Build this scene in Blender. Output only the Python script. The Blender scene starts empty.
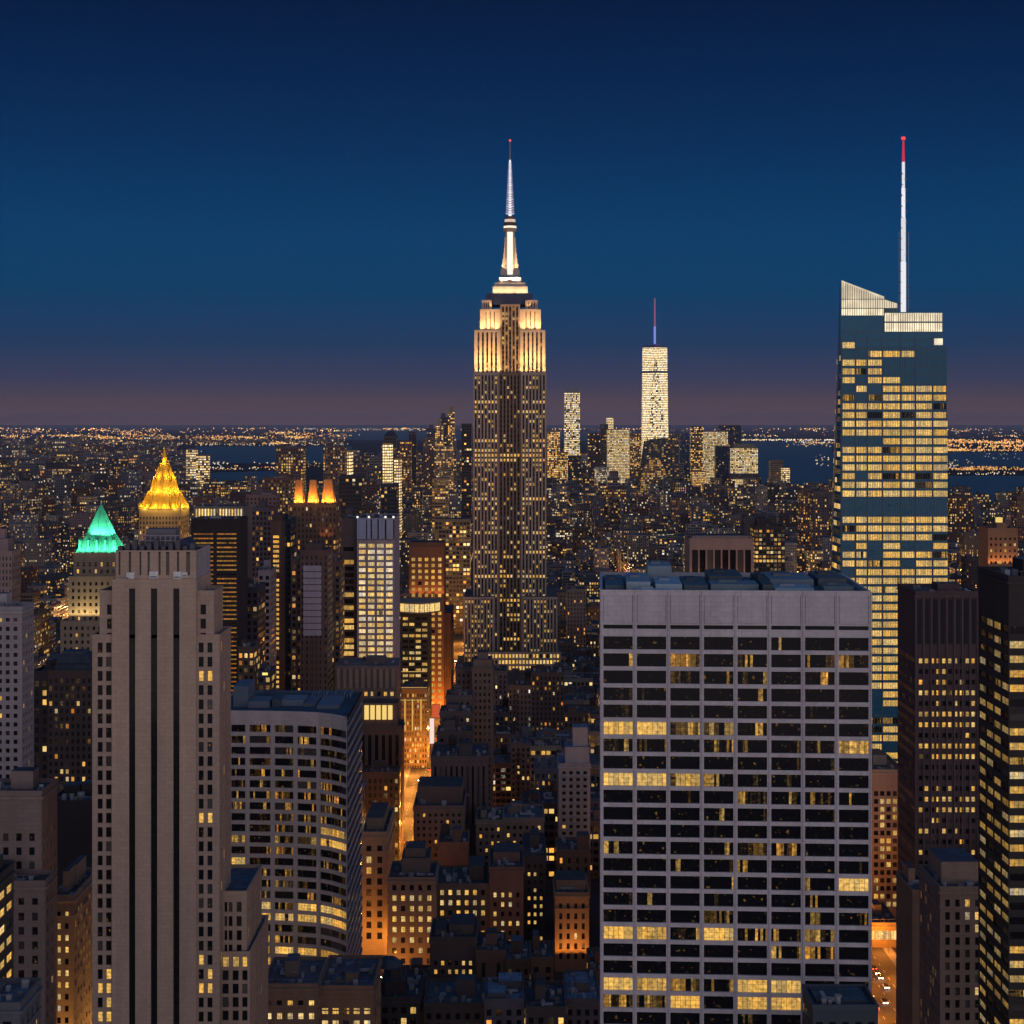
import bpy, math, random
import numpy as np
from mathutils import Vector

random.seed(11)
S = bpy.context.scene
COL = S.collection

# ------------------------------------------------------------------ camera, sky, exposure
F, CZ, HY, CX = 1680.0, 225.0, 424.0, 512.0       # focal length in pixels, eye height, horizon row, vanishing column
cam = bpy.data.cameras.new('camera')
cam.sensor_width = 36.0
cam.lens = 36.0 * F / 1024.0
cam.shift_y = -(512.0 - HY) / 1024.0
cam.clip_start = 1.0
cam.clip_end = 400000.0
camo = bpy.data.objects.new('camera', cam)
COL.objects.link(camo)
camo.location = (0, 0, CZ)
camo.rotation_euler = (math.radians(90), 0, 0)
S.camera = camo


def lin(r, g, b):
    f = lambda c: (c / 255.0) / 12.92 if c <= 10 else (((c / 255.0) + 0.055) / 1.055) ** 2.4
    return (f(r), f(g), f(b), 1.0)


W = bpy.data.worlds.new('World')
S.world = W
W.use_nodes = True
nt = W.node_tree
nt.nodes.clear()
N = nt.nodes.new
L = nt.links.new
out = N('ShaderNodeOutputWorld')
bg = N('ShaderNodeBackground')
L(bg.outputs[0], out.inputs[0])
tc = N('ShaderNodeTexCoord')
sep = N('ShaderNodeSeparateXYZ')
L(tc.outputs['Generated'], sep.inputs[0])
ramp = N('ShaderNodeValToRGB')
L(sep.outputs['Z'], ramp.inputs[0])
cr = ramp.color_ramp
SKY = [(0.0, (116, 80, 70)), (0.010, (92, 69, 74)), (0.024, (58, 60, 86)), (0.046, (28, 57, 93)), (0.080, (0, 61, 103)),
       (0.112, (0, 60, 105)), (0.16, (0, 47, 92)), (0.205, (0, 35, 77)), (0.25, (0, 25, 61)), (0.4, (8, 30, 66)), (0.6, (22, 56, 100)), (1.0, (46, 88, 136))]
cr.elements[0].position = SKY[0][0]
cr.elements[0].color = lin(*SKY[0][1])
cr.elements[1].position = 1.0
cr.elements[1].color = lin(*SKY[-1][1])
for p, c in SKY[1:-1]:
    e = cr.elements.new(p)
    e.color = lin(*c)
# afterglow of the sunset, low in the sky behind the camera and to the west
dot = N('ShaderNodeVectorMath')
dot.operation = 'DOT_PRODUCT'
L(tc.outputs['Generated'], dot.inputs[0])
dot.inputs[1].default_value = (0.42, -0.907, 0)
mr = N('ShaderNodeMapRange')
mr.interpolation_type = 'SMOOTHSTEP'
L(dot.outputs['Value'], mr.inputs[0])
mr.inputs[1].default_value = -0.05
mr.inputs[2].default_value = 0.9
mz = N('ShaderNodeMapRange')
mz.interpolation_type = 'SMOOTHSTEP'
L(sep.outputs['Z'], mz.inputs[0])
mz.inputs[1].default_value = 0.75
mz.inputs[2].default_value = 0.05
mul = N('ShaderNodeMath')
mul.operation = 'MULTIPLY'
L(mr.outputs[0], mul.inputs[0])
L(mz.outputs[0], mul.inputs[1])
gl = N('ShaderNodeMix')
gl.data_type = 'RGBA'
gl.blend_type = 'ADD'
L(mul.outputs[0], gl.inputs[0])
L(ramp.outputs[0], gl.inputs[6])
gl.inputs[7].default_value = (0.76, 0.655, 0.68, 1)
L(gl.outputs[2], bg.inputs[0])
bg.inputs[1].default_value = 1.0

S.view_settings.view_transform = 'Standard'
S.view_settings.look = 'None'
S.view_settings.exposure = 0.0
S.view_settings.gamma = 1.0
S.view_settings.use_curve_mapping = False
S.cycles.use_denoising = True
S.cycles.max_bounces = 5
S.cycles.diffuse_bounces = 2
S.cycles.glossy_bounces = 2
S.cycles.transmission_bounces = 1
S.cycles.sample_clamp_indirect = 2.0
S.cycles.caustics_reflective = False
S.cycles.caustics_refractive = False


# ------------------------------------------------------------------ helpers
def X(px, Y):
    return (px - CX) * Y / F


def Z(py, Y):
    return CZ - (py - HY) * Y / F


def GY(py):
    return CZ * F / (py - HY)


class MB:
    """collects quads and triangles with metric uv and two colour attributes"""

    def __init__(self):
        self.v, self.f, self.uv, self.c, self.p, self.m = [], [], [], [], [], []

    def poly(self, pts, uv=None, c=(0.3, 0.3, 0.3, 1), p=(0, 0, 0.5, 1), m=0):
        b = len(self.v)
        self.v.extend(tuple(q) for q in pts)
        self.f.append(tuple(range(b, b + len(pts))))
        if uv is None:
            uv = [(0, 0)] * len(pts)
        self.uv.extend(uv)
        c = tuple(c) + (1,) * (4 - len(c))
        self.c.extend([c] * len(pts))
        self.p.extend([p] * len(pts))
        self.m.append(m)

    def wallquad(self, a, b, z0, z1, pu=1.0, pv=1.0, snap=True, **k):
        """vertical quad from plan point a to plan point b; uv counts window cells"""
        w = math.hypot(b[0] - a[0], b[1] - a[1])
        nu, nv = w / pu, (z1 - z0) / pv
        if snap:
            nu = max(1, round(nu))
        self.poly([(a[0], a[1], z0), (b[0], b[1], z0), (b[0], b[1], z1), (a[0], a[1], z1)],
                  [(0, -nv), (nu, -nv), (nu, 0), (0, 0)], **k)

    def box(self, x0, x1, y0, y1, z0, z1, c, p=(0, 0, 0.5, 0), m=0, top=True, pu=1.0, pv=1.0, bottom=False, tm=None):
        k = dict(c=c, p=p, m=m)
        self.wallquad((x0, y0), (x1, y0), z0, z1, pu, pv, **k)
        self.wallquad((x1, y0), (x1, y1), z0, z1, pu, pv, **k)
        self.wallquad((x1, y1), (x0, y1), z0, z1, pu, pv, **k)
        self.wallquad((x0, y1), (x0, y0), z0, z1, pu, pv, **k)
        if top:
            self.poly([(x0, y0, z1), (x1, y0, z1), (x1, y1, z1), (x0, y1, z1)], [(0, 0), (x1 - x0, 0), (x1 - x0, y1 - y0), (0, y1 - y0)],
                      c=c, p=p, m=m if tm is None else tm)
        if bottom:
            self.poly([(x0, y1, z0), (x1, y1, z0), (x1, y0, z0), (x0, y0, z0)], c=c, p=p, m=m)

    def prism(self, ring, z0, z1, c, m=0, top=True, scale_top=1.0, center=None, p=(0, 0, .5, 0)):
        n = len(ring)
        if center is None:
            center = (sum(q[0] for q in ring) / n, sum(q[1] for q in ring) / n)
        up = [(center[0] + (q[0] - center[0]) * scale_top, center[1] + (q[1] - center[1]) * scale_top) for q in ring]
        for i in range(n):
            a, b = ring[i], ring[(i + 1) % n]
            A, B = up[i], up[(i + 1) % n]
            w = math.hypot(b[0] - a[0], b[1] - a[1])
            self.poly([(a[0], a[1], z0), (b[0], b[1], z0), (B[0], B[1], z1), (A[0], A[1], z1)], [(0, 0), (w, 0), (w, z1 - z0), (0, z1 - z0)], c=c, m=m, p=p)
        if top and scale_top > 0.001:
            self.poly([(q[0], q[1], z1) for q in up], c=c, m=m, p=p)

    def build(self, name, mats, parent=None):
        me = bpy.data.meshes.new(name)
        me.from_pydata(self.v, [], self.f)
        if not isinstance(mats, (list, tuple)):
            mats = [mats]
        for mt in mats:
            me.materials.append(mt)
        if len(mats) > 1:
            me.polygons.foreach_set('material_index', self.m)
        ul = me.uv_layers.new(name='UVMap')
        ul.data.foreach_set('uv', np.array(self.uv, dtype=np.float32).ravel())
        ca = me.color_attributes.new('wcol', 'FLOAT_COLOR', 'CORNER')
        ca.data.foreach_set('color', np.array(self.c, dtype=np.float32).ravel())
        cp = me.color_attributes.new('wprm', 'FLOAT_COLOR', 'CORNER')
        cp.data.foreach_set('color', np.array(self.p, dtype=np.float32).ravel())
        o = bpy.data.objects.new(name, me)
        COL.objects.link(o)
        o.parent = parent
        return o


def circ(cx, cy, r, n=12, a0=0.0):
    return [(cx + r * math.cos(a0 + 2 * math.pi * i / n), cy + r * math.sin(a0 + 2 * math.pi * i / n)) for i in range(n)]


FOOT = []         # plan rectangles taken by hand-placed buildings
RECTS = []        # (depth, px0, px1, py0, py1) of the same, for the visibility count


def thing(name, label, cat, loc=(0, 0, 0), group=None):
    o = bpy.data.objects.new(name, None)
    o.empty_display_size = 1
    COL.objects.link(o)
    o.location = loc
    o['label'] = label
    o['category'] = cat
    if group:
        o['group'] = group
    bpy.context.view_layer.update() if False else None
    return o


def tag(o, label, cat, group=None, kind=None):
    if label:
        o['label'] = label
    if cat:
        o['category'] = cat
    if group:
        o['group'] = group
    if kind:
        o['kind'] = kind
    return o


def adopt(root, *objs):
    """children are modelled in world coordinates; keep them there under a root that stands at the thing's base"""
    for o in objs:
        o.parent = root
        o.location = (-root.location[0], -root.location[1], -root.location[2])


# ------------------------------------------------------------------ materials
def mat(name):
    m = bpy.data.materials.new(name)
    m.use_nodes = True
    t = m.node_tree
    t.nodes.clear()
    o = t.nodes.new('ShaderNodeOutputMaterial')
    return m, t, o


def nd(t, typ, **k):
    n = t.nodes.new(typ)
    for a, b in k.items():
        setattr(n, a, b)
    return n


def math_(t, op, a, b=None, c=None, clamp=False):
    n = t.nodes.new('ShaderNodeMath')
    n.operation = op
    n.use_clamp = clamp
    for i, v in enumerate((a, b, c)):
        if v is None:
            continue
        if isinstance(v, (int, float)):
            n.inputs[i].default_value = v
        else:
            t.links.new(v, n.inputs[i])
    return n.outputs[0]


def mixc(t, f, a, b, blend='MIX'):
    n = t.nodes.new('ShaderNodeMix')
    n.data_type = 'RGBA'
    n.blend_type = blend
    for s, v in ((0, f), (6, a), (7, b)):
        if isinstance(v, (int, float)):
            n.inputs[s].default_value = v
        elif isinstance(v, tuple):
            n.inputs[s].default_value = v if len(v) == 4 else v + (1,)
        else:
            t.links.new(v, n.inputs[s])
    return n.outputs[2]


def solid(name, colour=None, rough=0.8, spec=0.3, noise=0.25, scale=0.25, metal=0.0, emit=None, strength=0.0, attr=False, streak=False, course=None):
    """a plain surface with weathering; attr=True takes the colour from the mesh"""
    m, t, o = mat(name)
    b = nd(t, 'ShaderNodeBsdfPrincipled')
    t.links.new(b.outputs[0], o.inputs[0])
    b.inputs['Roughness'].default_value = rough
    b.inputs['Specular IOR Level'].default_value = spec
    b.inputs['Metallic'].default_value = metal
    geo = nd(t, 'ShaderNodeNewGeometry')
    nz = nd(t, 'ShaderNodeTexNoise')
    nz.inputs['Scale'].default_value = scale
    nz.inputs['Detail'].default_value = 5
    nz.inputs['Roughness'].default_value = 0.65
    if streak:
        mp = nd(t, 'ShaderNodeMapping')
        mp.inputs['Scale'].default_value = (1, 1, 0.08)
        t.links.new(geo.outputs['Position'], mp.inputs[0])
        t.links.new(mp.outputs[0], nz.inputs['Vector'])
    else:
        t.links.new(geo.outputs['Position'], nz.inputs['Vector'])
    nf = nd(t, 'ShaderNodeTexNoise')
    nf.inputs['Scale'].default_value = 1.6
    nf.inputs['Detail'].default_value = 3
    t.links.new(geo.outputs['Position'], nf.inputs['Vector'])
    v = math_(t, 'MULTIPLY', math_(t, 'MULTIPLY_ADD', nz.outputs[0], 2 * noise, 1 - noise), math_(t, 'MULTIPLY_ADD', nf.outputs[0], noise, 1 - noise / 2))
    if course:
        # stone or brick courses, or patched roofing, laid over the surface
        bw_, bh_, mort, dark, flat = course
        sp3 = nd(t, 'ShaderNodeSeparateXYZ')
        t.links.new(geo.outputs['Position'], sp3.inputs[0])
        cb3 = nd(t, 'ShaderNodeCombineXYZ')
        if flat:
            t.links.new(sp3.outputs[0], cb3.inputs[0])
            t.links.new(sp3.outputs[1], cb3.inputs[1])
        else:
            t.links.new(math_(t, 'ADD', sp3.outputs[0], sp3.outputs[1]), cb3.inputs[0])
            t.links.new(sp3.outputs[2], cb3.inputs[1])
        bk = nd(t, 'ShaderNodeTexBrick')
        t.links.new(cb3.outputs[0], bk.inputs['Vector'])
        bk.inputs['Scale'].default_value = 1.0
        bk.inputs['Brick Width'].default_value = bw_
        bk.inputs['Row Height'].default_value = bh_
        bk.inputs['Mortar Size'].default_value = mort
        bk.inputs['Color1'].default_value = (1.06, 1.06, 1.06, 1)
        bk.inputs['Color2'].default_value = (1 - dark, 1 - dark, 1 - dark, 1)
        bk.inputs['Mortar'].default_value = (1 - 2.2 * dark, 1 - 2.2 * dark, 1 - 2.2 * dark, 1)
        sb = nd(t, 'ShaderNodeSeparateColor')
        t.links.new(bk.outputs['Color'], sb.inputs[0])
        v = math_(t, 'MULTIPLY', v, sb.outputs[0])
    if attr:
        a = nd(t, 'ShaderNodeAttribute', attribute_name='wcol')
        base = a.outputs['Color']
    else:
        rgb = nd(t, 'ShaderNodeRGB')
        rgb.outputs[0].default_value = tuple(colour) + (1,)
        base = rgb.outputs[0]
    sc = nd(t, 'ShaderNodeVectorMath', operation='SCALE')
    t.links.new(base, sc.inputs[0])
    t.links.new(v, sc.inputs['Scale'])
    t.links.new(sc.outputs[0], b.inputs['Base Color'])
    if emit:
        b.inputs['Emission Color'].default_value = tuple(emit) + (1,)
        b.inputs['Emission Strength'].default_value = strength
        m.cycles.emission_sampling = 'NONE'
    return m


def warm_colour(t, w):
    """0 pale white light, 0.5 yellow lamplight, 1 deep orange"""
    r = nd(t, 'ShaderNodeValToRGB')
    t.links.new(w, r.inputs[0])
    e = r.color_ramp.elements
    e[0].position, e[0].color = 0.0, (0.95, 0.92, 0.86, 1)
    e[1].position, e[1].color = 1.0, (1.0, 0.26, 0.03, 1)
    x = e.new(0.25)
    x.color = (1.0, 0.69, 0.26, 1)
    x = e.new(0.5)
    x.color = (1.0, 0.54, 0.10, 1)
    x = e.new(0.75)
    x.color = (1.0, 0.42, 0.07, 1)
    return r.outputs[0]


def facade_material():
    """walls whose small windows come from the uv cells: wcol wall colour, wprm = seed, lit share, window width, brightness"""
    m, t, o = mat('facade')
    b = nd(t, 'ShaderNodeBsdfPrincipled')
    t.links.new(b.outputs[0], o.inputs[0])
    uv = nd(t, 'ShaderNodeUVMap', uv_map='UVMap')
    s = nd(t, 'ShaderNodeSeparateXYZ')
    t.links.new(uv.outputs[0], s.inputs[0])
    ca = nd(t, 'ShaderNodeAttribute', attribute_name='wcol')
    pa = nd(t, 'ShaderNodeAttribute', attribute_name='wprm')
    ps = nd(t, 'ShaderNodeSeparateColor')
    t.links.new(pa.outputs['Color'], ps.inputs[0])
    seed, litf, wf = ps.outputs[0], ps.outputs[1], ps.outputs[2]
    stren = pa.outputs['Alpha']
    fu, fv = math_(t, 'FLOOR', s.outputs[0]), math_(t, 'FLOOR', s.outputs[1])
    ru, rv = math_(t, 'FRACT', s.outputs[0]), math_(t, 'FRACT', s.outputs[1])
    du = math_(t, 'ABSOLUTE', math_(t, 'SUBTRACT', ru, 0.5))
    dv = math_(t, 'ABSOLUTE', math_(t, 'SUBTRACT', rv, 0.5))
    inw = math_(t, 'MULTIPLY', math_(t, 'LESS_THAN', du, math_(t, 'MULTIPLY', wf, 0.5)), math_(t, 'LESS_THAN', dv, 0.29))
    sd = math_(t, 'MULTIPLY', seed, 913.0)

    def rnd(a, bb, cc):
        cx = nd(t, 'ShaderNodeCombineXYZ')
        for i, q in enumerate((a, bb, cc)):
            if isinstance(q, (int, float)):
                cx.inputs[i].default_value = q
            else:
                t.links.new(q, cx.inputs[i])
        wn = nd(t, 'ShaderNodeTexWhiteNoise', noise_dimensions='3D')
        t.links.new(cx.outputs[0], wn.inputs['Vector'])
        return wn
    r1 = rnd(fu, fv, sd)
    r2 = rnd(fv, sd, 3.7)
    rr = math_(t, 'POWER', r2.outputs[0], 3.0)
    ev = nd(t, 'ShaderNodeMapRange', interpolation_type='SMOOTHSTEP')
    t.links.new(litf, ev.inputs[0])
    ev.inputs[1].default_value, ev.inputs[2].default_value = 0.3, 0.62
    rowv = math_(t, 'MULTIPLY_ADD', rr, 2.4, 0.4)
    mixn = nd(t, 'ShaderNodeMix')
    t.links.new(ev.outputs[0], mixn.inputs[0])
    t.links.new(rowv, mixn.inputs[2])
    mixn.inputs[3].default_value = 1.25
    thr = math_(t, 'MULTIPLY', litf, mixn.outputs[0])
    lit = math_(t, 'MULTIPLY', math_(t, 'LESS_THAN', r1.outputs[0], thr), inw)
    r3 = nd(t, 'ShaderNodeSeparateColor')
    t.links.new(r1.outputs['Color'], r3.inputs[0])
    tone = math_(t, 'MULTIPLY', math_(t, 'MULTIPLY_ADD', r3.outputs[1], 0.75, 0.12), ca.outputs['Alpha'])
    colr = warm_colour(t, tone)
    # curtains, shelves, ceiling lamps: brightness varies within one window
    nz = nd(t, 'ShaderNodeTexNoise')
    nz.inputs['Scale'].default_value = 3.3
    nz.inputs['Detail'].default_value = 2
    t.links.new(uv.outputs[0], nz.inputs['Vector'])
    br = math_(t, 'MULTIPLY', math_(t, 'MULTIPLY_ADD', r3.outputs[2], 0.9, 0.35), math_(t, 'MULTIPLY_ADD', nz.outputs[0], 1.2, 0.4))
    em = math_(t, 'MULTIPLY', math_(t, 'MULTIPLY', lit, stren), br)
    t.links.new(colr, b.inputs['Emission Color'])
    t.links.new(em, b.inputs['Emission Strength'])
    geo = nd(t, 'ShaderNodeNewGeometry')
    n2 = nd(t, 'ShaderNodeTexNoise')
    n2.inputs['Scale'].default_value = 0.12
    n2.inputs['Detail'].default_value = 5
    t.links.new(geo.outputs['Position'], n2.inputs['Vector'])
    vv = math_(t, 'MULTIPLY_ADD', n2.outputs[0], 0.7, 0.65)
    sc = nd(t, 'ShaderNodeVectorMath', operation='SCALE')
    t.links.new(ca.outputs['Color'], sc.inputs[0])
    t.links.new(vv, sc.inputs['Scale'])
    base = mixc(t, inw, sc.outputs[0], (0.012, 0.014, 0.018))
    t.links.new(base, b.inputs['Base Color'])
    t.links.new(math_(t, 'MULTIPLY_ADD', inw, -0.62, 0.85), b.inputs['Roughness'])
    b.inputs['Specular IOR Level'].default_value = 0.2
    m.cycles.emission_sampling = 'NONE'
    return m


def window_material():
    """one glazed opening: uv in metres, wprm = seed, share of lit bays, warmth, brightness"""
    m, t, o = mat('window_glass')
    b = nd(t, 'ShaderNodeBsdfPrincipled')
    t.links.new(b.outputs[0], o.inputs[0])
    uv = nd(t, 'ShaderNodeUVMap', uv_map='UVMap')
    s = nd(t, 'ShaderNodeSeparateXYZ')
    t.links.new(uv.outputs[0], s.inputs[0])
    pa = nd(t, 'ShaderNodeAttribute', attribute_name='wprm')
    ps = nd(t, 'ShaderNodeSeparateColor')
    t.links.new(pa.outputs['Color'], ps.inputs[0])
    seed, litf, warm, stren = ps.outputs[0], ps.outputs[1], ps.outputs[2], pa.outputs['Alpha']
    cell = math_(t, 'FLOOR', math_(t, 'MULTIPLY', s.outputs[0], 1 / 1.15))
    fr = math_(t, 'FRACT', math_(t, 'MULTIPLY', s.outputs[0], 1 / 1.15))
    sd = math_(t, 'MULTIPLY', seed, 719.0)
    cx = nd(t, 'ShaderNodeCombineXYZ')
    # bays light up in small groups: half the decision is shared by three neighbours
    t.links.new(math_(t, 'FLOOR', math_(t, 'MULTIPLY', cell, 0.4)), cx.inputs[0])
    t.links.new(sd, cx.inputs[1])
    w1 = nd(t, 'ShaderNodeTexWhiteNoise', noise_dimensions='3D')
    t.links.new(cx.outputs[0], w1.inputs['Vector'])
    cy = nd(t, 'ShaderNodeCombineXYZ')
    t.links.new(cell, cy.inputs[0])
    t.links.new(sd, cy.inputs[1])
    cy.inputs[2].default_value = 5.5
    w2 = nd(t, 'ShaderNodeTexWhiteNoise', noise_dimensions='3D')
    t.links.new(cy.outputs[0], w2.inputs['Vector'])
    lit = math_(t, 'LESS_THAN', math_(t, 'ADD', math_(t, 'MULTIPLY', w1.outputs[0], 0.7), math_(t, 'MULTIPLY', w2.outputs[0], 0.3)), litf)
    mull = math_(t, 'GREATER_THAN', fr, 0.07)
    off = nd(t, 'ShaderNodeCombineXYZ')
    t.links.new(math_(t, 'ADD', s.outputs[0], sd), off.inputs[0])
    t.links.new(s.outputs[1], off.inputs[1])
    nz = nd(t, 'ShaderNodeTexNoise')
    nz.inputs['Scale'].default_value = 1.15
    nz.inputs['Detail'].default_value = 1.5
    t.links.new(off.outputs[0], nz.inputs['Vector'])
    con = nd(t, 'ShaderNodeMapRange')
    t.links.new(nz.outputs[0], con.inputs[0])
    con.inputs[1].default_value, con.inputs[2].default_value = 0.3, 0.7
    con.inputs[3].default_value, con.inputs[4].default_value = 0.5, 1.2
    # a stray lamp or screen in the dark bays
    n3 = nd(t, 'ShaderNodeTexNoise')
    n3.inputs['Scale'].default_value = 1.0
    n3.inputs['Detail'].default_value = 1
    off2 = nd(t, 'ShaderNodeVectorMath', operation='ADD')
    t.links.new(off.outputs[0], off2.inputs[0])
    off2.inputs[1].default_value = (31.0, 7.0, 0)
    t.links.new(off2.outputs[0], n3.inputs['Vector'])
    sp = nd(t, 'ShaderNodeMapRange')
    t.links.new(n3.outputs[0], sp.inputs[0])
    sp.inputs[1].default_value, sp.inputs[2].default_value = 0.66, 0.80
    sp.inputs[4].default_value = 0.3
    part = nd(t, 'ShaderNodeMapRange')
    t.links.new(litf, part.inputs[0])
    part.inputs[1].default_value, part.inputs[2].default_value = 0.45, 0.85
    cz_ = nd(t, 'ShaderNodeCombineXYZ')
    t.links.new(math_(t, 'FLOOR', math_(t, 'MULTIPLY', s.outputs[0], 1 / .575)), cz_.inputs[0])
    t.links.new(math_(t, 'FLOOR', math_(t, 'MULTIPLY', s.outputs[1], 0.05)), cz_.inputs[1])
    t.links.new(sd, cz_.inputs[2])
    w4 = nd(t, 'ShaderNodeTexWhiteNoise', noise_dimensions='3D')
    t.links.new(cz_.outputs[0], w4.inputs['Vector'])
    pane = math_(t, 'MULTIPLY', math_(t, 'GREATER_THAN', w4.outputs[0], 0.4), math_(t, 'MULTIPLY', math_(t, 'MULTIPLY_ADD', w4.outputs[0], 1.1, -0.2), math_(t, 'MULTIPLY_ADD', con.outputs[0], 0.9, 0.2)))
    whole = math_(t, 'MAXIMUM', part.outputs[0], pane)
    rail = math_(t, 'GREATER_THAN', math_(t, 'FRACT', math_(t, 'MULTIPLY_ADD', s.outputs[1], 1 / 1.05, 0.45)), 0.1)
    dim = math_(t, 'MULTIPLY', sp.outputs[0], math_(t, 'MULTIPLY_ADD', w1.outputs[0], 0.6, 0.1))
    bayv = math_(t, 'MULTIPLY_ADD', w2.outputs[0], 0.72, 0.52)
    lv = math_(t, 'MAXIMUM', math_(t, 'MULTIPLY', math_(t, 'MULTIPLY', lit, con.outputs[0]), math_(t, 'MULTIPLY', bayv, math_(t, 'MULTIPLY', whole, math_(t, 'MULTIPLY_ADD', rail, 0.45, 0.55)))), dim)
    em = math_(t, 'MULTIPLY', math_(t, 'MULTIPLY', lv, stren), mull)
    t.links.new(em, b.inputs['Emission Strength'])
    dusk = math_(t, 'MULTIPLY', math_(t, 'SUBTRACT', 1.0, part.outputs[0]), 0.13)
    tone = math_(t, 'ADD', math_(t, 'ADD', warm, dusk), math_(t, 'MULTIPLY_ADD', w2.outputs[0], 0.22, -0.11), clamp=True)
    t.links.new(warm_colour(t, tone), b.inputs['Emission Color'])
    # some dark windows have a pale blind down
    bl = math_(t, 'MULTIPLY', math_(t, 'GREATER_THAN', math_(t, 'FRACT', math_(t, 'MULTIPLY', seed, 37.0)), 0.78), math_(t, 'FRACT', math_(t, 'MULTIPLY', seed, 91.0)))
    t.links.new(mixc(t, bl, (0.012, 0.013, 0.016), (0.13, 0.12, 0.11)), b.inputs['Base Color'])
    b.inputs['Roughness'].default_value = 0.12
    b.inputs['Specular IOR Level'].default_value = 0.08
    m.cycles.emission_sampling = 'NONE'
    return m


def light_material():
    """small lamps: wcol colour, wprm alpha strength"""
    m, t, o = mat('lamp_glow')
    e = nd(t, 'ShaderNodeEmission')
    t.links.new(e.outputs[0], o.inputs[0])
    a = nd(t, 'ShaderNodeAttribute', attribute_name='wcol')
    p = nd(t, 'ShaderNodeAttribute', attribute_name='wprm')
    t.links.new(a.outputs['Color'], e.inputs[0])
    t.links.new(p.outputs['Alpha'], e.inputs[1])
    m.cycles.emission_sampling = 'NONE'
    return m


M_FAC = facade_material()
M_WIN = window_material()
M_LAMP = light_material()
M_WALL = solid('masonry', attr=True, rough=0.85, noise=0.32, scale=0.22, streak=True, course=(2.2, 1.1, 0.07, 0.05, False))
M_ROOF = solid('roofing', attr=True, rough=0.7, noise=0.5, scale=0.3, course=(5.0, 3.2, 0.12, 0.28, True))
M_METAL = solid('plant_metal', attr=True, rough=0.55, noise=0.25, scale=0.5)
M_WOOD = solid('tank_wood', (0.06, 0.045, 0.035), rough=0.9)
M_GLASS = solid('dark_glass', attr=True, rough=0.15, spec=0.12, noise=0.1)
M_SKYGLASS = solid('curtain_glass', attr=True, rough=0.1, spec=0.22, noise=0.12)
t_ = M_SKYGLASS.node_tree
b_ = next(n for n in t_.nodes if n.type == 'BSDF_PRINCIPLED')
g_ = nd(t_, 'ShaderNodeNewGeometry')
n_ = nd(t_, 'ShaderNodeTexNoise')
n_.inputs['Scale'].default_value = 0.22
n_.inputs['Detail'].default_value = 3
t_.links.new(g_.outputs['Position'], n_.inputs['Vector'])
p_ = nd(t_, 'ShaderNodeBump')
p_.inputs['Strength'].default_value = 0.3
p_.inputs['Distance'].default_value = 1.2
t_.links.new(n_.outputs[0], p_.inputs['Height'])
t_.links.new(p_.outputs[0], b_.inputs['Normal'])
M_GOLD = solid('gilded_tile', (0.85, 0.50, 0.06), rough=0.45, noise=0.35, scale=0.35)
M_COPPER = solid('green_copper', (0.10, 0.55, 0.33), rough=0.6, noise=0.3, scale=0.3)
M_ASPH = solid('asphalt', (0.05, 0.05, 0.052), rough=0.85, noise=0.3, scale=0.3)


def lamp_light(root, loc, power, colour, radius=0.5, name='flood_lamp'):
    d = bpy.data.lights.new(name, 'POINT')
    d.energy = power
    d.color = colour
    d.shadow_soft_size = radius
    o = bpy.data.objects.new(name, d)
    COL.objects.link(o)
    o.location = loc
    if root is not None:
        adopt_light(root, o, loc)
    return o


def adopt_light(root, o, loc):
    o.parent = root
    o.location = (loc[0] - root.location[0], loc[1] - root.location[1], loc[2] - root.location[2])


def spot(root, loc, target, power, colour, size=100, radius=0.4, blend=0.6, name='flood_lamp'):
    d = bpy.data.lights.new(name, 'SPOT')
    d.energy = power
    d.color = colour
    d.spot_size = math.radians(size)
    d.spot_blend = blend
    d.shadow_soft_size = radius
    o = bpy.data.objects.new(name, d)
    COL.objects.link(o)
    o.rotation_euler = (Vector(target) - Vector(loc)).to_track_quat('-Z', 'Y').to_euler()
    adopt_light(root, o, loc)
    return o


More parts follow.
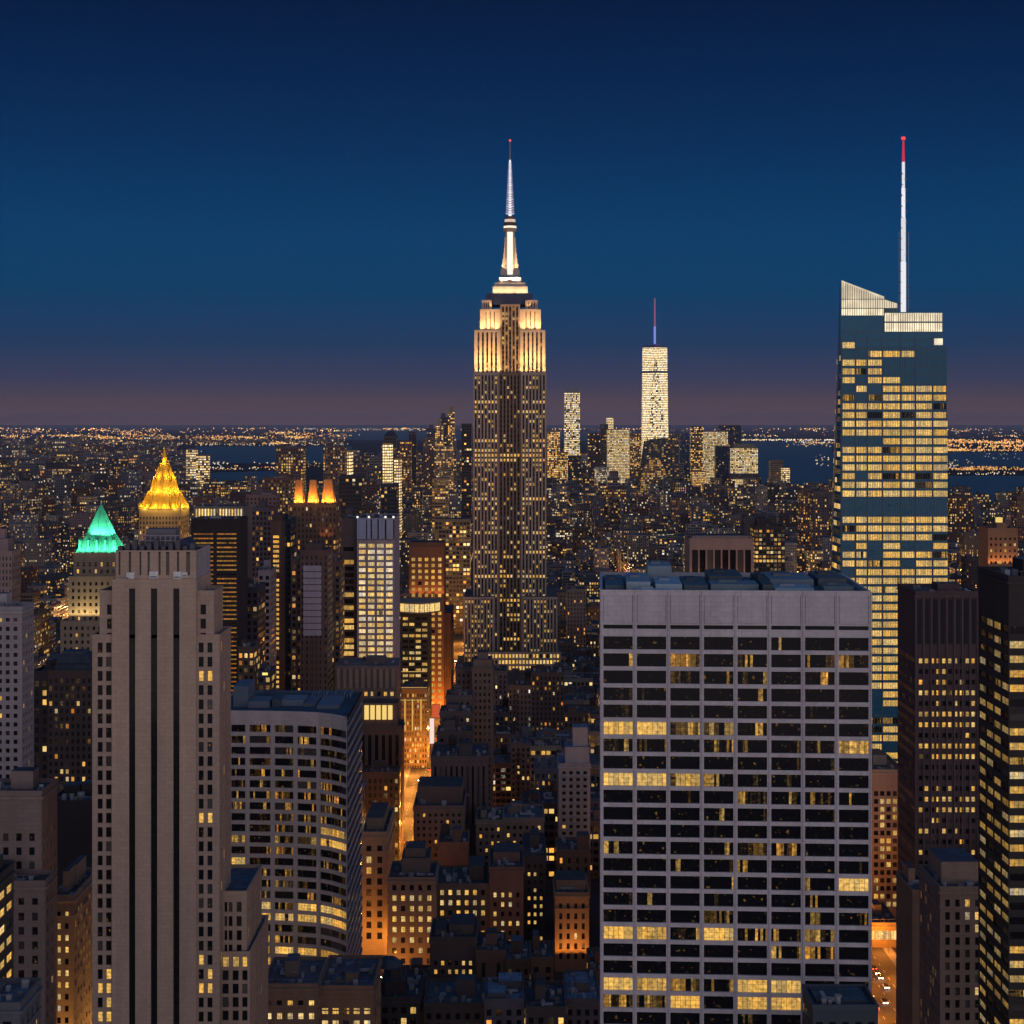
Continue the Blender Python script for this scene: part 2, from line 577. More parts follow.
# ------------------------------------------------------------------ openings with real reveals and panes
def opening_wall(mb, org, ud, W_, z0, z1, ucuts, vcuts, c, reveal=0.35, m=0):
    """a wall plane from org along ud; ucuts / vcuts are lists of (a,b) openings in metres. Returns the openings' panes."""
    nx, ny = ud[1], -ud[0]                      # outward normal
    us = [0.0]
    for a, b in ucuts:
        us += [a, b]
    us.append(W_)
    vs = [z0]
    for a, b in vcuts:
        vs += [a, b]
    vs.append(z1)

    def P(u, z, d=0.0):
        return (org[0] + ud[0] * u - nx * d, org[1] + ud[1] * u - ny * d, z)
    panes = []
    # horizontal bands of solid wall, then the piers between the openings of every row
    for j in range(0, len(vs) - 1, 2):
        if vs[j + 1] - vs[j] > 1e-4:
            mb.poly([P(0, vs[j]), P(W_, vs[j]), P(W_, vs[j + 1]), P(0, vs[j + 1])], c=c, m=m)
    for j in range(1, len(vs) - 1, 2):
        a, b = vs[j], vs[j + 1]
        for i in range(0, len(us) - 1, 2):
            if us[i + 1] - us[i] > 1e-4:
                mb.poly([P(us[i], a), P(us[i + 1], a), P(us[i + 1], b), P(us[i], b)], c=c, m=m)
        for i in range(1, len(us) - 1, 2):
            l, r = us[i], us[i + 1]
            mb.poly([P(l, a), P(r, a), P(r, a, reveal), P(l, a, reveal)], c=c, m=m)
            if us[i + 2] - r > .05:
                mb.poly([P(r, a), P(r, b), P(r, b, reveal), P(r, a, reveal)], c=c, m=m)
            mb.poly([P(r, b), P(l, b), P(l, b, reveal), P(r, b, reveal)], c=c, m=m)
            if l - us[i - 1] > .05:
                mb.poly([P(l, b), P(l, a), P(l, a, reveal), P(l, b, reveal)], c=c, m=m)
            panes.append(([P(l, a, reveal), P(r, a, reveal), P(r, b, reveal), P(l, b, reveal)], r - l, b - a, (i // 2, j // 2)))
    return panes


def add_windows(root, panes, litfn, most=100, visy=1024, name='window'):
    """panes in view become parts (at most 100), the others one part of kind stuff"""
    def seen(pn):
        q = pn[0]
        cx, cy, cz = [sum(a[i] for a in q) / 4 for i in range(3)]
        px, py = CX + cx * F / cy, HY + (CZ - cz) * F / cy
        return 0 < px < 1024 and py < visy
    order = [p for p in panes if seen(p)]
    rest = [p for p in panes if not seen(p)]
    order.sort(key=lambda p: -p[1] * p[2])
    rest = order[most:] + rest
    for q, w, h, ij in order[:most]:
        mb = MB()
        mb.poly(q, [(0, 0), (w, 0), (w, h), (0, h)], p=litfn(ij))
        adopt(root, mb.build(name, M_WIN))
    if rest:
        mb = MB()
        for q, w, h, ij in rest:
            mb.poly(q, [(0, 0), (w, 0), (w, h), (0, h)], p=litfn(ij))
        o = mb.build(name, M_WIN)
        o['kind'] = 'stuff'
        adopt(root, o)


def lit_random(share, warm=0.42, strength=1.0, rows={}, full=0.25, R=None):
    """rows maps a row number to the share of its windows that is lit"""
    R = R or random.Random(int(share * 1000) + int(warm * 77) + len(rows))

    def fn(ij):
        s = rows.get(ij[1], share)
        x = R.random()
        if x < s * full / 0.5 if s < 0.5 else x < s:
            lit = R.uniform(0.8, 1.3)
        elif x < s:
            lit = R.uniform(0.25, 0.7)
        else:
            lit = 0.0
        return (R.random(), lit, min(1, max(0, warm + R.uniform(-0.16, 0.16))), strength * R.uniform(0.65, 1.15) * (ij[2] if len(ij) > 2 else 1))
    return fn


def grid_cuts(W_, pitch, frac, margin=0.0, n=None):
    n = n or max(1, int((W_ - 2 * margin) / pitch + 0.3))
    p = (W_ - 2 * margin) / n
    return [(margin + p * (i + 0.5 - frac / 2), margin + p * (i + 0.5 + frac / 2)) for i in range(n)]


def row_cuts(z0, z1, pitch, frac, top=1.5, bottom=0.0):
    out_, z = [], z1 - top
    while z - pitch > z0 + bottom:
        out_.append((z - pitch * (0.5 + frac / 2), z - pitch * (0.5 - frac / 2)))
        z -= pitch
    return out_[::-1]


def water_tank(root, x, y, z, r=2.0, h=3.6):
    mb = MB()
    for a in range(4):
        lx, ly = x + r * .7 * math.cos(a * 1.571 + .785), y + r * .7 * math.sin(a * 1.571 + .785)
        mb.box(lx - .13, lx + .13, ly - .13, ly + .13, z, z + 2.4, (0.04, 0.04, 0.04))
    mb.prism(circ(x, y, r), z + 2.4, z + 2.4 + h, (0.1, .08, .06))
    mb.prism(circ(x, y, r * 1.08), z + 2.4 + h, z + 2.4 + h + 1.5, (0.1, .08, .06), scale_top=0.05)
    o = mb.build('water_tank', M_WOOD)
    adopt(root, o)


def parapet_mesh(x0, x1, y0, y1, z, h, t, c):
    mb = MB()
    for (a, b, d, e) in ((x0, x1, y0, y0 + t), (x0, x1, y1 - t, y1), (x0, x0 + t, y0 + t, y1 - t), (x1 - t, x1, y0 + t, y1 - t)):
        mb.box(a, b, d, e, z, z + h, c)
    return mb


def roof_kit(root, x0, x1, y0, y1, z, wallc, roofc, R, sheds=None, tank=None, par=1.1, clutter=4):
    """flat roof with parapet, sheds, a water tank and small plant"""
    w, d = x1 - x0, y1 - y0
    mb = MB()
    mb.poly([(x0, y0, z), (x1, y0, z), (x1, y1, z), (x0, y1, z)], [(0, 0), (w, 0), (w, d), (0, d)], c=roofc)
    rf = mb.build('roof', M_ROOF)
    adopt(root, rf)
    if par > 0:
        adopt(root, parapet_mesh(x0 - .12, x1 + .12, y0 - .12, y1 + .12, z + .004, par, 0.45, wallc).build('parapet', M_WALL))
    if sheds is None:
        sheds = []
        for i in range(R.choice((1, 1, 2))):
            a = R.uniform(.1, .55)
            b = R.uniform(.2, .55)
            sheds.append((a, a + R.uniform(.2, .38), b, b + R.uniform(.22, .4), R.uniform(2.8, 6)))
    done = []
    for i, (a, b, c_, e, h) in enumerate(sheds):
        mb = MB()
        k = R.uniform(.7, 1.25)
        mb.box(x0 + w * a, x0 + w * b, y0 + d * c_, y0 + d * e, z + .004 * (i + 1), z + h + .01 * i, tuple(q * k for q in wallc[:3]), m=0, tm=1)
        # roof of the shed in roofing colour
        for q in range(4):
            mb.c[-1 - q] = tuple(roofc[:3]) + (1,)
        adopt(root, mb.build('roof_shed', [M_WALL, M_ROOF]))
        done.append((a, b, c_, e))
    if clutter:
        mb = MB()
        n = 0
        clutter = int(clutter * 2.2)
        for _ in range(clutter * 3):
            fx, fy = R.uniform(.07, .9), R.uniform(.08, .9)
            if any(a - .06 < fx < b + .03 and c_ - .06 < fy < e + .03 for a, b, c_, e in done):
                continue
            s = R.uniform(.7, 2.0)
            xx, yy = x0 + w * fx, y0 + d * fy
            g = R.uniform(.08, .4)
            mb.box(xx, min(xx + s, x1 - 1), yy, min(yy + s * R.uniform(.6, 1.4), y1 - 1), z + .004, z + R.uniform(.7, 2.0), (g, g, g * 1.05))
            n += 1
            done.append((fx, fx + s / w, fy, fy + s / d))
            if n >= clutter:
                break
        if n:
            o = mb.build('rooftop_units', M_METAL)
            o['kind'] = 'stuff'
            adopt(root, o)
    if clutter and w > 6 and d > 6:
        kinds = R.sample(('duct', 'vent', 'rail', 'pipe', 'skylight'), 3)
        zb = z + .006
        for kd in kinds:
            m5 = MB()
            fx, fy = R.uniform(.12, .6), R.uniform(.1, .55)
            xx, yy = x0 + w * fx, y0 + d * fy
            if kd == 'duct':
                L_ = w * R.uniform(.2, .38)
                m5.box(xx, min(xx + L_, x1 - .8), yy, yy + .8, zb + .4, zb + 1.2, (.34, .36, .38), bottom=True)
                m5.box(xx, xx + .8, yy + .8, min(yy + 4.5, y1 - .8), zb + .4, zb + 1.2, (.30, .32, .34), bottom=True)
            elif kd == 'vent':
                m5.prism(circ(xx, yy, .55, 10), zb, zb + 1.5, (.42, .43, .44))
                m5.prism(circ(xx, yy, .8, 10), zb + 1.5, zb + 1.9, (.3, .3, .31))
            elif kd == 'rail':
                for q in range(int(w * .8 / 1.6)):
                    m5.box(x0 + w * .1 + 1.6 * q, x0 + w * .1 + 1.6 * q + .07, y0 + .9, y0 + .97, zb, zb + 2.1, (.2, .2, .21))
                m5.box(x0 + w * .1, x0 + w * .9, y0 + .9, y0 + .97, zb + 2.1, zb + 2.18, (.2, .2, .21), bottom=True)
            elif kd == 'pipe':
                m5.box(xx, xx + .25, y0 + 1, y1 - 1, zb + .2, zb + .45, (.3, .28, .26), bottom=True)
            else:
                m5.box(xx, xx + 2.4, yy, yy + 1.6, zb, zb + .5, (.16, .22, .27))
            adopt(root, m5.build({'duct': 'roof_duct', 'vent': 'roof_vent', 'rail': 'roof_railing', 'pipe': 'roof_pipe', 'skylight': 'skylight'}[kd], M_METAL))
    if tank:
        water_tank(root, x0 + w * tank[0], y0 + d * tank[1], z + .004)


NH = [0]


def hero(name, label, cat, px, top, Y, D, col, style='win', rowpy=None, pitch=(3.2, 3.7), win=(.5, .55), lit=.2, warm=.45, strength=1.0, rows={},
         topblank=1.8, roofc=(.06, .065, .075), sheds=None, tank=None, visy=1024, n=None, par=1.1, clutter=4, side=True, reveal=.35, group=None,
         z0=0.0, sidestr=1.0, cornice=None, most=100, margin=0.8, full=.5, seed=None, roof=True, bottom=4.0):
    """one rectangular building given by the columns px it fills in the view at distance Y, its roof row and its depth D"""
    NH[0] += 1
    R = random.Random(seed if seed is not None else NH[0] * 7 + 3)
    x0, x1, z1 = X(px[0], Y), X(px[1], Y), Z(top, Y)
    y0, y1 = Y, Y + D
    FOOT.append((x0, x1, y0, y1))
    RECTS.append((Y, px[0], px[1], top, HY + (CZ - z0) * F / Y))
    root = thing(name, label, cat, ((x0 + x1) / 2, (y0 + y1) / 2, z0), group)
    sd = R.random()
    mb = MB()
    if style == 'win':
        panes = []
        rc = row_cuts(z0, z1, pitch[1], win[1], topblank, bottom)
        panes += opening_wall(mb, (x0, y0), (1, 0), x1 - x0, z0, z1, grid_cuts(x1 - x0, pitch[0], win[0], margin, n), rc, col, reveal)
        for vis, a, ud in ((x1 < 0, (x1, y0), (0, 1)), (x0 > 0, (x0, y1), (0, -1))):
            if vis and side:
                panes += [(q_, w_, h_, ij_ + (sidestr,)) for q_, w_, h_, ij_ in opening_wall(mb, a, ud, D, z0, z1, grid_cuts(D, pitch[0], win[0], margin), rc, col, reveal)]
            else:
                b = (a[0] + ud[0] * D, a[1] + ud[1] * D)
                mb.wallquad(a, b, z0, z1, c=col)
        mb.wallquad((x1, y1), (x0, y1), z0, z1, c=col)
        if rowpy:
            rows = {}
            for j, (a_, b_) in enumerate(rc):
                py_ = HY + (CZ - (a_ + b_) / 2) * F / Y
                for q_, sh_ in rowpy:
                    if abs(q_ - py_) < pitch[1] * F / Y * .5:
                        rows[j] = sh_
        adopt(root, mb.build('wall', M_WALL))
        if cornice or (cornice is None and Y < 1000 and topblank > .9):
            for zc_, hc_, pc_ in ((z1 - 1.0, .55, .5), (z1 - topblank * .5 - pitch[1] * 1.12, .35, .25)):
                m4 = MB()
                for (a_, b_, d_, e_) in ((x0 - pc_, x1 + pc_, y0 - pc_, y0 - .003), (x0 - pc_, x0 - .003, y0, y1), (x1 + .003, x1 + pc_, y0, y1)):
                    m4.box(a_, b_, d_, e_, zc_, zc_ + hc_, tuple(min(.8, q_ * 1.2) for q_ in col), bottom=True)
                adopt(root, m4.build('cornice', M_WALL))
                if topblank > 6:
                    break
        add_windows(root, panes, lit_random(lit, warm, strength, rows, full, R), most, visy)
    else:
        p = (sd, lit, win[0], strength)
        for a, b in (((x0, y0), (x1, y0)), ((x1, y0), (x1, y1)), ((x1, y1), (x0, y1)), ((x0, y1), (x0, y0))):
            zt = z1 - topblank
            mb.wallquad(a, b, z0, zt, pitch[0], pitch[1], c=col, p=p)
            mb.wallquad(a, b, zt, z1, 1, 1, c=col, p=(0, 0, 0, 0))
        adopt(root, mb.build('wall', M_FAC))
    if roof:
        roof_kit(root, x0, x1, y0, y1, z1, col, roofc, R, sheds, tank, par, clutter)
    return root, (x0, x1, y0, y1, z1)
# ------------------------------------------------------------------ ground, water, avenues
def sheet(name, pts, z, m, c=(.05, .05, .05), kind='structure'):
    mb = MB()
    mb.poly([(a, b, z) for a, b in pts], [(a, b) for a, b in pts], c=c)
    o = mb.build(name, m)
    o['kind'] = kind
    return o


M_GROUND = solid('city_ground', (0.045, 0.045, 0.05), rough=0.95, spec=0.05, noise=0.4, scale=0.02)
sheet('ground', [(-150000, -400), (150000, -400), (150000, 330000), (-150000, 330000)], 0.0, M_GROUND)

mw, t, o_ = mat('water')
bw = nd(t, 'ShaderNodeBsdfPrincipled')
t.links.new(bw.outputs[0], o_.inputs[0])
bw.inputs['Base Color'].default_value = (0.045, 0.18, 0.22, 1)
bw.inputs['Roughness'].default_value = 0.55
bw.inputs['Specular IOR Level'].default_value = 0.15
tcw = nd(t, 'ShaderNodeNewGeometry')
nw = nd(t, 'ShaderNodeTexNoise')
nw.inputs['Scale'].default_value = 0.004
nw.inputs['Detail'].default_value = 6
t.links.new(tcw.outputs['Position'], nw.inputs['Vector'])
bp = nd(t, 'ShaderNodeBump')
bp.inputs['Strength'].default_value = 0.6
bp.inputs['Distance'].default_value = 30
t.links.new(nw.outputs[0], bp.inputs['Height'])
t.links.new(bp.outputs[0], bw.inputs['Normal'])


def gp(px, py):
    return (X(px, GY(py)), GY(py))


WATER = [
    [(190, 463.5), (352, 463.5), (352, 446), (196, 446.5)],
    [(194, 490), (282, 492), (288, 471), (200, 473)],
    [(300, 440), (640, 441), (640, 431.5), (330, 431.5)],
    [(728, 470), (742, 478), (790, 490), (838, 498), (960, 512), (1400, 514), (1400, 476), (930, 476), (832, 470), (832, 441), (735, 441.5)],
    [(832, 467.5), (1400, 467.5), (1400, 452.5), (832, 452.5)],
]
for i, w in enumerate(WATER):
    sheet('water', [gp(*q) for q in w], 0.6, mw)

M_ROAD = solid('road_asphalt', (0.06, 0.058, 0.056), rough=0.8, noise=0.35, scale=0.4)
M_PAINT = solid('road_paint', (0.7, 0.68, 0.6), rough=0.7)
M_CONC = solid('pavement_concrete', (0.22, 0.21, 0.2), rough=0.9)


def avenue(xc, w, y0, y1):
    sheet('avenue', [(xc - w / 2, y0), (xc + w / 2, y0), (xc + w / 2, y1), (xc - w / 2, y1)], 0.006, M_ROAD)
    for s in (-1, 1):
        mb = MB()
        a, b = sorted((xc + s * w / 2, xc + s * (w / 2 + 4)))
        mb.box(a, b, y0, y1, 0, 0.14, (.2, .2, .2))
        o = mb.build('pavement', M_CONC)
        o['kind'] = 'structure'
    mb = MB()
    for k in (-1, 0, 1):
        y = y0
        while y < min(y1, y0 + 700):
            xx = xc + k * w / 4
            mb.poly([(xx - .08, y, .011), (xx + .08, y, .011), (xx + .08, y + 3, .011), (xx - .08, y + 3, .011)])
            y += 9
    o = mb.build('road_markings', M_PAINT)
    o['kind'] = 'structure'


AV5, AV6 = (-56.0, 20.0), (147.0, 24.0)
avenue(AV5[0], AV5[1], 500, 4000)
avenue(AV6[0], AV6[1], 500, 1500)

# ------------------------------------------------------------------ the white gridded office block
def rotate_root(root, deg):
    root.rotation_euler = (0, 0, math.radians(deg))
    a = math.radians(deg)
    lx, ly, lz = root.location
    for ch in root.children:
        pass


def grid_block():
    Y = 381.0
    s = Y / F
    x0, x1, z1 = X(600, Y), X(868.5, Y), Z(590, Y)
    Wd, D = x1 - x0, 46.0
    root = thing('office_block', 'white concrete grid office block with eight bays of dark window bands', 'office block', (x0, Y, 0))
    white = (.61, .575, .575)
    FOOT.append((x0 - 2, x1 + 4, Y - 5, Y + D + 3))
    RECTS.append((Y, 600, 868, 573, 1024))
    mb = MB()
    pitch = 17.05 * s
    cols = [((603.4 + 33.35 * i - 600) * s, (632.6 + 33.35 * i - 600) * s) for i in range(8)]
    rows = []
    for r in range(33):
        a = Z(636.2 + 17.05 * r, Y)
        rows.append((a - 12.9 * s, a))
    slit = (Z(628.6, Y), Z(624.6, Y))
    rows = rows[::-1] + [slit]
    pan = (Z(623.0, Y), Z(591.8, Y))
    panes = opening_wall(mb, (x0, Y), (1, 0), Wd, 0, z1, cols, rows + [pan], white, 0.55)
    top_panels = [p for p in panes if p[3][1] == len(rows)]
    panes = [p for p in panes if p[3][1] < len(rows)]
    # vertical joints beside every pier
    LIT = {1: {0: .25, 1: .2, 2: .55, 4: .4, 6: .35, 7: .5}, 2: {2: .3, 3: .3, 4: .35, 6: .4, 0: .12}, 5: {0: 1.2, 1: 1.2, 2: .5, 3: .6, 4: .3, 7: .15},
           6: {3: .45, 4: .3, 5: .4, 6: .3, 7: .6, 1: .2}, 8: {0: 1.2, 1: 1.2, 2: .75, 3: .4, 4: .25}, 9: {4: .3, 5: .25, 6: .3}, 10: {4: .25},
           11: {4: .2, 7: .15}, 12: {0: .25, 2: .3, 3: .35, 4: .5, 5: .35, 6: .3}, 13: {4: .2}, 14: {7: .9, 3: .25}, 15: {1: .3, 6: .3},
           16: {3: .3, 6: .25, 7: .4}, 17: {0: 1.1, 1: .7, 2: .45, 3: .85, 4: .35, 5: .2, 6: .55}, 18: {5: .35, 6: .35}, 19: {4: .15},
           20: {0: 1.0, 1: .75, 2: .55, 3: .4, 4: 1.1, 5: .85}, 21: {0: .4, 1: .45, 2: .9, 3: .3, 4: 1.1, 5: .9, 6: .25}, 22: {0: .45}}
    R = random.Random(5)
    nr = 33

    def fn(ij):
        r = nr - 1 - ij[1]
        if r < 0:
            return (R.random(), 0, .5, 0)
        l = LIT.get(r, {}).get(ij[0], 0.03 + .09 * R.random())
        if r > 22:
            l = R.choice((0, 0, .2, .9))
        sd_ = R.random()
        while (sd_ * 37) % 1 > .76:
            sd_ = R.random()
        return (sd_, l, .40 + R.uniform(-.1, .12), R.uniform(.85, 1.1))
    mb2 = MB()
    # recessed blank panels of the top storey, two slabs each with an open joint
    for q, w, h, ij in top_panels:
        z0_, z1_ = q[0][2], q[2][2]
        xa, xb = q[0][0], q[1][0]
        mb.poly([(xa, Y + .55, z0_), (xb, Y + .55, z0_), (xb, Y + .55, z1_), (xa, Y + .55, z1_)], c=(.2, .19, .2))
        mb2.box(xa + .1, xb - .1, Y + .03, Y + .5, z0_ + .05, z1_ - .03, (.57, .535, .56))
    # sides and back
    side_p = (.37, .12, .86, .9)
    for a, b in (((x1, Y), (x1, Y + D)), ((x1, Y + D), (x0, Y + D)), ((x0, Y + D), (x0, Y))):
        mb.wallquad(a, b, 0, Z(632, Y), 7.5, pitch, c=white, p=side_p, m=1)
        mb.wallquad(a, b, Z(632, Y), z1, 1, 1, c=white)
    adopt(root, mb.build('wall', [M_WALL, M_FAC]))
    adopt(root, mb2.build('stone_panels', M_WALL))
    add_windows(root, panes, fn, 100, 1024)
    # slim ribs that run down every pier
    for i in range(9):
        mb = MB()
        xx = x0 + ((601.6 + 33.35 * i - 600) * s)
        mb.box(xx - .16, xx + .16, Y - .22, Y - .003, 0, z1 - .1, (.56, .52, .54))
        adopt(root, mb.build('rib', M_WALL))
    R = random.Random(9)
    # roof well: parapet, deep roof and plant boxes
    zr = z1 - 1.0
    mb = MB()
    mb.poly([(x0, Y, zr), (x1, Y, zr), (x1, Y + D, zr), (x0, Y + D, zr)], c=(.08, .17, .20))
    adopt(root, mb.build('roof', M_ROOF))
    adopt(root, parapet_mesh(x0 - .03, x1 + .03, Y - .03, Y + D + .03, zr + .004, 1.05, .6, white).build('parapet', M_WALL))
    boxes = [(.1, .19, .12, .6, 3.2, .42), (.135, .245, .04, .11, 1.3, .6), (.19, .285, .62, .93, 5.4, .38), (.21, .31, .14, .55, 2.4, .55), (.32, .41, .2, .7, 1.8, .16),
             (.42, .6, .18, .4, 2.2, .3), (.43, .56, .5, .9, 3.0, .12), (.61, .65, .1, .8, 2.6, .1), (.655, .80, .1, .34, 1.5, .5), (.66, .83, .42, .85, 2.4, .3),
             (.84, .95, .12, .3, 2.0, .22), (.85, .96, .45, .9, 2.6, .14), (.02, .09, .2, .8, 1.6, .2)]
    for a, b, c_, d_, h, g in boxes:
        mb = MB()
        mb.box(x0 + Wd * a, x0 + Wd * b, Y + D * c_, Y + D * d_, zr + .004, zr + h * .75, (g * .75, g, g * 1.08))
        h *= .75
        ux, uw = x0 + Wd * (a + (b - a) * .18), Wd * (b - a) * .4
        mb.box(ux, ux + uw, Y + D * (c_ + (d_ - c_) * .5), Y + D * (c_ + (d_ - c_) * .8), zr + h + .002, zr + h + .5, (g * .6, g * .7, g * .75))
        adopt(root, mb.build('plant_box', M_METAL))
    mb = MB()
    for k in range(9):
        xx = x0 + Wd * (.06 + .1 * k)
        mb.box(xx, xx + .25, Y + 3, Y + D - 3, zr + .3, zr + .55, (.3, .33, .35))
    o = mb.build('roof_pipes', M_METAL)
    o['kind'] = 'stuff'
    adopt(root, o)
    root.rotation_euler = (0, 0, math.radians(-3.0))


def unrot(root):
    pass


grid_block()

# ------------------------------------------------------------------ the pale stone tower with three dark stripes
def striped_tower():
    Y = 423.0
    s = Y / F
    st = (.52, .385, .28)
    st2 = (.46, .345, .26)
    root = thing('stone_tower', 'tall beige stone tower with three dark vertical stripes and stepped shoulders', 'skyscraper', (X(154, Y), Y + 12, 0))
    RECTS.append((Y, 92, 225, 548, 1024))
    FOOT.append((X(90, Y), X(271, Y) + 2, Y - 2, Y + 40))
    panes = []
    mb = MB()
    x0, x1 = X(112, Y), X(196.2, Y)
    ztop = Z(579, Y)
    # slab with the three recessed strips
    cuts = [((a - 112) * s, (b - 112) * s) for a, b in ((129, 135.2), (150.8, 157.2), (173.2, 179.4))]
    strips = opening_wall(mb, (x0, Y), (1, 0), x1 - x0, 0, ztop, cuts, [(2, Z(588.5, Y))], st, .5)
    mb.wallquad((x1, Y), (x1, Y + 21), 0, ztop, c=st)
    mb.wallquad((x1, Y + 21), (x0, Y + 21), 0, ztop, c=st)
    mb.wallquad((x0, Y + 21), (x0, Y), 0, ztop, c=st)
    mb.poly([(x0, Y, ztop), (x1, Y, ztop), (x1, Y + 21, ztop), (x0, Y + 21, ztop)], c=st)
    adopt(root, mb.build('slab', M_WALL))
    for q, w, h, ij in strips:
        m2 = MB()
        m2.poly(q, [(0, 0), (w, 0), (w, h), (0, h)], c=(.014, .018, .018))
        z = 4.0
        while z < q[2][2] - 2:            # spandrels between the storeys, dark metal
            m2.box(q[0][0] + .02, q[1][0] - .02, q[0][1] - .1, q[0][1] - .02, z, z + 1.2, (.018, .021, .021))
            z += 3.65
        adopt(root, m2.build('window_strip', M_GLASS))
    # crown with shallow flutes
    mb = MB()
    Yc = Y + .7
    cx0, cx1, cz1 = X(115.8, Yc), X(196.4, Yc) - .12, Z(550.3, Yc)
    fl = [((a - 115.8) * s, (a + w - 115.8) * s) for a, w in ((118.5, 2), (128.6, 2.6), (139.5, 1.8), (147.5, 2.4), (158.5, 2.2), (166, 3.4), (177, 2.2), (186.2, 4))]
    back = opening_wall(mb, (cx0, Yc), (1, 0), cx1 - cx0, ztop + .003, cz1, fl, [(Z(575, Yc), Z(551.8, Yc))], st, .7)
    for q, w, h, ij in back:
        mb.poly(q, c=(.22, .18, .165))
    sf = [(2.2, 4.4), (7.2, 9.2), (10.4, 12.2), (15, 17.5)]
    back = opening_wall(mb, (cx1, Yc), (0, 1), 20, ztop + .003, cz1, sf, [(Z(573, Yc), Z(556, Yc))], (.42, .40, .40), .6)  # side greyer than the front: western afterglow put into its colour
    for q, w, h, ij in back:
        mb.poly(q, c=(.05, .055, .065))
    mb.wallquad((cx1, Yc + 20), (cx0, Yc + 20), ztop, cz1, c=st)
    mb.wallquad((cx0, Yc + 20), (cx0, Yc), ztop, cz1, c=st)
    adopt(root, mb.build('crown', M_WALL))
    mb = MB()
    mb.poly([(cx0, Yc, cz1 - .6), (cx1, Yc, cz1 - .6), (cx1, Yc + 20, cz1 - .6), (cx0, Yc + 20, cz1 - .6)], c=(.06, .07, .09))
    adopt(root, mb.build('roof', M_ROOF))
    mb = MB()
    for a, b, z0_, z1_ in ((126, 134, 581, 572.6), (149, 157.6, 578.5, 571.5), (173, 181, 579, 571.8), (115.8, 128, 579.6, 577.6), (181.5, 187, 577.5, 572.5)):
        mb = MB()
        mb.box(X(a, Y), X(b, Y), Yc - .45, Yc - .003, Z(z0_, Y), Z(z1_, Y), (.85, .85, .8))  # pale box: a floodlit patch of the crown put into its colour
        mb.box(X(a, Y) + .2, X(b, Y) - .2, Yc - .6, Yc - .452, Z(z0_, Y) + .25, Z(z0_, Y) + .6, (.3, .3, .28))
        adopt(root, mb.build('floodlit_patch', M_WALL))
    # rooftop house with a lattice, curved tank house and small dormers
    mb = MB()
    hz = cz1 - .59
    mb.box(X(141, Y + 8), X(181, Y + 8), Y + 6, Y + 15, hz, Z(541, Y + 6), (.13, .12, .13))
    mb.box(X(146, Y + 8), X(176, Y + 8), Y + 8, Y + 13, Z(541, Y + 6) + .01, Z(529, Y + 8), (.16, .16, .18))
    for k in range(9):
        u = X(140 + k * 5, Y + 5.9)
        mb.box(u, u + .3, Y + 5.6, Y + 5.9, hz, Z(535, Y + 6), (.3, .28, .29))
    for py in (546, 541, 536):
        mb.box(X(140, Y + 5.5), X(181, Y + 5.5), Y + 5.3, Y + 5.55, Z(py, Y + 6), Z(py, Y + 6) + .25, (.33, .31, .32))
    adopt(root, mb.build('penthouse', M_METAL))
    mb = MB()
    yc, zc = Y + 13, hz
    xa, xb = X(176, Y + 10), X(191, Y + 10)
    n = 10
    for i in range(n):
        a0, a1 = math.pi * i / n, math.pi * (i + 1) / n
        p0 = ((xa + xb) / 2 + (xb - xa) / 2 * math.cos(a0), zc + 2.9 * math.sin(a0))
        p1 = ((xa + xb) / 2 + (xb - xa) / 2 * math.cos(a1), zc + 2.9 * math.sin(a1))
        mb.poly([(p0[0], Y + 6, p0[1]), (p1[0], Y + 6, p1[1]), (p1[0], Y + 18, p1[1]), (p0[0], Y + 18, p0[1])], c=(.07, .09, .12))
        mb.poly([((xa + xb) / 2, Y + 6, zc), (p0[0], Y + 6, p0[1]), (p1[0], Y + 6, p1[1])], c=(.08, .09, .11))
    adopt(root, mb.build('vault_roof', M_ROOF))
    mb = MB()
    for k in range(11):
        u = X(118 + k * 7.2, Y + 2)
        hh = 1.5 + .8 * ((k * 7) % 3)
        mb.box(u, u + 1.1, Y + 2, Y + 4, hz, hz + hh, (.1, .1, .12))
    o = mb.build('dormers', M_METAL)
    o['kind'] = 'stuff'
    adopt(root, o)
    # shoulders
    R = random.Random(31)
    lamp_rows = {}

    def shoulder(pa, pb, top, dy, depth, cols, cut_main=True, r0=604.5, pit=14.2, name='shoulder', cc=st2, side_px=None, sidewin=True, bot=0, visx=True):
        yy = Y + dy
        mb = MB()
        a, b, z1 = X(pa, yy), X(pb, yy), Z(top, yy)
        cu = [((q0 - pa) * yy / F, (q1 - pa) * yy / F) for q0, q1 in cols]
        rw = []
        k = 0
        while True:
            za = Z(r0 + pit * k, yy)
            zb = Z(r0 + pit * k + 10, yy)
            if zb < bot + 3:
                break
            if za < z1 - 1:
                rw.append((zb, za))
            k += 1
        rw = rw[::-1]
        pn = opening_wall(mb, (a, yy), (1, 0), b - a, bot, z1, cu, rw, cc, .45)
        su = grid_cuts(depth, 3.4, .4, .8)
        ps = opening_wall(mb, (b, yy), (0, 1), depth, bot, z1, su, rw, tuple(q * 1.05 for q in cc), .45) if sidewin else []  # side slightly lighter: afterglow put into the stone colour
        if not sidewin:
            mb.wallquad((b, yy), (b, yy + depth), bot, z1, c=cc)
        mb.wallquad((b, yy + depth), (a, yy + depth), bot, z1, c=cc)
        mb.wallquad((a, yy + depth), (a, yy), bot, z1, c=cc)
        adopt(root, mb.build(name, M_WALL))
        m2 = MB()
        m2.poly([(a, yy, z1 - .8), (b, yy, z1 - .8), (b, yy + depth, z1 - .8), (a, yy + depth, z1 - .8)], c=(.10, .135, .17))
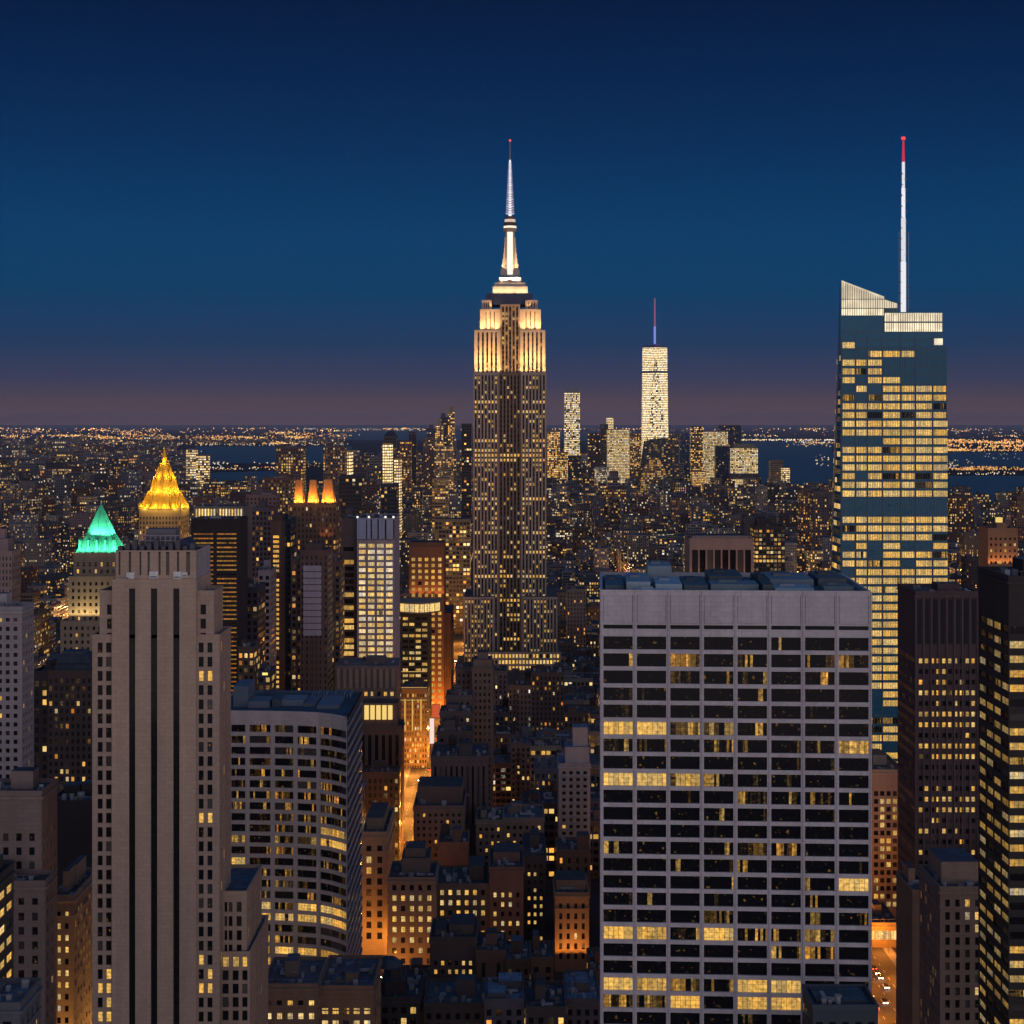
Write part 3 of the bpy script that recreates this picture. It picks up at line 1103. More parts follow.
        adopt(root, m2.build('roof', M_ROOF))
        adopt(root, parapet_mesh(a - .1, b + .1, yy - .1, yy + depth + .1, z1 - .796, .95, .4, cc).build('parapet', M_WALL))
        return pn, ps, len(rw)
    LITL = {4: (0, .9), 5: (.5, .6), 14: (0, .5), 27: (1, 1), 30: (0, .9), 32: (1, 1)}
    front, sides = [], []
    pn, ps, n = shoulder(99.6, 214, 591, 1.2, 13, [(107, 111.6), (200.4, 206)], r0=604.5)
    pn = [p for p in pn if p[0][0][2] > Z(634, Y)]
    front += pn
    sides += [p for p in ps if p[0][0][2] > Z(634, Y)]
    pn, ps, n = shoulder(92.2, 219.6, 635, .6, 17, [(97.6, 102.6), (106, 111.4), (198.6, 203.6), (207.4, 212.4)], r0=642.6)
    front += pn
    sides += ps
    litset = {}
    for q in pn:
        i, j = q[3]
        r = n - 1 - j
        litset[(i, j)] = 0.0
        if (i >= 2 and r in (2, 12)) or (i == 0 and r in (24, 26)) or (i == 1 and r in (23, 24, 25, 26)) or (i == 2 and r in (22, 24)) or (i == 3 and r in (23, 24)):
            litset[(i, j)] = 1.2
    ids = {id(p): litset.get(p[3], 0) for p in pn}

    def emit(lst, most, getlit):
        for k, p in enumerate(lst):
            q, w, h, ij = p
            cx, cy, cz = [sum(a[i] for a in q) / 4 for i in range(3)]
            py = HY + (CZ - cz) * F / cy
            m2 = MB()
            l = getlit(p)
            m2.poly(q, [(0, 0), (w, 0), (w, h), (0, h)], p=(R.random(), l, .45, 1.0))
            p_ = (m2, py)
            yield p_
    rest = MB()
    cnt = 0
    for lst, gl_ in ((front, lambda p: ids.get(id(p), 0)), (sides, lambda p: 1.2 if R.random() < .05 else 0)):
        for m2, py in emit(lst, 100, gl_):
            if py < 1024 and cnt < 100:
                cnt += 1
                adopt(root, m2.build('window', M_WIN))
            else:
                rest.poly(m2.v, m2.uv, p=m2.p[0])
    # lower wings beside the shaft
    pn, ps, n = shoulder(214, 246.7, 891.6, 6, 26, [(224.4, 227.2), (228.6, 232.4), (236.6, 241.6)], r0=902, pit=14.2, name='wing', visx=False)
    pn2, ps2, n2 = shoulder(214, 250, 952, 4.5, 32, [(222.4, 228.6), (232.6, 238.6), (242.2, 247.4)], r0=957, pit=13.4, name='wing')
    for p in pn + ps + pn2 + ps2:
        q, w, h, ij = p
        rest.poly(q, [(0, 0), (w, 0), (w, h), (0, h)], p=(R.random(), 1.2 if (p in pn2 and ij[1] == n2 - 1 and R.random() < .7) or R.random() < .04 else 0, .45, .9))
    o = rest.build('window', M_WIN)
    o['kind'] = 'stuff'
    adopt(root, o)


striped_tower()

# ------------------------------------------------------------------ the curved banded office block
def curved_block():
    root = thing('curved_office', 'pale banded office block whose front curves outward at one end, dark glass flank', 'office block', (X(290, 577), 600, 0))
    pts = [(X(214, 578), 578), (X(247.4, 577.5), 577.5), (X(272.6, 577), 577), (X(295.4, 576), 576), (X(318.4, 574), 574), (X(331, 571.2), 571.2), (X(341, 567.6), 567.6), (X(347, 564.6), 564.6)]
    Y = 577
    zt = Z(711, Y)
    RECTS.append((577, 228, 362, 697, 985))
    back = 620
    xr = pts[-1][0]
    FOOT.append((pts[0][0], xr + 2, 560, back + 2))
    w = (.54, .50, .47)
    pitch = 11.07 * 577 / F
    mb = MB()
    wins = []
    rows = [(Z(725 + 11.07 * k, 577) - 7.2 * 577 / F, Z(725 + 11.07 * k, 577)) for k in range(34)]
    rows = [r for r in rows if r[0] > 4][::-1]
    R = random.Random(17)
    for i in range(len(pts) - 1):
        a, b = pts[i], pts[i + 1]
        wd = math.hypot(b[0] - a[0], b[1] - a[1])
        ud = ((b[0] - a[0]) / wd, (b[1] - a[1]) / wd)
        l = .75 if i < 5 else 0.02
        r = .75 if i < 4 else 0.02
        if i == 6:
            r = .55
        if i == 0:
            l = 6.0
        pn = opening_wall(mb, a, ud, wd, 0, zt, [(l, wd - r)], rows, w, .45)
        wins += [(q, ww, hh, (min(i, 4), ij[1])) for q, ww, hh, ij in pn]
    n = len(rows)
    LIT = {9: {4: .75}, 10: {0: .5, 1: .2, 2: .4, 3: .6, 4: .9}, 8: {2: .45}, 11: {1: .3, 2: .5}, 12: {0: .9}, 13: {2: .5, 1: .3}, 16: {0: .7, 1: .9, 2: .5, 3: 1, 4: .9}, 15: {},
           17: {0: .9, 1: 1, 2: .9, 3: 1, 4: 1.1}, 20: {1: .7, 2: .9, 3: 1, 4: .7}, 21: {1: 1.1, 2: .9, 3: .9, 4: 1.1}, 5: {1: .4}, 6: {2: .4, 3: .3}, 1: {1: .25, 3: .3, 4: .3, 0: .3}, 3: {3: .3, 4: .2}}

    def fn(ij):
        r = n - 1 - ij[1]
        l = LIT.get(r, {}).get(ij[0], .14 + .26 * R.random())
        return (R.random(), l, .5 + R.uniform(-.16, .12), R.uniform(.75, 1.05))
    # flank: dark glass with pale slanting bands
    mb.wallquad((xr, back), (pts[0][0], back), 0, zt, c=w)
    mb.wallquad((pts[0][0], back), pts[0], 0, zt, c=w)
    adopt(root, mb.build('wall', M_WALL))
    add_windows(root, wins, fn, 100, 985)
    mb = MB()
    mb.wallquad(pts[-1], (xr, back), 0, zt, c=(.02, .05, .085))
    adopt(root, mb.build('flank_glass', M_GLASS))
    mb = MB()
    z = 4.0
    while z < zt - 1:
        mb.box(xr + .004, xr + .3, pts[-1][1] + .1, back - .1, z, z + 1.35, (.13, .22, .30), bottom=True)
        z += pitch
    adopt(root, mb.build('flank_bands', M_METAL))
    mb = MB()
    ring = [(p[0], p[1], zt - .8) for p in pts] + [(xr, back, zt - .8), (pts[0][0], back, zt - .8)]
    mb.poly(ring, c=(.075, .11, .15))
    adopt(root, mb.build('roof', M_ROOF))
    mb = MB()
    for k in range(len(pts) - 1):
        a, b = pts[k], pts[k + 1]
        mb.poly([(a[0], a[1] + .6, zt - .8), (b[0], b[1] + .6, zt - .8), (b[0], b[1] + .6, zt), (a[0], a[1] + .6, zt)], c=w)
        mb.poly([(a[0], a[1], zt), (b[0], b[1], zt), (b[0], b[1] + .6, zt), (a[0], a[1] + .6, zt)], c=w)
    mb.box(xr - .6, xr, pts[-1][1] + .6, back, zt - .79, zt + .02, (.06, .09, .12))
    mb.box(pts[0][0], xr - .6, back - .6, back, zt - .79, zt + .3, (.1, .15, .2))
    adopt(root, mb.build('parapet', M_WALL))
    for a, b, c_, d_, h, g in ((249, 270, 588, 600, 2.2, .2), (272, 280, 590, 606, 2.6, .1), (280, 303, 592, 604, 2.0, .24), (304, 316, 590, 606, 1.4, .16), (318, 340, 586, 608, 1.2, .2)):
        mb = MB()
        mb.box(X(a, 590), X(b, 590), c_, d_, zt - .795, zt - .8 + h, (g * .8, g, g * 1.2))
        adopt(root, mb.build('plant_box', M_METAL))
    mb = MB()
    mb.box(X(231, 585), X(246, 585), 590, 606, zt - .795, zt + 6.5, (.13, .18, .23))
    adopt(root, mb.build('lift_house', M_METAL))
    mb = MB()
    for k in range(14):
        u = X(305 + k * 3, 590)
        mb.box(u, u + .5, 610, 617, zt - .795, zt + .4 + .3 * (k % 3), (.2, .26, .32))
    o = mb.build('rooftop_units', M_METAL)
    o['kind'] = 'stuff'
    adopt(root, o)


curved_block()

# ------------------------------------------------------------------ the stepped art deco tower with the lit crown
def deco_tower():
    Y = 1290.0
    s = Y / F
    lime = (.44, .375, .31)
    root = thing('art_deco_skyscraper', 'tallest stepped limestone skyscraper with floodlit crown, mast and needle antenna', 'skyscraper', (X(510, Y), Y + 30, 0))
    RECTS.append((Y, 463, 560, 300, 720))
    FOOT.append((X(458, Y), X(565, Y), Y - 12, Y + 70))
    R = random.Random(3)
    zs = lambda py: Z(py, Y)
    win_f, spare = [], []

    def strip_wall(mb, a, ud, wd, z0, z1, ncol, rows, frac=.5, margin=.6, c=lime, reveal=.5, collect=True, fullrows=(), lit=.16, strength=.95, upper=None):
        """piers with recessed strips; each strip holds windows over dark spandrels"""
        cu = grid_cuts(wd, 1, frac, margin, ncol)
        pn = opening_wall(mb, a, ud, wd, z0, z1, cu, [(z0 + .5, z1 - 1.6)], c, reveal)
        nx, ny = ud[1], -ud[0]
        for q, w, h, ij in pn:
            l, r_ = q[0], q[1]
            spand.poly([q[0], q[1], q[2], q[3]], c=(.05, .04, .033))
            z = z1 - 2.6
            k = 0
            while z - 2.3 > z0 + .6:
                p4 = [(l[0] + nx * .03, l[1] + ny * .03, z - 2.1), (r_[0] + nx * .03, r_[1] + ny * .03, z - 2.1), (r_[0] + nx * .03, r_[1] + ny * .03, z), (l[0] + nx * .03, l[1] + ny * .03, z)]
                py = HY + (CZ - z + 1) * F / l[1]
                fullrow = any(abs(py - f) < 2.3 for f in fullrows)
                on = R.random() < (.9 if fullrow else lit)
                pr = (R.random(), 1.2 if on else 0, .42 + R.uniform(-.2, .2), (R.uniform(.9, 1.3) if fullrow else R.uniform(.45, 1.0)) * strength)
                win_f.append((p4, w, 2.1, pr, on and ny < 0))
                z -= 3.72
                k += 1
    spand = MB()
    mb = MB()
    FR = (403.5, 412, 441, 450.5, 455, 462, 496.5, 531, 535, 553, 598, 574)
    # shaft: two flanks and a recessed centre bay
    zb, ztop = 20.0, zs(373)
    D = 44.0
    strip_wall(mb, (X(473.2, Y), Y), (1, 0), X(498.5, Y) - X(473.2, Y), zb, ztop, 7, 1, fullrows=FR, lit=.32)
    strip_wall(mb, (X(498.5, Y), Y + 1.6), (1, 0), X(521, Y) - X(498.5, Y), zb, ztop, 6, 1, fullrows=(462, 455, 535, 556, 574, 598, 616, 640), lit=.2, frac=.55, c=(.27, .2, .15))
    strip_wall(mb, (X(521, Y), Y), (1, 0), X(546.4, Y) - X(521, Y), zb, ztop, 7, 1, fullrows=FR, lit=.32)
    for xa, fl in ((X(498.5, Y), 1), (X(521, Y), 0)):
        q = [(xa, Y + 1.6), (xa, Y)] if fl == 0 else [(xa, Y), (xa, Y + 1.6)]
        mb.wallquad(q[0], q[1], zb, ztop, c=lime)
    strip_wall(mb, (X(546.4, Y), Y), (0, 1), D, zb, ztop, 11, 1)
    strip_wall(mb, (X(473.2, Y), Y + D), (0, -1), D, zb, ztop, 11, 1)
    mb.wallquad((X(546.4, Y), Y + D), (X(473.2, Y), Y + D), zb, ztop, c=lime)
    mb.poly([(X(473.2, Y), Y, ztop), (X(546.4, Y), Y, ztop), (X(546.4, Y), Y + D, ztop), (X(473.2, Y), Y + D, ztop)], c=lime)
    adopt(root, mb.build('shaft', M_WALL))
    # lower wings
    for pa, pb, top, d0, nc in ((463.6, 494, 597, -8, 9), (522.5, 557.5, 597, -8, 10)):
        mb = MB()
        y = Y + d0
        strip_wall(mb, (X(pa, y), y), (1, 0), X(pb, y) - X(pa, y), zb, Z(top, y), nc, 1, frac=.46, lit=.4, strength=.8)
        mb.wallquad((X(pb, y), y), (X(pb, y), Y + 56), zb, Z(top, y), c=lime)
        mb.wallquad((X(pb, y), Y + 56), (X(pa, y), Y + 56), zb, Z(top, y), c=lime)
        mb.wallquad((X(pa, y), Y + 56), (X(pa, y), y), zb, Z(top, y), c=lime)
        mb.poly([(X(pa, y), y, Z(top, y)), (X(pb, y), y, Z(top, y)), (X(pb, y), Y + 56, Z(top, y)), (X(pa, y), Y + 56, Z(top, y))], c=(.1, .1, .11))
        adopt(root, mb.build('wing', M_WALL))
    # five storey base with bright windows under its cornice
    mb = MB()
    y = Y - 11
    bx0, bx1 = X(483, y), X(561, y)
    zc = Z(652, y)
    pn = opening_wall(mb, (bx0, y), (1, 0), bx1 - bx0, 0, zc, grid_cuts(bx1 - bx0, 2.6, .62, 1), row_cuts(Z(672, y), zc, 4.6, .6, .8) , lime, .5)
    mb.wallquad((bx1, y), (bx1, Y + 60), 0, zc, c=lime)
    mb.wallquad((bx1, Y + 60), (bx0, Y + 60), 0, zc, c=lime)
    mb.wallquad((bx0, Y + 60), (bx0, y), 0, zc, c=lime)
    mb.poly([(bx0, y, zc), (bx1, y, zc), (bx1, Y + 60, zc), (bx0, Y + 60, zc)], c=(.12, .11, .1))
    adopt(root, mb.build('base', M_WALL))
    for q, w, h, ij in pn:
        spare.append((q, w, h, (R.random(), 1.2 if R.random() < .85 else 0, .38 + R.uniform(-.12, .1), R.uniform(.9, 1.4))))
    # upper floodlit stages
    U = (.46, .42, .35)

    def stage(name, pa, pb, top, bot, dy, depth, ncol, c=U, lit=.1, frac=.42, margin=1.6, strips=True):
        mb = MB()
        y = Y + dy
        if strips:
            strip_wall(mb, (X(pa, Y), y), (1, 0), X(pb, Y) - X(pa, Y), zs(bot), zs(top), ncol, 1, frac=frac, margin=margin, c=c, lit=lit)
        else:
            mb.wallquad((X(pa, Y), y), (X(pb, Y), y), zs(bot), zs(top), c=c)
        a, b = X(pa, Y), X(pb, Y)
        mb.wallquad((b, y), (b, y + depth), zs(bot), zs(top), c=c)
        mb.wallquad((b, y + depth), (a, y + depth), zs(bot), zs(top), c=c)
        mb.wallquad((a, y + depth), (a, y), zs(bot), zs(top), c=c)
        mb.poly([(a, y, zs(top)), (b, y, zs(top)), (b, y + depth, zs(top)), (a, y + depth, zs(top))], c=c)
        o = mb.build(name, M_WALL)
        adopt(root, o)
    zb_ = 373 - .01
    stage('upper_stage', 474.2, 500.3, 330, zb_, .8, 42, 5, lit=.05)
    stage('upper_stage', 520, 545.4, 330, zb_, .8, 42, 5, lit=.05)
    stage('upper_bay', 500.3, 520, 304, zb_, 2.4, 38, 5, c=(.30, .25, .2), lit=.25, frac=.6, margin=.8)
    stage('crown_stage', 480, 500.3, 309, 330.003, 3.2, 36, 3, frac=.2, margin=3.0, lit=0)
    stage('crown_stage', 520, 541, 309, 330.003, 3.2, 36, 3, frac=.2, margin=3.0, lit=0)
    stage('crown_turret', 481.6, 491.6, 299.5, 309.003, 5, 8, 3, frac=.35, lit=0)
    stage('crown_turret', 525.4, 538, 299.5, 309.003, 5, 8, 3, frac=.35, lit=0)
    stage('parapet_band', 486, 533, 292.5, 304, 8, 30, 9, c=(.08, .10, .16), strips=False)
    stage('mast_base', 492.4, 528, 285, 292.503, 12, 22, 0, c=(.42, .4, .36), strips=False)
    stage('mast_base', 494.5, 526, 281, 285.003, 13.5, 19, 0, c=(.42, .4, .36), strips=False)
    stage('mast_base', 498.5, 522, 275.5, 281.003, 15.5, 15, 0, c=(.5, .47, .42), strips=False)
    ym = Y + 23
    za_ = lambda py: Z(py, ym)
    mcx = X(510, Y)
    mb = MB()
    r = 8 * s * .62
    mb.prism(circ(mcx, ym, r * 1.12, 12, .26), za_(275.5), za_(232), (.42, .39, .35), scale_top=.92)
    adopt(root, mb.build('mooring_mast', M_WALL))
    for k, (sx, sy) in enumerate(((-1, -.4), (1, -.4), (-1, .8), (1, .8))):
        mb = MB()
        xx = mcx + sx * r * 1.0
        yy = ym + sy * r
        wv = 1.1
        n = 7
        for i in range(n):                   # winged buttress stepping in as it rises
            za, zb2 = 275.5 - 38 * i / n, 275.5 - 38 * (i + 1) / n
            ex = (1 - i / n) ** 2 * 3.4 + .35
            xa, xb = (xx - ex, xx + .4) if sx < 0 else (xx - .4, xx + ex)
            mb.box(xa, xb, yy - wv, yy + wv, za_(za), za_(zb2), (.44, .41, .37))
        adopt(root, mb.build('buttress', M_WALL))
    mlit = MB()
    mlit.box(mcx - 2.1, mcx + 2.1, ym - r * 1.15, ym - r * .8, za_(275), za_(232.5), (1, .9, .72), p=(0, 0, .5, 1.25))
    adopt(root, mlit.build('mast_window', M_LAMP))
    for pa, pb, rr, c, em in ((232, 228.4, 5.2, (.3, .28, .26), 0), (228.4, 226.2, 5.0, (1, .86, .66), 1.1), (226.2, 222.5, 4.8, (.1, .07, .07), 0), (222.5, 219.5, 4.2, (1, .75, .6), .7), (219.5, 216.5, 3.4, (.12, .1, .1), 0)):
        mb = MB()
        mb.prism(circ(mcx, ym, rr, 14), za_(pa), za_(pb) - .004, c, p=(0, 0, .5, em))
        adopt(root, mb.build('mast_ring', M_LAMP if em else M_METAL))
    # antenna: stacked lit drums on a lattice, then a needle with a red tip
    mb = MB()
    mb.prism(circ(mcx, ym, 1.25, 8), za_(216.5), za_(160), (.9, .88, .92), scale_top=.55, p=(0, 0, .5, 1.1))
    n = 22
    for i in range(n):
        py = 214 - 52 * i / n
        rr = (3.4 - 2.2 * i / n)
        mb.prism(circ(mcx, ym, rr, 10), za_(py), za_(py - .9), (.62, .56, .72), p=(0, 0, .5, .55 + .3 * (i % 3 == 0)))
    adopt(root, mb.build('antenna', M_LAMP))
    mb = MB()
    mb.prism(circ(mcx, ym, .62, 8), za_(160), za_(141), (.25, .2, .25), scale_top=.5, p=(0, 0, .5, .35))
    adopt(root, mb.build('antenna_needle', M_LAMP))
    mb = MB()
    mb.prism(circ(mcx, ym, .8, 8), za_(141.5), za_(139.5), (1, .1, .06), p=(0, 0, .5, 1.2))
    adopt(root, mb.build('beacon', M_LAMP))
    adopt(root, spand.build('spandrels', M_METAL))
    order = sorted(win_f, key=lambda w: (not w[4], -w[0][2][2]))
    k = 0
    rest = MB()
    for q, w, h, pr, on in order:
        py = HY + (CZ - q[2][2]) * F / q[0][1]
        if on and k < 100 and py < 660 and R.random() < .4:
            m2 = MB()
            m2.poly(q, [(0, 0), (w, 0), (w, h), (0, h)], p=pr)
            adopt(root, m2.build('window', M_WIN))
            k += 1
        else:
            rest.poly(q, [(0, 0), (w, 0), (w, h), (0, h)], p=pr)
    for q, w, h, pr in spare:
        rest.poly(q, [(0, 0), (w, 0), (w, h), (0, h)], p=pr)
    o = rest.build('window', M_WIN)
    o['kind'] = 'stuff'
    adopt(root, o)
    # floodlights on the setbacks
    wc = (1.0, .51, .17)
    for px in (476, 481, 487, 493, 499):
        for xx in (px, 1020 - px):
            spot(root, (X(xx, Y), Y - 2.6, zs(373.5)), (X(xx, Y), Y + 1.2, zs(345)), 5000, wc, 120)
            spot(root, (X(xx, Y), Y - 7.5, zs(376)), (X(xx, Y), Y + .8, zs(342)), 34000, wc, 62, .6, .8)
    for px in (503, 510, 517):
        spot(root, (X(px, Y), Y - 1.2, zs(373.5)), (X(px, Y), Y + 3, zs(345)), 2600, wc, 120)
    for px in (482, 489, 496):
        for xx in (px, 1020 - px):
            spot(root, (X(xx, Y), Y + 1.0, zs(329.5)), (X(xx, Y), Y + 4.5, zs(314)), 3200, wc, 130)
            spot(root, (X(xx, Y), Y - 3.0, zs(330)), (X(xx, Y), Y + 3.5, zs(318)), 11000, (1, .5, .2), 80, .6, .8)
    for sx in (-1, 1):
        for dy in (6, 16, 28):
            xx = X(510, Y) + sx * (X(546.5, Y) - X(510, Y) + 2.4)
            spot(root, (xx, Y + dy, zs(373.5)), (xx - sx * 3.4, Y + dy, zs(345)), 9000, wc, 120)
        spot(root, (X(510, Y) + sx * 15, Y + 3.5, zs(306)), (X(510, Y) + sx * 13, Y + 6, zs(298)), 900, wc, 120)
    for px in (495, 502, 510, 518, 525):
        spot(root, (X(px, Y), Y + 8.4, zs(291.5)), (X(px, Y), Y + 18, zs(278)), 2600, (1, .64, .3), 130)
    for px in (500, 505, 515, 520):
        spot(root, (X(px, Y), Y + 13.2, zs(280.5)), (X(510, Y), ym - 4, zs(262)), 26000, (1, .60, .28), 80)


deco_tower()

# ------------------------------------------------------------------ the sloped glass tower with the spire
def glass_tower():
    Y = 825.0
    s = Y / F
    root = thing('glass_tower', 'faceted glass skyscraper full of yellow lit floors with slanted crown and white spire', 'skyscraper', (X(893, Y), Y + 22, 0))
    RECTS.append((Y, 829, 949, 279, 970))
    FOOT.append((X(826, Y), X(952, Y), Y - 2, Y + 62))
    R = random.Random(23)
    zz = lambda py: Z(py, Y)
    glass = (.025, .17, .28)
    D = 52.0
    xl, xr = X(840.5, Y), X(949, Y)
    xr2, xr3 = X(946.6, Y), X(943, Y)
    # front outline with a slanted crown
    fr = [(xl, 0), (xr, 0), (xr2, zz(346)), (xr3, zz(346)), (xr3, zz(312)), (X(899, Y), zz(312)), (X(898, Y), zz(303)), (xl, zz(279.5))]
    mb = MB()
    gp_ = dict(c=glass)
    mb.poly([(x, Y, z) for x, z in fr], [(x, z) for x, z in fr], **gp_)
    fb = (X(821.0, Y + D), Y + D)
    ft = (X(839.4, Y + D), Y + D)
    zt = zz(279.5)
    mb.poly([(fb[0], Y + D, 0), (ft[0], Y + D, zt)] + [(x, Y + D, z) for x, z in fr[6:0:-1]], **gp_)
    for i in range(1, len(fr) - 1):
        a, b = fr[i], fr[i + 1]
        bb = (X(839.4, Y + D), b[1]) if i == len(fr) - 2 else b
        mb.poly([(a[0], Y, a[1]), (a[0], Y + D, a[1]), (bb[0], Y + D, bb[1]), (b[0], Y, b[1])], **gp_)
    # facet on the side towards the avenue, leaning outward at the foot
    mb.poly([(fb[0], fb[1], 0), (xl, Y, 0), (xl, Y, zz(279.5)), (ft[0], ft[1], zt)], **gp_)
    adopt(root, mb.build('glass_body', M_SKYGLASS))

    def front(pa, pb, z0, z1, d=.06):
        a, b = X(pa, Y), X(pb, Y)
        return [(a, Y - d, z0), (b, Y - d, z0), (b, Y - d, z1), (a, Y - d, z1)]
    cols = [(842.3, 854.6), (856, 866.4), (868, 881.6), (883, 900), (901.6, 914.4), (916, 931.6), (933.4, 947.6)]
    dark_cells = set()
    ones, rest = [], MB()
    r = 0
    py = 333.5
    while py < 960:
        for i, (a, b) in enumerate(cols):
            z1 = zz(py)
            z0 = zz(py + 5.9)
            if z0 < 3:
                continue
            share = .95
            if py < 384:                                     # the dark blue upper glass
                share = 0
                if i == 0 and py > 338:
                    share = .6
                if i in (1, 2) and py > 345:
                    share = .7 if R.random() < .7 else .3
                if i == 3 and 345 < py < 357:
                    share = .9
                if i == 4 and 345 < py < 357:
                    share = .5
                if i == 3 and 376 < py < 386:
                    share = 1.1
            elif py < 400:
                share = .9 if i > 2 else .3
            elif 437 < py < 446:
                share = .05 if i < 3 else .9
            elif 494 < py < 509:
                share = .04
            elif 541 < py < 547:
                share = .1 if i in (0, 2, 4, 5) else .9
            elif py > 690:
                share = .5
            elif R.random() < .05:
                share = .4
            x = R.random()
            lit = R.uniform(.85, 1.3) if x < share else (R.uniform(.2, .55) if x < share + .1 * (share > 0) else 0)
            q = front(a, min(b, 946 if py < 420 else b), z0, z1)
            w = q[1][0] - q[0][0]
            pr = (R.random(), lit, .37 + R.uniform(-.1, .08), R.uniform(.85, 1.1))
            vis = py < 585 or (a > 866 and b < 900)
            ones.append((q, w, z1 - z0, pr, vis, lit))
        py += 8.73
    # the lit floors on the facet
    mf = MB()
    k_ = zz(345) / zt
    fk = fb[0] + (ft[0] - fb[0]) * k_
    mf.poly([(fb[0] - .1, fb[1], 0), (xl - .1, Y, 0), (xl - .1, Y, zz(345)), (fk - .1, Y + D, zz(345))],
            [(0, -zz(345) / 4.29), (6, -zz(345) / 4.29), (6, 0), (0, 0)], c=glass, p=(.4, .30, .9, 1.0))
    adopt(root, mf.build('facet_windows', M_FAC))
    ones.sort(key=lambda o: (not o[4], -o[5]))
    ones = [o for o in ones if o[5] > 0]
    for k, (q, w, h, pr, vis, lit) in enumerate(ones):
        if k < 100:
            m2 = MB()
            m2.poly(q, [(0, 0), (w, 0), (w, h), (0, h)], p=pr)
            adopt(root, m2.build('window', M_WIN))
        else:
            rest.poly(q, [(0, 0), (w, 0), (w, h), (0, h)], p=pr)
    o = rest.build('window', M_WIN)
    o['kind'] = 'stuff'
    adopt(root, o)
    # mullions and floor edges of the glass skin
    mb = MB()
    py = 331
    while py < 970:
        a, b, z = xl, xr - .6, zz(py)
        if z > 2:
            mb.box(a, b if py > 346 else xr3, Y - .16, Y - .065, z - .28, z, (.10, .16, .2), bottom=True)
        py += 8.73
    for px in [841.6, 855.3, 867.2, 882.3, 900.8, 915.2, 932.5]:
        mb.box(X(px, Y) - .16, X(px, Y) + .16, Y - .22, Y - .163, 0, zz(334), (.12, .16, .19))
    for k in range(46):
        px = 842.5 + 2.3 * k
        mb.box(X(px, Y) - .06, X(px, Y) + .06, Y - .14, Y - .07, 0, zz(346), (.05, .1, .14))
    adopt(root, mb.build('mullions', M_METAL))
    # backlit crown screens
    m3, t, o3 = mat('crown_screen')
    b = nd(t, 'ShaderNodeBsdfPrincipled')
    t.links.new(b.outputs[0], o3.inputs[0])
    b.inputs['Base Color'].default_value = (.30, .30, .28, 1)
    b.inputs['Roughness'].default_value = .4
    uv = nd(t, 'ShaderNodeUVMap', uv_map='UVMap')
    nz = nd(t, 'ShaderNodeTexNoise')
    nz.inputs['Scale'].default_value = .16
    nz.inputs['Detail'].default_value = 4
    t.links.new(uv.outputs[0], nz.inputs[0])
    nz2 = nd(t, 'ShaderNodeTexWhiteNoise', noise_dimensions='2D')
    vm = nd(t, 'ShaderNodeVectorMath', operation='FLOOR')
    ms = nd(t, 'ShaderNodeVectorMath', operation='MULTIPLY')
    ms.inputs[1].default_value = (.55, .14, 1)
    t.links.new(uv.outputs[0], ms.inputs[0])
    t.links.new(ms.outputs[0], vm.inputs[0])
    t.links.new(vm.outputs[0], nz2.inputs['Vector'])
    pa = nd(t, 'ShaderNodeAttribute', attribute_name='wprm')
    e = math_(t, 'MULTIPLY', math_(t, 'MULTIPLY_ADD', nz.outputs[0], 1.1, .25), math_(t, 'MULTIPLY_ADD', nz2.outputs[0], .4, .75))
    t.links.new(math_(t, 'MULTIPLY', e, pa.outputs['Alpha']), b.inputs['Emission Strength'])
    b.inputs['Emission Color'].default_value = (1, .84, .54, 1)
    m3.cycles.emission_sampling = 'NONE'

    def screen(poly, st, nm='crown_screen'):
        mb = MB()
        pts = [(X(a, Y), Y - .25, zz(b_)) for a, b_ in poly]
        mb.poly(pts, [(p[0], p[2]) for p in pts], p=(0, 0, 0, st))
        cx_ = sum(p[0] for p in pts) / len(pts)
        n = len(pts)
        for i in range(n):
            A, B = pts[i], pts[(i + 1) % n]
            mb.poly([A, (A[0], Y - .1, A[2]), (B[0], Y - .1, B[2]), B], p=(0, 0, 0, 0))
        adopt(root, mb.build(nm, m3))
    screen([(841.6, 299), (884, 299), (884, 296.6), (841.6, 280.4)], .8)
    screen([(841.6, 308), (897, 308), (897, 303.6), (884.6, 299.6), (841.6, 299.6)], 1.0)
    screen([(841.6, 315.4), (883.4, 315.4), (883.4, 308.8), (841.6, 308.8)], 1.35)
    screen([(884.2, 321.5), (942.4, 321.5), (942.4, 313), (884.2, 313)], 1.15)
    screen([(884.2, 331.6), (942.4, 331.6), (942.4, 323), (884.2, 323)], 1.4)
    screen([(934, 345), (942.6, 345), (942.6, 338.5), (934, 338.5)], 1.0)
    # vertical ribs over the screens
    mb = MB()
    for k in range(44):
        px = 843 + 2.3 * k
        top = 281 + (px - 841) * .41 if px < 897 else 312.6
        bot = 315.4 if px < 884 else 331.8
        mb.box(X(px, Y) - .14, X(px, Y) + .14, Y - .42, Y - .262, zz(bot), zz(top + .4), (.3, .29, .25))
    adopt(root, mb.build('crown_ribs', M_METAL))
    # spire
    xs, ys = X(903.4, Y + 8), Y + 8
    zz = lambda py: Z(py, Y + 8)
    mb = MB()
    for a, b, r0, st in ((312, 262, 1.3, .92), (262, 218, 1.15, .8), (218, 188, .95, .95), (188, 162, .75, .85)):
        mb.prism(circ(xs, ys, r0, 10), zz(a), zz(b) - .01, (.92, .92, .97), p=(0, 0, .5, st))
    adopt(root, mb.build('spire', M_LAMP))
    mb = MB()
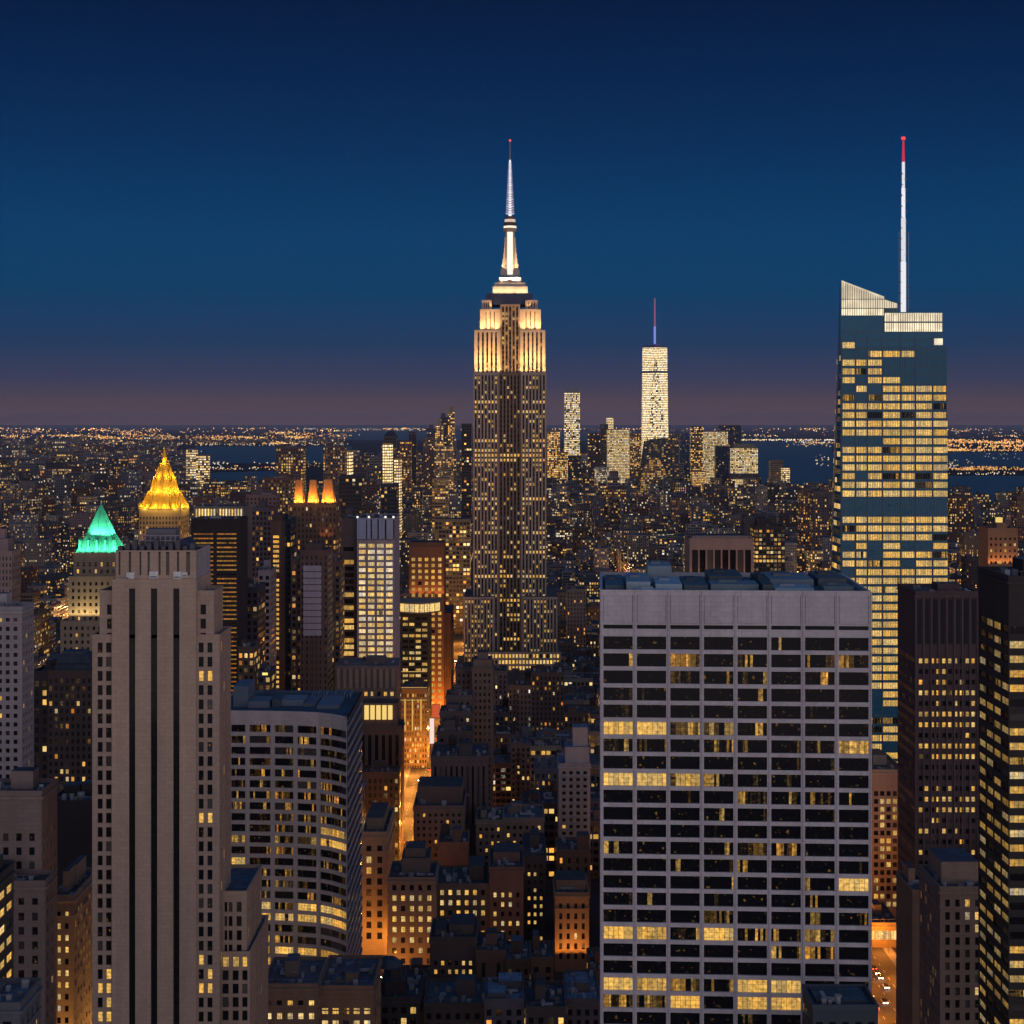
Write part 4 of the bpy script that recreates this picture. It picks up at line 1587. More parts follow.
    for k in range(26):
        py = 310 - 5.4 * k
        dx = (1, -1)[k % 2] * (2.3 - .045 * k)
        mb.box(xs + dx - .35, xs + dx + .35, ys - 1.2, ys - .4, zz(py), zz(py - 2.2), (.16, .16, .2))
        mb.box(xs + min(0, dx), xs + max(0, dx), ys - .9, ys - .7, zz(py) + .3, zz(py) + .5, (.2, .2, .24))
    for sx in (-1, 1):
        mb.box(xs + sx * 2.35 - .12, xs + sx * 2.35 + .12, ys - .9, ys - .7, zz(312), zz(232), (.35, .35, .42))
    adopt(root, mb.build('spire_lattice', M_METAL))
    mb = MB()
    mb.prism(circ(xs, ys, .75, 8), zz(162), zz(139), (1, .06, .08), scale_top=.6, p=(0, 0, .5, .62))
    adopt(root, mb.build('spire_tip', M_LAMP))
    mb = MB()
    mb.prism(circ(xs, ys, 1.0, 8), zz(139.5), zz(137), (1, .08, .06), p=(0, 0, .5, 1.4))
    adopt(root, mb.build('beacon', M_LAMP))


glass_tower()
# ------------------------------------------------------------------ towers with lit pyramid roofs
def octo(cx, cy, r):
    k = r * math.tan(math.pi / 8)
    return [(cx - k, cy - r), (cx + k, cy - r), (cx + r, cy - k), (cx + r, cy + k), (cx + k, cy + r), (cx - k, cy + r), (cx - r, cy + k), (cx - r, cy - k)]


def frustum(mb, cx, cy, r0, r1, z0, z1, c, ribs=0, ribw=.5, eight=True):
    a, b = (octo(cx, cy, r0), octo(cx, cy, r1)) if eight else ([(cx - r0, cy - r0), (cx + r0, cy - r0), (cx + r0, cy + r0), (cx - r0, cy + r0)], [(cx - r1, cy - r1), (cx + r1, cy - r1), (cx + r1, cy + r1), (cx - r1, cy + r1)])
    n = len(a)
    for i in range(n):
        p, q, Q, P_ = a[i], a[(i + 1) % n], b[(i + 1) % n], b[i]
        mb.poly([(p[0], p[1], z0), (q[0], q[1], z0), (Q[0], Q[1], z1), (P_[0], P_[1], z1)], c=c)
        for k in range(1, ribs + 1):
            f0, f1 = k / (ribs + 1) - ribw / 40, k / (ribs + 1) + ribw / 40
            l = lambda A, B, f: (A[0] + (B[0] - A[0]) * f, A[1] + (B[1] - A[1]) * f)
            nx, ny = (q[1] - p[1]), -(q[0] - p[0])
            m = math.hypot(nx, ny)
            nx, ny = nx / m * ribw, ny / m * ribw
            e0, e1, E1, E0 = l(p, q, f0), l(p, q, f1), l(P_, Q, f1), l(P_, Q, f0)
            o4 = [(e0[0] + nx, e0[1] + ny, z0), (e1[0] + nx, e1[1] + ny, z0), (E1[0] + nx, E1[1] + ny, z1), (E0[0] + nx, E0[1] + ny, z1)]
            i4 = [(e0[0], e0[1], z0), (e1[0], e1[1], z0), (E1[0], E1[1], z1), (E0[0], E0[1], z1)]
            mb.poly(o4, c=c)
            mb.poly([i4[0], o4[0], o4[3], i4[3]], c=c)
            mb.poly([o4[1], i4[1], i4[2], o4[2]], c=c)
    mb.poly([(q[0], q[1], z1) for q in b], c=c)


def gold_tower():
    Y = 1400.0
    root, (x0, x1, y0, y1, z1) = hero('gold_roof_tower', 'stone tower under a gilded pyramid roof glowing yellow', 'tower', (139, 181), 508.5, Y, 36, (.30, .22, .13), style='proc',
                                      pitch=(2.6, 4), win=(.42,), lit=.14, strength=.8, roof=False, topblank=6)
    cx, cy = (x0 + x1) / 2, (y0 + y1) / 2
    s = Y / F
    for name, r0, r1, a, b, ribs in (('lower_roof', 23 * s, 14.6 * s, 508.5, 492, 5), ('middle_roof', 13.4 * s, 9.6 * s, 492, 477, 3), ('upper_roof', 9.0 * s, 3.6 * s, 477, 463.5, 2)):
        mb = MB()
        frustum(mb, cx, cy, r0, r1, Z(a, Y) - (.0 if name == 'lower_roof' else 1.2), Z(b, Y), (1, 1, 1), ribs, .9)
        adopt(root, mb.build(name, M_GOLD))
    mb = MB()
    mb.prism(octo(cx, cy, 2.2 * s), Z(463.5, Y), Z(457.5, Y), (1, 1, 1))
    mb.prism(octo(cx, cy, 1.9 * s), Z(457.5, Y), Z(446.5, Y), (1, 1, 1), scale_top=.05)
    adopt(root, mb.build('lantern', M_GOLD))
    for i in range(6):
        mb = MB()
        px = 139.5 + i * 8.2
        xx = X(px, Y)
        mb.box(xx - .9, xx + .9, y0 - .6, y0 + 1.2, z1, z1 + 3.4, (1, 1, 1))
        mb.prism([(xx - .9, y0 - .6), (xx + .9, y0 - .6), (xx + .9, y0 + 1.2), (xx - .9, y0 + 1.2)], z1 + 3.4, z1 + 6, (1, 1, 1), scale_top=.05)
        adopt(root, mb.build('pinnacle', M_GOLD))
    g = (1, .66, .12)
    for k, r, a, n, e in ((0, 24.5, 508, 16, 2600), (1, 14.6, 491.5, 16, 1300), (2, 9.8, 476.5, 8, 1500)):
        for i in range(n):
            an = 2 * math.pi * (i + .5) / n
            rr_ = r * s + 2.6
            dx, dy = math.cos(an) * rr_, math.sin(an) * rr_
            if dy < r * s * .75:
                lamp_light(root, (cx + dx, cy + dy, Z(a, Y) + 1.0), e, g, .6)
    for i in range(3):
        lamp_light(root, (cx + (i - 1) * 1.6 * s, cy - 5 * s, Z(463, Y) + 1), 500, g, .3)
    # light washing the shaft's corners
    for px in (140, 149, 160, 171, 180):
        spot(root, (X(px, Y), y0 - 4, z1 - 42), (X(px, Y), y0, z1 - 10), 16000, (1, .5, .14), 70)
    for dy in (4, 16, 30):
        spot(root, (x1 + 3, y0 + dy, z1 - 42), (x1, y0 + dy, z1 - 10), 24000, (1, .45, .1), 80)


def green_tower():
    Y = 900.0
    s = Y / F
    root, (x0, x1, y0, y1, z1) = hero('green_roof_tower', 'stone tower under a steep copper pyramid roof lit bright green', 'tower', (73.5, 118), 552.5, Y, 23.5, (.27, .22, .16), style='win',
                                      pitch=(2.9, 3.7), win=(.42, .55), lit=.14, warm=.4, topblank=4.5, roof=False, visy=660, full=.8, side=True)
    cx, cy = (x0 + x1) / 2, (y0 + y1) / 2
    mb = MB()
    frustum(mb, cx, cy, 20.6 * s, 12.2 * s, Z(552.5, Y), Z(535.5, Y), (1, 1, 1), 4, .7, False)
    adopt(root, mb.build('lower_roof', M_COPPER))
    mb = MB()
    frustum(mb, cx, cy, 12.3 * s, .8 * s, Z(535.5, Y), Z(506, Y), (1, 1, 1), 1, .35, False)
    adopt(root, mb.build('upper_roof', M_COPPER))
    mb = MB()
    mb.prism(circ(cx, cy, .3, 6), Z(506.5, Y), Z(501.5, Y), (.3, .3, .3))
    adopt(root, mb.build('finial', M_METAL))
    for k in range(5):
        mb = MB()
        xx = X(79 + 8.5 * k, Y)
        mb.box(xx - .55, xx + .55, y0 + 1.2, y0 + 4, z1, Z(540, Y), (1, 1, 1))
        mb.prism([(xx - .8, y0 + 1.0), (xx + .8, y0 + 1.0), (xx + .8, y0 + 4), (xx - .8, y0 + 4)], Z(540, Y), Z(538, Y), (1, 1, 1), scale_top=.1)
        adopt(root, mb.build('roof_dormer', M_COPPER))
    g = (.40, 1.0, .70)
    for k in range(7):
        px = 75.5 + 6.8 * k
        spot(root, (X(px, Y), y0 - 3.0, z1 + .3), (X(px, Y), y0 + 3.0, z1 + 5), 3000, g, 95, .6, .7)
        spot(root, (x1 + 3.0, y0 + 1 + 3.4 * k, z1 + .3), (x1 - 3.0, y0 + 1 + 3.4 * k, z1 + 5), 2500, g, 95, .6, .7)
    for k in range(5):
        px = 90 + 5.2 * k
        spot(root, (X(px, Y) + .5, cy - 12.3 * s - 2.6, Z(535.5, Y) + .4), (cx + (k - 2) * 1.2, cy - 5 * s, Z(528, Y)), 2600, g, 85, .5, .7)
        spot(root, (cx + 12.3 * s + 2.6, cy + (k - 2) * 4.6 * s, Z(535.5, Y) + .4), (cx + 5 * s, cy + (k - 2) * 1.2, Z(528, Y)), 2200, g, 85, .5, .7)
    # lower stages
    for pa, pb, top, d, nm in ((69, 119, 576, 1.4, 'shoulder'), (62, 123, 620, 3.2, 'shoulder')):
        mb = MB()
        y = y0 - d
        pn = opening_wall(mb, (X(pa, Y), y), (1, 0), X(pb, Y) - X(pa, Y), 0, Z(top, Y), grid_cuts(X(pb, Y) - X(pa, Y), 3.0, .42, 1), row_cuts(40, Z(top, Y), 3.7, .5, 2.2), (.30, .25, .18), .35)
        a, b = X(pa, Y), X(pb, Y)
        mb.wallquad((b, y), (b, y1), 0, Z(top, Y), c=(.27, .22, .16))
        mb.wallquad((b, y1), (a, y1), 0, Z(top, Y), c=(.27, .22, .16))
        mb.wallquad((a, y1), (a, y), 0, Z(top, Y), c=(.27, .22, .16))
        mb.poly([(a, y, Z(top, Y)), (b, y, Z(top, Y)), (b, y1, Z(top, Y)), (a, y1, Z(top, Y))], c=(.12, .11, .1))
        adopt(root, mb.build(nm, M_WALL))
        R = random.Random(int(top))
        mr = MB()
        for q, w, h, ij in pn:
            mr.poly(q, [(0, 0), (w, 0), (w, h), (0, h)], p=(R.random(), 1.2 if R.random() < .1 else 0, .42, .8))
        o = mr.build('window', M_WIN)
        o['kind'] = 'stuff'
        adopt(root, o)
    for k in range(12):
        spot(root, (X(71 + 4.1 * k, Y), y0 - 4.6, Z(620.5, Y) + .6), (X(71 + 4.1 * k, Y), y0 - 1, Z(590, Y)), 1900, (1, .72, .30), 100)


def crown_arch_tower():
    Y = 1100.0
    root, (x0, x1, y0, y1, z1) = hero('orange_crown_tower', 'brown brick tower topped by three tapering crowns glowing orange', 'tower', (289, 336.5), 503.5, Y, 26, (.17, .115, .085), style='proc',
                                      pitch=(2.7, 3.6), win=(.4,), lit=.1, strength=.9, par=.8, sheds=[], clutter=0)
    for pa, pb, ta in ((293, 304, 480), (307, 318.2, 480), (320.6, 335, 479.5)):
        mb = MB()
        a, b = X(pa, Y), X(pb, Y)
        ring = [(a, y0 + .8), (b, y0 + .8), (b, y0 + 9), (a, y0 + 9)]
        mb.prism(ring, z1 + .01, Z(ta, Y), (.42, .26, .13), scale_top=.5)
        n = 3 if pb - pa < 12 else 4
        for k in range(n):
            f = (k + .5) / n
            u0 = a + (b - a) * (f - .09)
            u1 = a + (b - a) * (f + .09)
            cm = (a + b) / 2
            mb.poly([(u0, y0 + .45, z1), (u1, y0 + .45, z1), (cm + (u1 - cm) * .5, y0 + 2.6, Z(ta, Y)), (cm + (u0 - cm) * .5, y0 + 2.6, Z(ta, Y))], c=(.42, .26, .13))
        adopt(root, mb.build('crown', M_WALL))
        for f in (.2, .5, .8):
            lamp_light(root, (a + (b - a) * f, y0 - .3, z1 + 1.6), 1000, (1, .42, .05), .3)
            spot(root, (a + (b - a) * f, y0 - 3.2, z1 + .8), ((a + b) / 2, y0 + 2, z1 + 8), 5200, (1, .33, .03), 70, .3, .8)
        lamp_light(root, (b + .4, y0 + 4, z1 + 2.2), 700, (1, .36, .04), .3)
    for px in (323, 330):
        spot(root, (X(px, Y), y0 - 2, z1 - 24), (X(px, Y), y0, z1 - 8), 1300, (1, .36, .08), 80)


gold_tower()
green_tower()
crown_arch_tower()

# colours of common walls
TAN, BRN, DBR, GRY, DGR, LIM, BRK, SLT, PRP, NAV = (.27, .21, .16), (.15, .105, .08), (.085, .062, .052), (.20, .19, .19), (.075, .075, .085), (.34, .30, .25), (.17, .085, .06), (.10, .11, .14), (.17, .13, .15), (.02, .04, .065)

# ------------------------------------------------------------------ towers at the east side of the view
hero('pale_tower', 'pale grey slab tower with few lit windows beside the frame edge near the green pyramid', 'tower', (-30, 22), 610, 520, 13, (.40, .37, .37), pitch=(2.9, 2.69 * 1.0), win=(.5, .5), lit=.05, warm=.4, visy=800, n=6, full=.9, roofc=(.2, .19, .19))
rt_, rd_ = hero('rose_tower', 'slim rosy stone tower with a red beacon behind the pale slab tower', 'tower', (-16, 12), 552, 900, 16, (.36, .27, .25), style='proc', pitch=(1.9, 3.5), win=(.35,), lit=.05, strength=.7, par=.6, sheds=[(.2, .8, .2, .8, 7), (.38, .62, .38, .62, 12)], clutter=0)
mb = MB()
mb.prism(circ(X(-2, 908), 908, 1.0, 8), rd_[4] + 12, rd_[4] + 15, (1, .12, .06), p=(0, 0, 0, 1.2))
adopt(rt_, mb.build('beacon', M_LAMP))
b1, _ = hero('brown_stepped_block', 'dark brown stepped block below the pale slab tower', 'office block', (-30, 41.5), 795, 430, 15, (.25, .19, .165), pitch=(3.4, 3.6), win=(.42, .55), lit=.06, topblank=9, visy=1024)
hero('brown_setback_block', 'wide dark brown masonry block in front of the stepped block', 'office block', (-30, 45), 885, 420, 10, (.21, .155, .135), pitch=(3.3, 3.6), win=(.42, .55), lit=.035, topblank=2.5, visy=1024, clutter=2)
hero('glass_corner_block', 'dark glass block with slanting rows of yellow light at the frame corner', 'office block', (-60, -9), 888, 330, 15, (.05, .05, .05), pitch=(4, 3.5), win=(.86, .5), lit=.62, warm=.38, full=.5, visy=1024, roofc=(.1, .12, .14), margin=.2)
hero('corner_roof_block', 'low flat blue grey roof at the bottom corner', 'building', (-60, 20), 1008, 318, 14, (.12, .13, .15), pitch=(3, 3.5), lit=.1, roofc=(.10, .16, .22), sheds=[(.3, .6, .3, .7, 1.6)])
r_, _ = hero('street_lit_block', 'tan block with lit window pairs, its foot orange from the street', 'apartment block', (52, 73.6), 899, 450, 28, (.38, .29, .2), pitch=(3.0, 3.15), win=(.46, .5), lit=.55, warm=.34, topblank=2.6, visy=1024, n=2, full=.45, roofc=(.08, .085, .09))
for k in range(4):  # unseen spots added below the view to wash the front orange
    spot(r_, (X(55 + 6 * k, 450), 446.5, 44), (X(55 + 6 * k, 450), 450, 66), 15000, (1, .45, .1), 75)
for k in range(4):  # more added spots, for the orange on the side wall
    spot(r_, (X(73.6, 450) + 3.5, 453 + 7 * k, 44), (X(73.6, 450), 453 + 7 * k, 66), 15000, (1, .45, .1), 75)
hero('black_block', 'windowless black walled block beneath the dark domed building', 'building', (50, 94), 804, 520, 22, (.035, .033, .035), style='proc', pitch=(50, 60), win=(0,), lit=0, roofc=(.08, .1, .13))
dm, dd = hero('domed_block', 'dark brown apartment block with a dark hipped roof between pale tower and striped tower', 'apartment block', (48, 92), 672, 600, 22, (.10, .075, .065), style='proc', pitch=(1.9, 2.7), win=(.5,), lit=.11, strength=.8, par=.6, sheds=[], clutter=0)
mb = MB()
mb.prism([(X(53, 604), 604), (X(91, 604), 604), (X(91, 604), 618), (X(53, 604), 618)], dd[4] + .01, dd[4] + 5.4, (.05, .07, .09), scale_top=.72)
mb.prism([(X(60, 606), 607), (X(84, 606), 607), (X(84, 606), 615), (X(60, 606), 615)], dd[4] + 5.4, dd[4] + 6.3, (.08, .1, .12), scale_top=.9)
adopt(dm, mb.build('hipped_roof', M_ROOF))
hero('dark_flat_block', 'dark flat roofed block with scattered lit windows beside the domed block', 'apartment block', (33, 48.5), 674, 612, 22, (.07, .06, .06), style='proc', pitch=(2.8, 3.4), win=(.5,), lit=.14, roofc=(.15, .17, .19))
hero('dark_slab', 'black slab with thin orange window rows and a blank dark top', 'office tower', (191, 239), 520, 800, 26, (.035, .032, .035), style='win', pitch=(23, 2.13), win=(.86, .34), n=2, lit=.95, warm=.72, strength=.42, topblank=5.6, visy=620, full=.5, par=.5, sheds=[], clutter=2, margin=.4, side=False)
hero('fin_screen_tower', 'office tower with bright vertical fins across its top behind the black slab', 'office tower', (193.5, 244), 507, 980, 30, (.22, .2, .18), style='win', pitch=(1.75, 9), win=(.62, .93), lit=1.0, warm=.3, strength=1.5, topblank=.8, visy=560, par=.4, sheds=[], clutter=2, full=.5, side=False)
for k, (a, b, tp, Y, D, c, lt, nm, lb) in enumerate((
    (244, 271, 508, 1150, 26, PRP, .16, 'purple_brown_tower', 'dull purple brown tower pricked with small lights beside the fin topped tower'),
    (246, 276, 495, 1600, 30, (.19, .14, .16), .10, 'rosy_slab', 'rosy grey slab with faint bands standing behind the purple brown tower'),
    (258, 270.5, 571, 880, 22, (.30, .28, .31), .0, 'blank_grey_tower', 'narrow blank blue grey tower beside the column of yellow windows'),
    (240, 258, 588, 840, 26, (.06, .06, .075), .10, 'slate_tower', 'dark slate tower below the black slab with orange rows'),
    (238, 254, 648, 790, 20, (.12, .085, .07), .14, 'low_brown_tower', 'low brown tower above the curved banded block roof'),
    (258, 271, 672, 770, 16, (.06, .065, .08), .12, 'dark_low_tower', 'dark low block with one bright yellow bar behind the curved block'),
    (281.5, 291, 520, 960, 24, (.018, .045, .075), .07, 'navy_glass_tower', 'narrow navy glass tower next to the column of yellow windows'),
    (291, 302.5, 560, 905, 24, (.15, .11, .10), .22, 'lit_corner_tower', 'narrow brown tower with a string of warm lights beside the grey panelled tower'),
    (324, 340, 562, 960, 26, (.14, .105, .095), .16, 'brown_neighbour', 'brown tower with small lights between the grey panelled tower and the white grid tower'),
    (262, 291, 478, 1900, 30, (.15, .10, .09), .20, 'brown_residential', 'brown brick residential tower beyond the rosy slab'),
    (276, 303, 447, 2300, 34, (.12, .10, .11), .22, 'dark_residential', 'dark broad residential tower rising against the river'),
    (323, 345, 446, 2300, 30, (.13, .115, .125), .18, 'dusky_residential', 'dusky stepped tower against the river beside the golden stepped tower'),
)):
    hr_, hd_ = hero(nm, lb, 'tower', (a, b), tp, Y, D, c, style='proc', pitch=(2.7, 3.5) if Y < 1500 else (3.4, 4), win=(.55,), lit=lt, strength=1.1, par=.6, clutter=2)
    if nm == 'dark_low_tower':
        mb = MB()
        mb.box(hd_[0] + 2, hd_[1] - 1.5, hd_[2] - .3, hd_[2] - .01, hd_[4] - 1.4, hd_[4] - .3, (1, .75, .2), p=(0, 0, 0, 1.2), bottom=True)
        adopt(hr_, mb.build('light_bar', M_LAMP))
hero('yellow_column_tower', 'dark brick tower with one tall column of yellow windows', 'tower', (270.5, 281.5), 522, 945, 22, (.13, .08, .065), style='win', pitch=(5, 2.72), n=1, win=(.74, .55), lit=.95, warm=.48, topblank=7, visy=640, full=.5, par=.6, sheds=[(.1, .9, .2, .8, 4)], clutter=0, side=False)
pt, pd = hero('panelled_tower', 'brown tower faced with a tall strip of blank pale grey panels', 'tower', (300, 328), 551, 900, 24, (.15, .105, .095), style='proc', pitch=(2.4, 3.5), win=(.34,), lit=.02, strength=.8, par=.6, sheds=[(.15, .75, .15, .8, 3.5)], clutter=0)
for k in range(11):
    mb = MB()
    za, zb = Z(565.6 + 6.43 * k, 900), Z(565.6 + 6.43 * (k + 1) - .8, 900)
    mb.box(X(303.4, 900), X(321.4, 900), 899.5, 899.97, zb, za, (.43, .42, .50))
    adopt(pt, mb.build('grey_panel', M_WALL))
for k in range(8):
    mb = MB()
    u = X(303 + 2.6 * k, 900)
    mb.box(u, u + .4, 899.6, 899.97, 20, Z(638, 900), (.19, .13, .11))
    adopt(pt, mb.build('rib', M_WALL))

# ------------------------------------------------------------------ the white grid tower and its neighbours along the lit avenue
wg, wd = hero('white_grid_tower', 'pale tower with four columns of glowing peach windows and blue grey fins on top', 'office tower', (356.8, 394.6), 518.5, 1000, 46, (.36, .35, .41), style='win',
              pitch=(5.6, 3.63), n=4, win=(.74, .62), lit=.99, warm=.27, strength=1.15, topblank=14.4, visy=672, full=.5, par=.4, sheds=[], clutter=3, margin=.5, side=False, reveal=.4)
for k, (a, b) in enumerate(((357, 366.2), (367.4, 370.8), (372.2, 377.6), (379, 384.9), (386.6, 393.2))):
    mb = MB()
    mb.box(X(a, 1000), X(b, 1000), 998.6, 999.7, Z(539, 1000), Z(519, 1000), (.34, .42, .58))
    adopt(wg, mb.build('fin', M_WALL))
mb = MB()
mb.box(X(357, 1000), X(394.4, 1000), 999.72, 999.98, Z(539.5, 1000), Z(519.5, 1000), (.05, .055, .07))  # dark sheet that paints the shade of the recess between the fins
adopt(wg, mb.build('fin_gap_shade', M_WALL))
for px in (357.5, 369, 385.5, 393.5):
    mb = MB()
    mb.prism(circ(X(px, 1000), 999.6, .6, 8), wd[4] + .4, wd[4] + 1.4, (1, .93, .8), p=(0, 0, 0, 1.3))
    adopt(wg, mb.build('roof_lamp', M_LAMP))
hero('amber_bay_tower', 'dark tower with stacked amber bays against the white grid tower', 'office tower', (341, 356), 519, 1004, 40, (.12, .10, .10), style='win', pitch=(8, 3.9), n=1, win=(.86, .66), lit=.42, warm=.48,
     strength=1.0, topblank=16, visy=665, full=.5, par=.5, clutter=1, side=False, rows={}, seed=14)
fb, fd = hero('finned_block', 'squat brown block with a row of stone fins over tall glowing windows', 'office block', (335, 396.6), 667, 900, 32, (.23, .175, .155), style='win', pitch=(3.3, 4.4), win=(.5, .5), lit=.7, warm=.42,
              strength=.9, topblank=12.2, visy=705, full=.3, par=.6, roofc=(.10, .14, .19), clutter=3)
for k in range(10):
    mb = MB()
    u = X(337 + 6.05 * k, 900)
    mb.box(u, u + 1.9, 898.6, 899.97, Z(688, 900), Z(668.4, 900), (.30, .24, .21))
    adopt(fb, mb.build('fin', M_WALL))
lb, ld = hero('ribbed_block', 'tall brown ribbed block with a ledge, facing the lit avenue', 'office block', (358, 402), 728, 880, 19, (.17, .12, .10), style='win', pitch=(3.3, 30), win=(.5, .95), lit=0, topblank=3, visy=900, par=1.2, sheds=[(.06, .9, .1, .9, 12.6)], clutter=0)
mb = MB()
for k in range(5):
    u = X(364.5 + 5.9 * k, 882)
    mb.box(u, u + 2.3, 881.2, 881.85, ld[4] + 4.2, ld[4] + 11.6, (1, .68, .2), p=(0, 0, 0, .95))
adopt(lb, mb.build('tall_windows', M_LAMP))
pab, pad = hero('plain_avenue_block', 'dark plain block below the ribbed block with two bright yellow green windows', 'building', (362, 399), 774, 850, 16, (.11, .085, .075), style='proc', pitch=(2.8, 3.6), win=(.5,), lit=.1, strength=1.0)
for px in (369, 379):
    mb = MB()
    mb.box(X(px - 2, 850), X(px + 2, 850), 849.5, 849.95, Z(827, 850), Z(818, 850), (1, .95, .45), p=(0, 0, 0, 1.1), bottom=True)  # glowing box for one of the two bright windows
    adopt(pab, mb.build('lit_window', M_LAMP))
oc, od = hero('orange_grid_tower', 'tower with an orange lit brick grid and dark top, beside the lit avenue', 'tower', (409, 444), 548, 1290, 34, (.30, .14, .07), style='win', pitch=(5.0, 4.6), n=5, win=(.52, .55), lit=.97, warm=.52, strength=.95, topblank=6.5, visy=602, full=.5, par=.8, sheds=[(.0, .99, .1, .9, 4)], clutter=0, side=False)
for px in (413, 421, 429, 437, 443):
    spot(oc, (X(px, 1290), 1290 - 3.2, Z(597, 1290)), (X(px, 1290), 1290, Z(570, 1290)), 2600, (1, .36, .08), 100)
cb, cd = hero('curved_band_block', 'glass block crowned by a bright yellow green curved band of light', 'office block', (401, 429), 613, 1180, 40, (.07, .07, .05), style='win', pitch=(4.2, 4.0), win=(.8, .5), lit=.55, warm=.36, strength=.9, topblank=2, visy=690, par=.4, sheds=[], clutter=0)
mb = MB()
cxm = X(413, 1180)
ringo = [(X(400, 1180), 1178)] + [(X(400 + 40 * k / 8, 1180), 1178 - 7 * math.sin(math.pi * k / 8) + 6 * (k / 8) ** 3) for k in range(1, 9)] + [(X(440, 1180), 1205), (X(400, 1180), 1205)]
mb.prism(ringo, Z(612.5, 1180), Z(601.5, 1180), (.2, .2, .15))
adopt(cb, mb.build('band_floor', M_METAL))
mb = MB()
for k in range(8):
    a, b = ringo[k], ringo[k + 1]
    f = lambda t_: (a[0] + (b[0] - a[0]) * t_, a[1] + (b[1] - a[1]) * t_)
    p0, p1 = f(.06), f(.94)
    mb.poly([(p0[0], p0[1] - .15, Z(611, 1180)), (p1[0], p1[1] - .15, Z(611, 1180)), (p1[0], p1[1] - .15, Z(603, 1180)), (p0[0], p0[1] - .15, Z(603, 1180))],
            [(k * 3, 0), (k * 3 + 3, 0), (k * 3 + 3, 4), (k * 3, 4)], p=(.3, 1.3, .30, 1.35))
adopt(cb, mb.build('light_band', M_WIN))
hero('rust_rib_tower', 'tall rust brown ribbed tower whose flank runs along the lit avenue', 'tower', (427, 451), 614, 1300, 60, (.21, .115, .085), style='proc', pitch=(2.2, 60), win=(.4,), lit=0, par=.8)
la, ldm = hero('lattice_block', 'block with vertical golden light strips facing the lit avenue', 'office block', (401.5, 427), 690, 1100, 34, (.20, .14, .09), style='proc', pitch=(1.6, 3.6), win=(.55,), lit=.24, strength=.9, par=.7, clutter=2)
for px in (405, 412.5, 421):
    mb = MB()
    mb.box(X(px, 1100) - .4, X(px, 1100) + .4, 1099.3, 1099.9, 24, Z(699, 1100), (1, .55, .12), p=(0, 0, 0, .75))
    adopt(la, mb.build('light_strip', M_LAMP))
for py in (671, 687, 699.5):
    mb = MB()
    mb.box(X(401.5, 1100), X(427, 1100), 1098.9, 1099.25, Z(py, 1100) - .5, Z(py, 1100), (1, .6, .2), p=(0, 0, 0, .5))
    adopt(la, mb.build('light_strip', M_LAMP))
hero('avenue_hotel', 'narrow tan corniced building with golden lit foot at the near end of the avenue', 'building', (361.5, 387), 836, 712, 46, (.36, .27, .18), style='win', pitch=(4.6, 4.6), n=2, win=(.46, .6), lit=.06, warm=.45, topblank=3.2, visy=985, par=1.8, sheds=[(.1, .8, .25, .9, 5)], clutter=3)

# ------------------------------------------------------------------ blocks on the other side of the lit avenue, up to the grid block
hero('slim_brown_tower', 'slim brown masonry tower with a dark hipped roof in front of the floodlit skyscraper', 'tower', (472, 493), 668.5, 905, 20, (.19, .145, .12), pitch=(2.6, 3.5), win=(.42, .5), lit=.04, visy=760, par=.8, sheds=[(.05, .95, .1, .9, 4.5), (.25, .75, .25, .75, 8)], clutter=0)
hero('slim_tower_wing', 'lower wing leaning on the slim brown tower', 'building', (455.5, 472), 669, 915, 20, (.16, .12, .105), pitch=(2.6, 3.5), win=(.42, .5), lit=.03, visy=700, clutter=1)
hero('stacked_block', 'dark masonry block with a boxy roof house beside the red sign', 'building', (446, 472), 697, 880, 18, (.15, .12, .11), pitch=(2.9, 3.6), win=(.42, .5), lit=.05, visy=760, clutter=3)
hero('terraced_block', 'dark terraced block stepping down towards the lit avenue', 'building', (440, 472), 713, 858, 18, (.13, .105, .10), pitch=(3, 3.6), win=(.45, .5), lit=.08, visy=770, clutter=4)
hero('terrace_step_block', 'lowest dark terrace with a water tank in front of the terraced block', 'building', (437, 472), 733, 838, 16, (.11, .09, .085), pitch=(3, 3.6), win=(.45, .5), lit=.06, visy=760, clutter=4, tank=(.5, .5))
hero('rib_front_block', 'broad dark brown block with slender vertical ribs', 'building', (431, 488), 758, 800, 34, (.135, .105, .10), style='win', pitch=(2.6, 30), win=(.4, .94), lit=0, visy=840, topblank=3, clutter=5, tank=(.35, .6))
hero('brick_loft', 'brown brick loft with rows of dark windows and a roof house beside the lit avenue', 'loft building', (413.5, 464), 808, 760, 34, (.19, .135, .11), pitch=(2.5, 3.0), win=(.42, .5), lit=.12, visy=850, sheds=[(.05, .95, .3, .95, 7.5)], clutter=4)
hero('lit_loft', 'grey brown loft with four rows of bright yellow windows at the avenue corner', 'loft building', (388, 435.5), 880, 676, 26, (.25, .19, .155), pitch=(3.8, 4.22), n=5, win=(.48, .52), lit=.4, warm=.36, rows={9: .06, 8: .06, 7: .95, 6: .75, 5: 1.0, 4: .95, 3: .4, 2: .2, 1: .15, 10: .05, 11: .05}, visy=985, full=.5, topblank=1.0,
     sheds=[(.25, .85, .35, .95, 6.5), (.32, .75, .42, .88, 10)], clutter=6, bottom=2)
hero('yellow_window_block', 'wide brown block with many paired yellow windows', 'loft building', (436, 489), 886, 690, 28, (.17, .12, .095), pitch=(3.3, 4.2), win=(.46, .5), lit=.8, warm=.38, rows={}, visy=955, full=.5, topblank=.6, sheds=[(.6, .9, .3, .9, 6)], clutter=6, bottom=2)
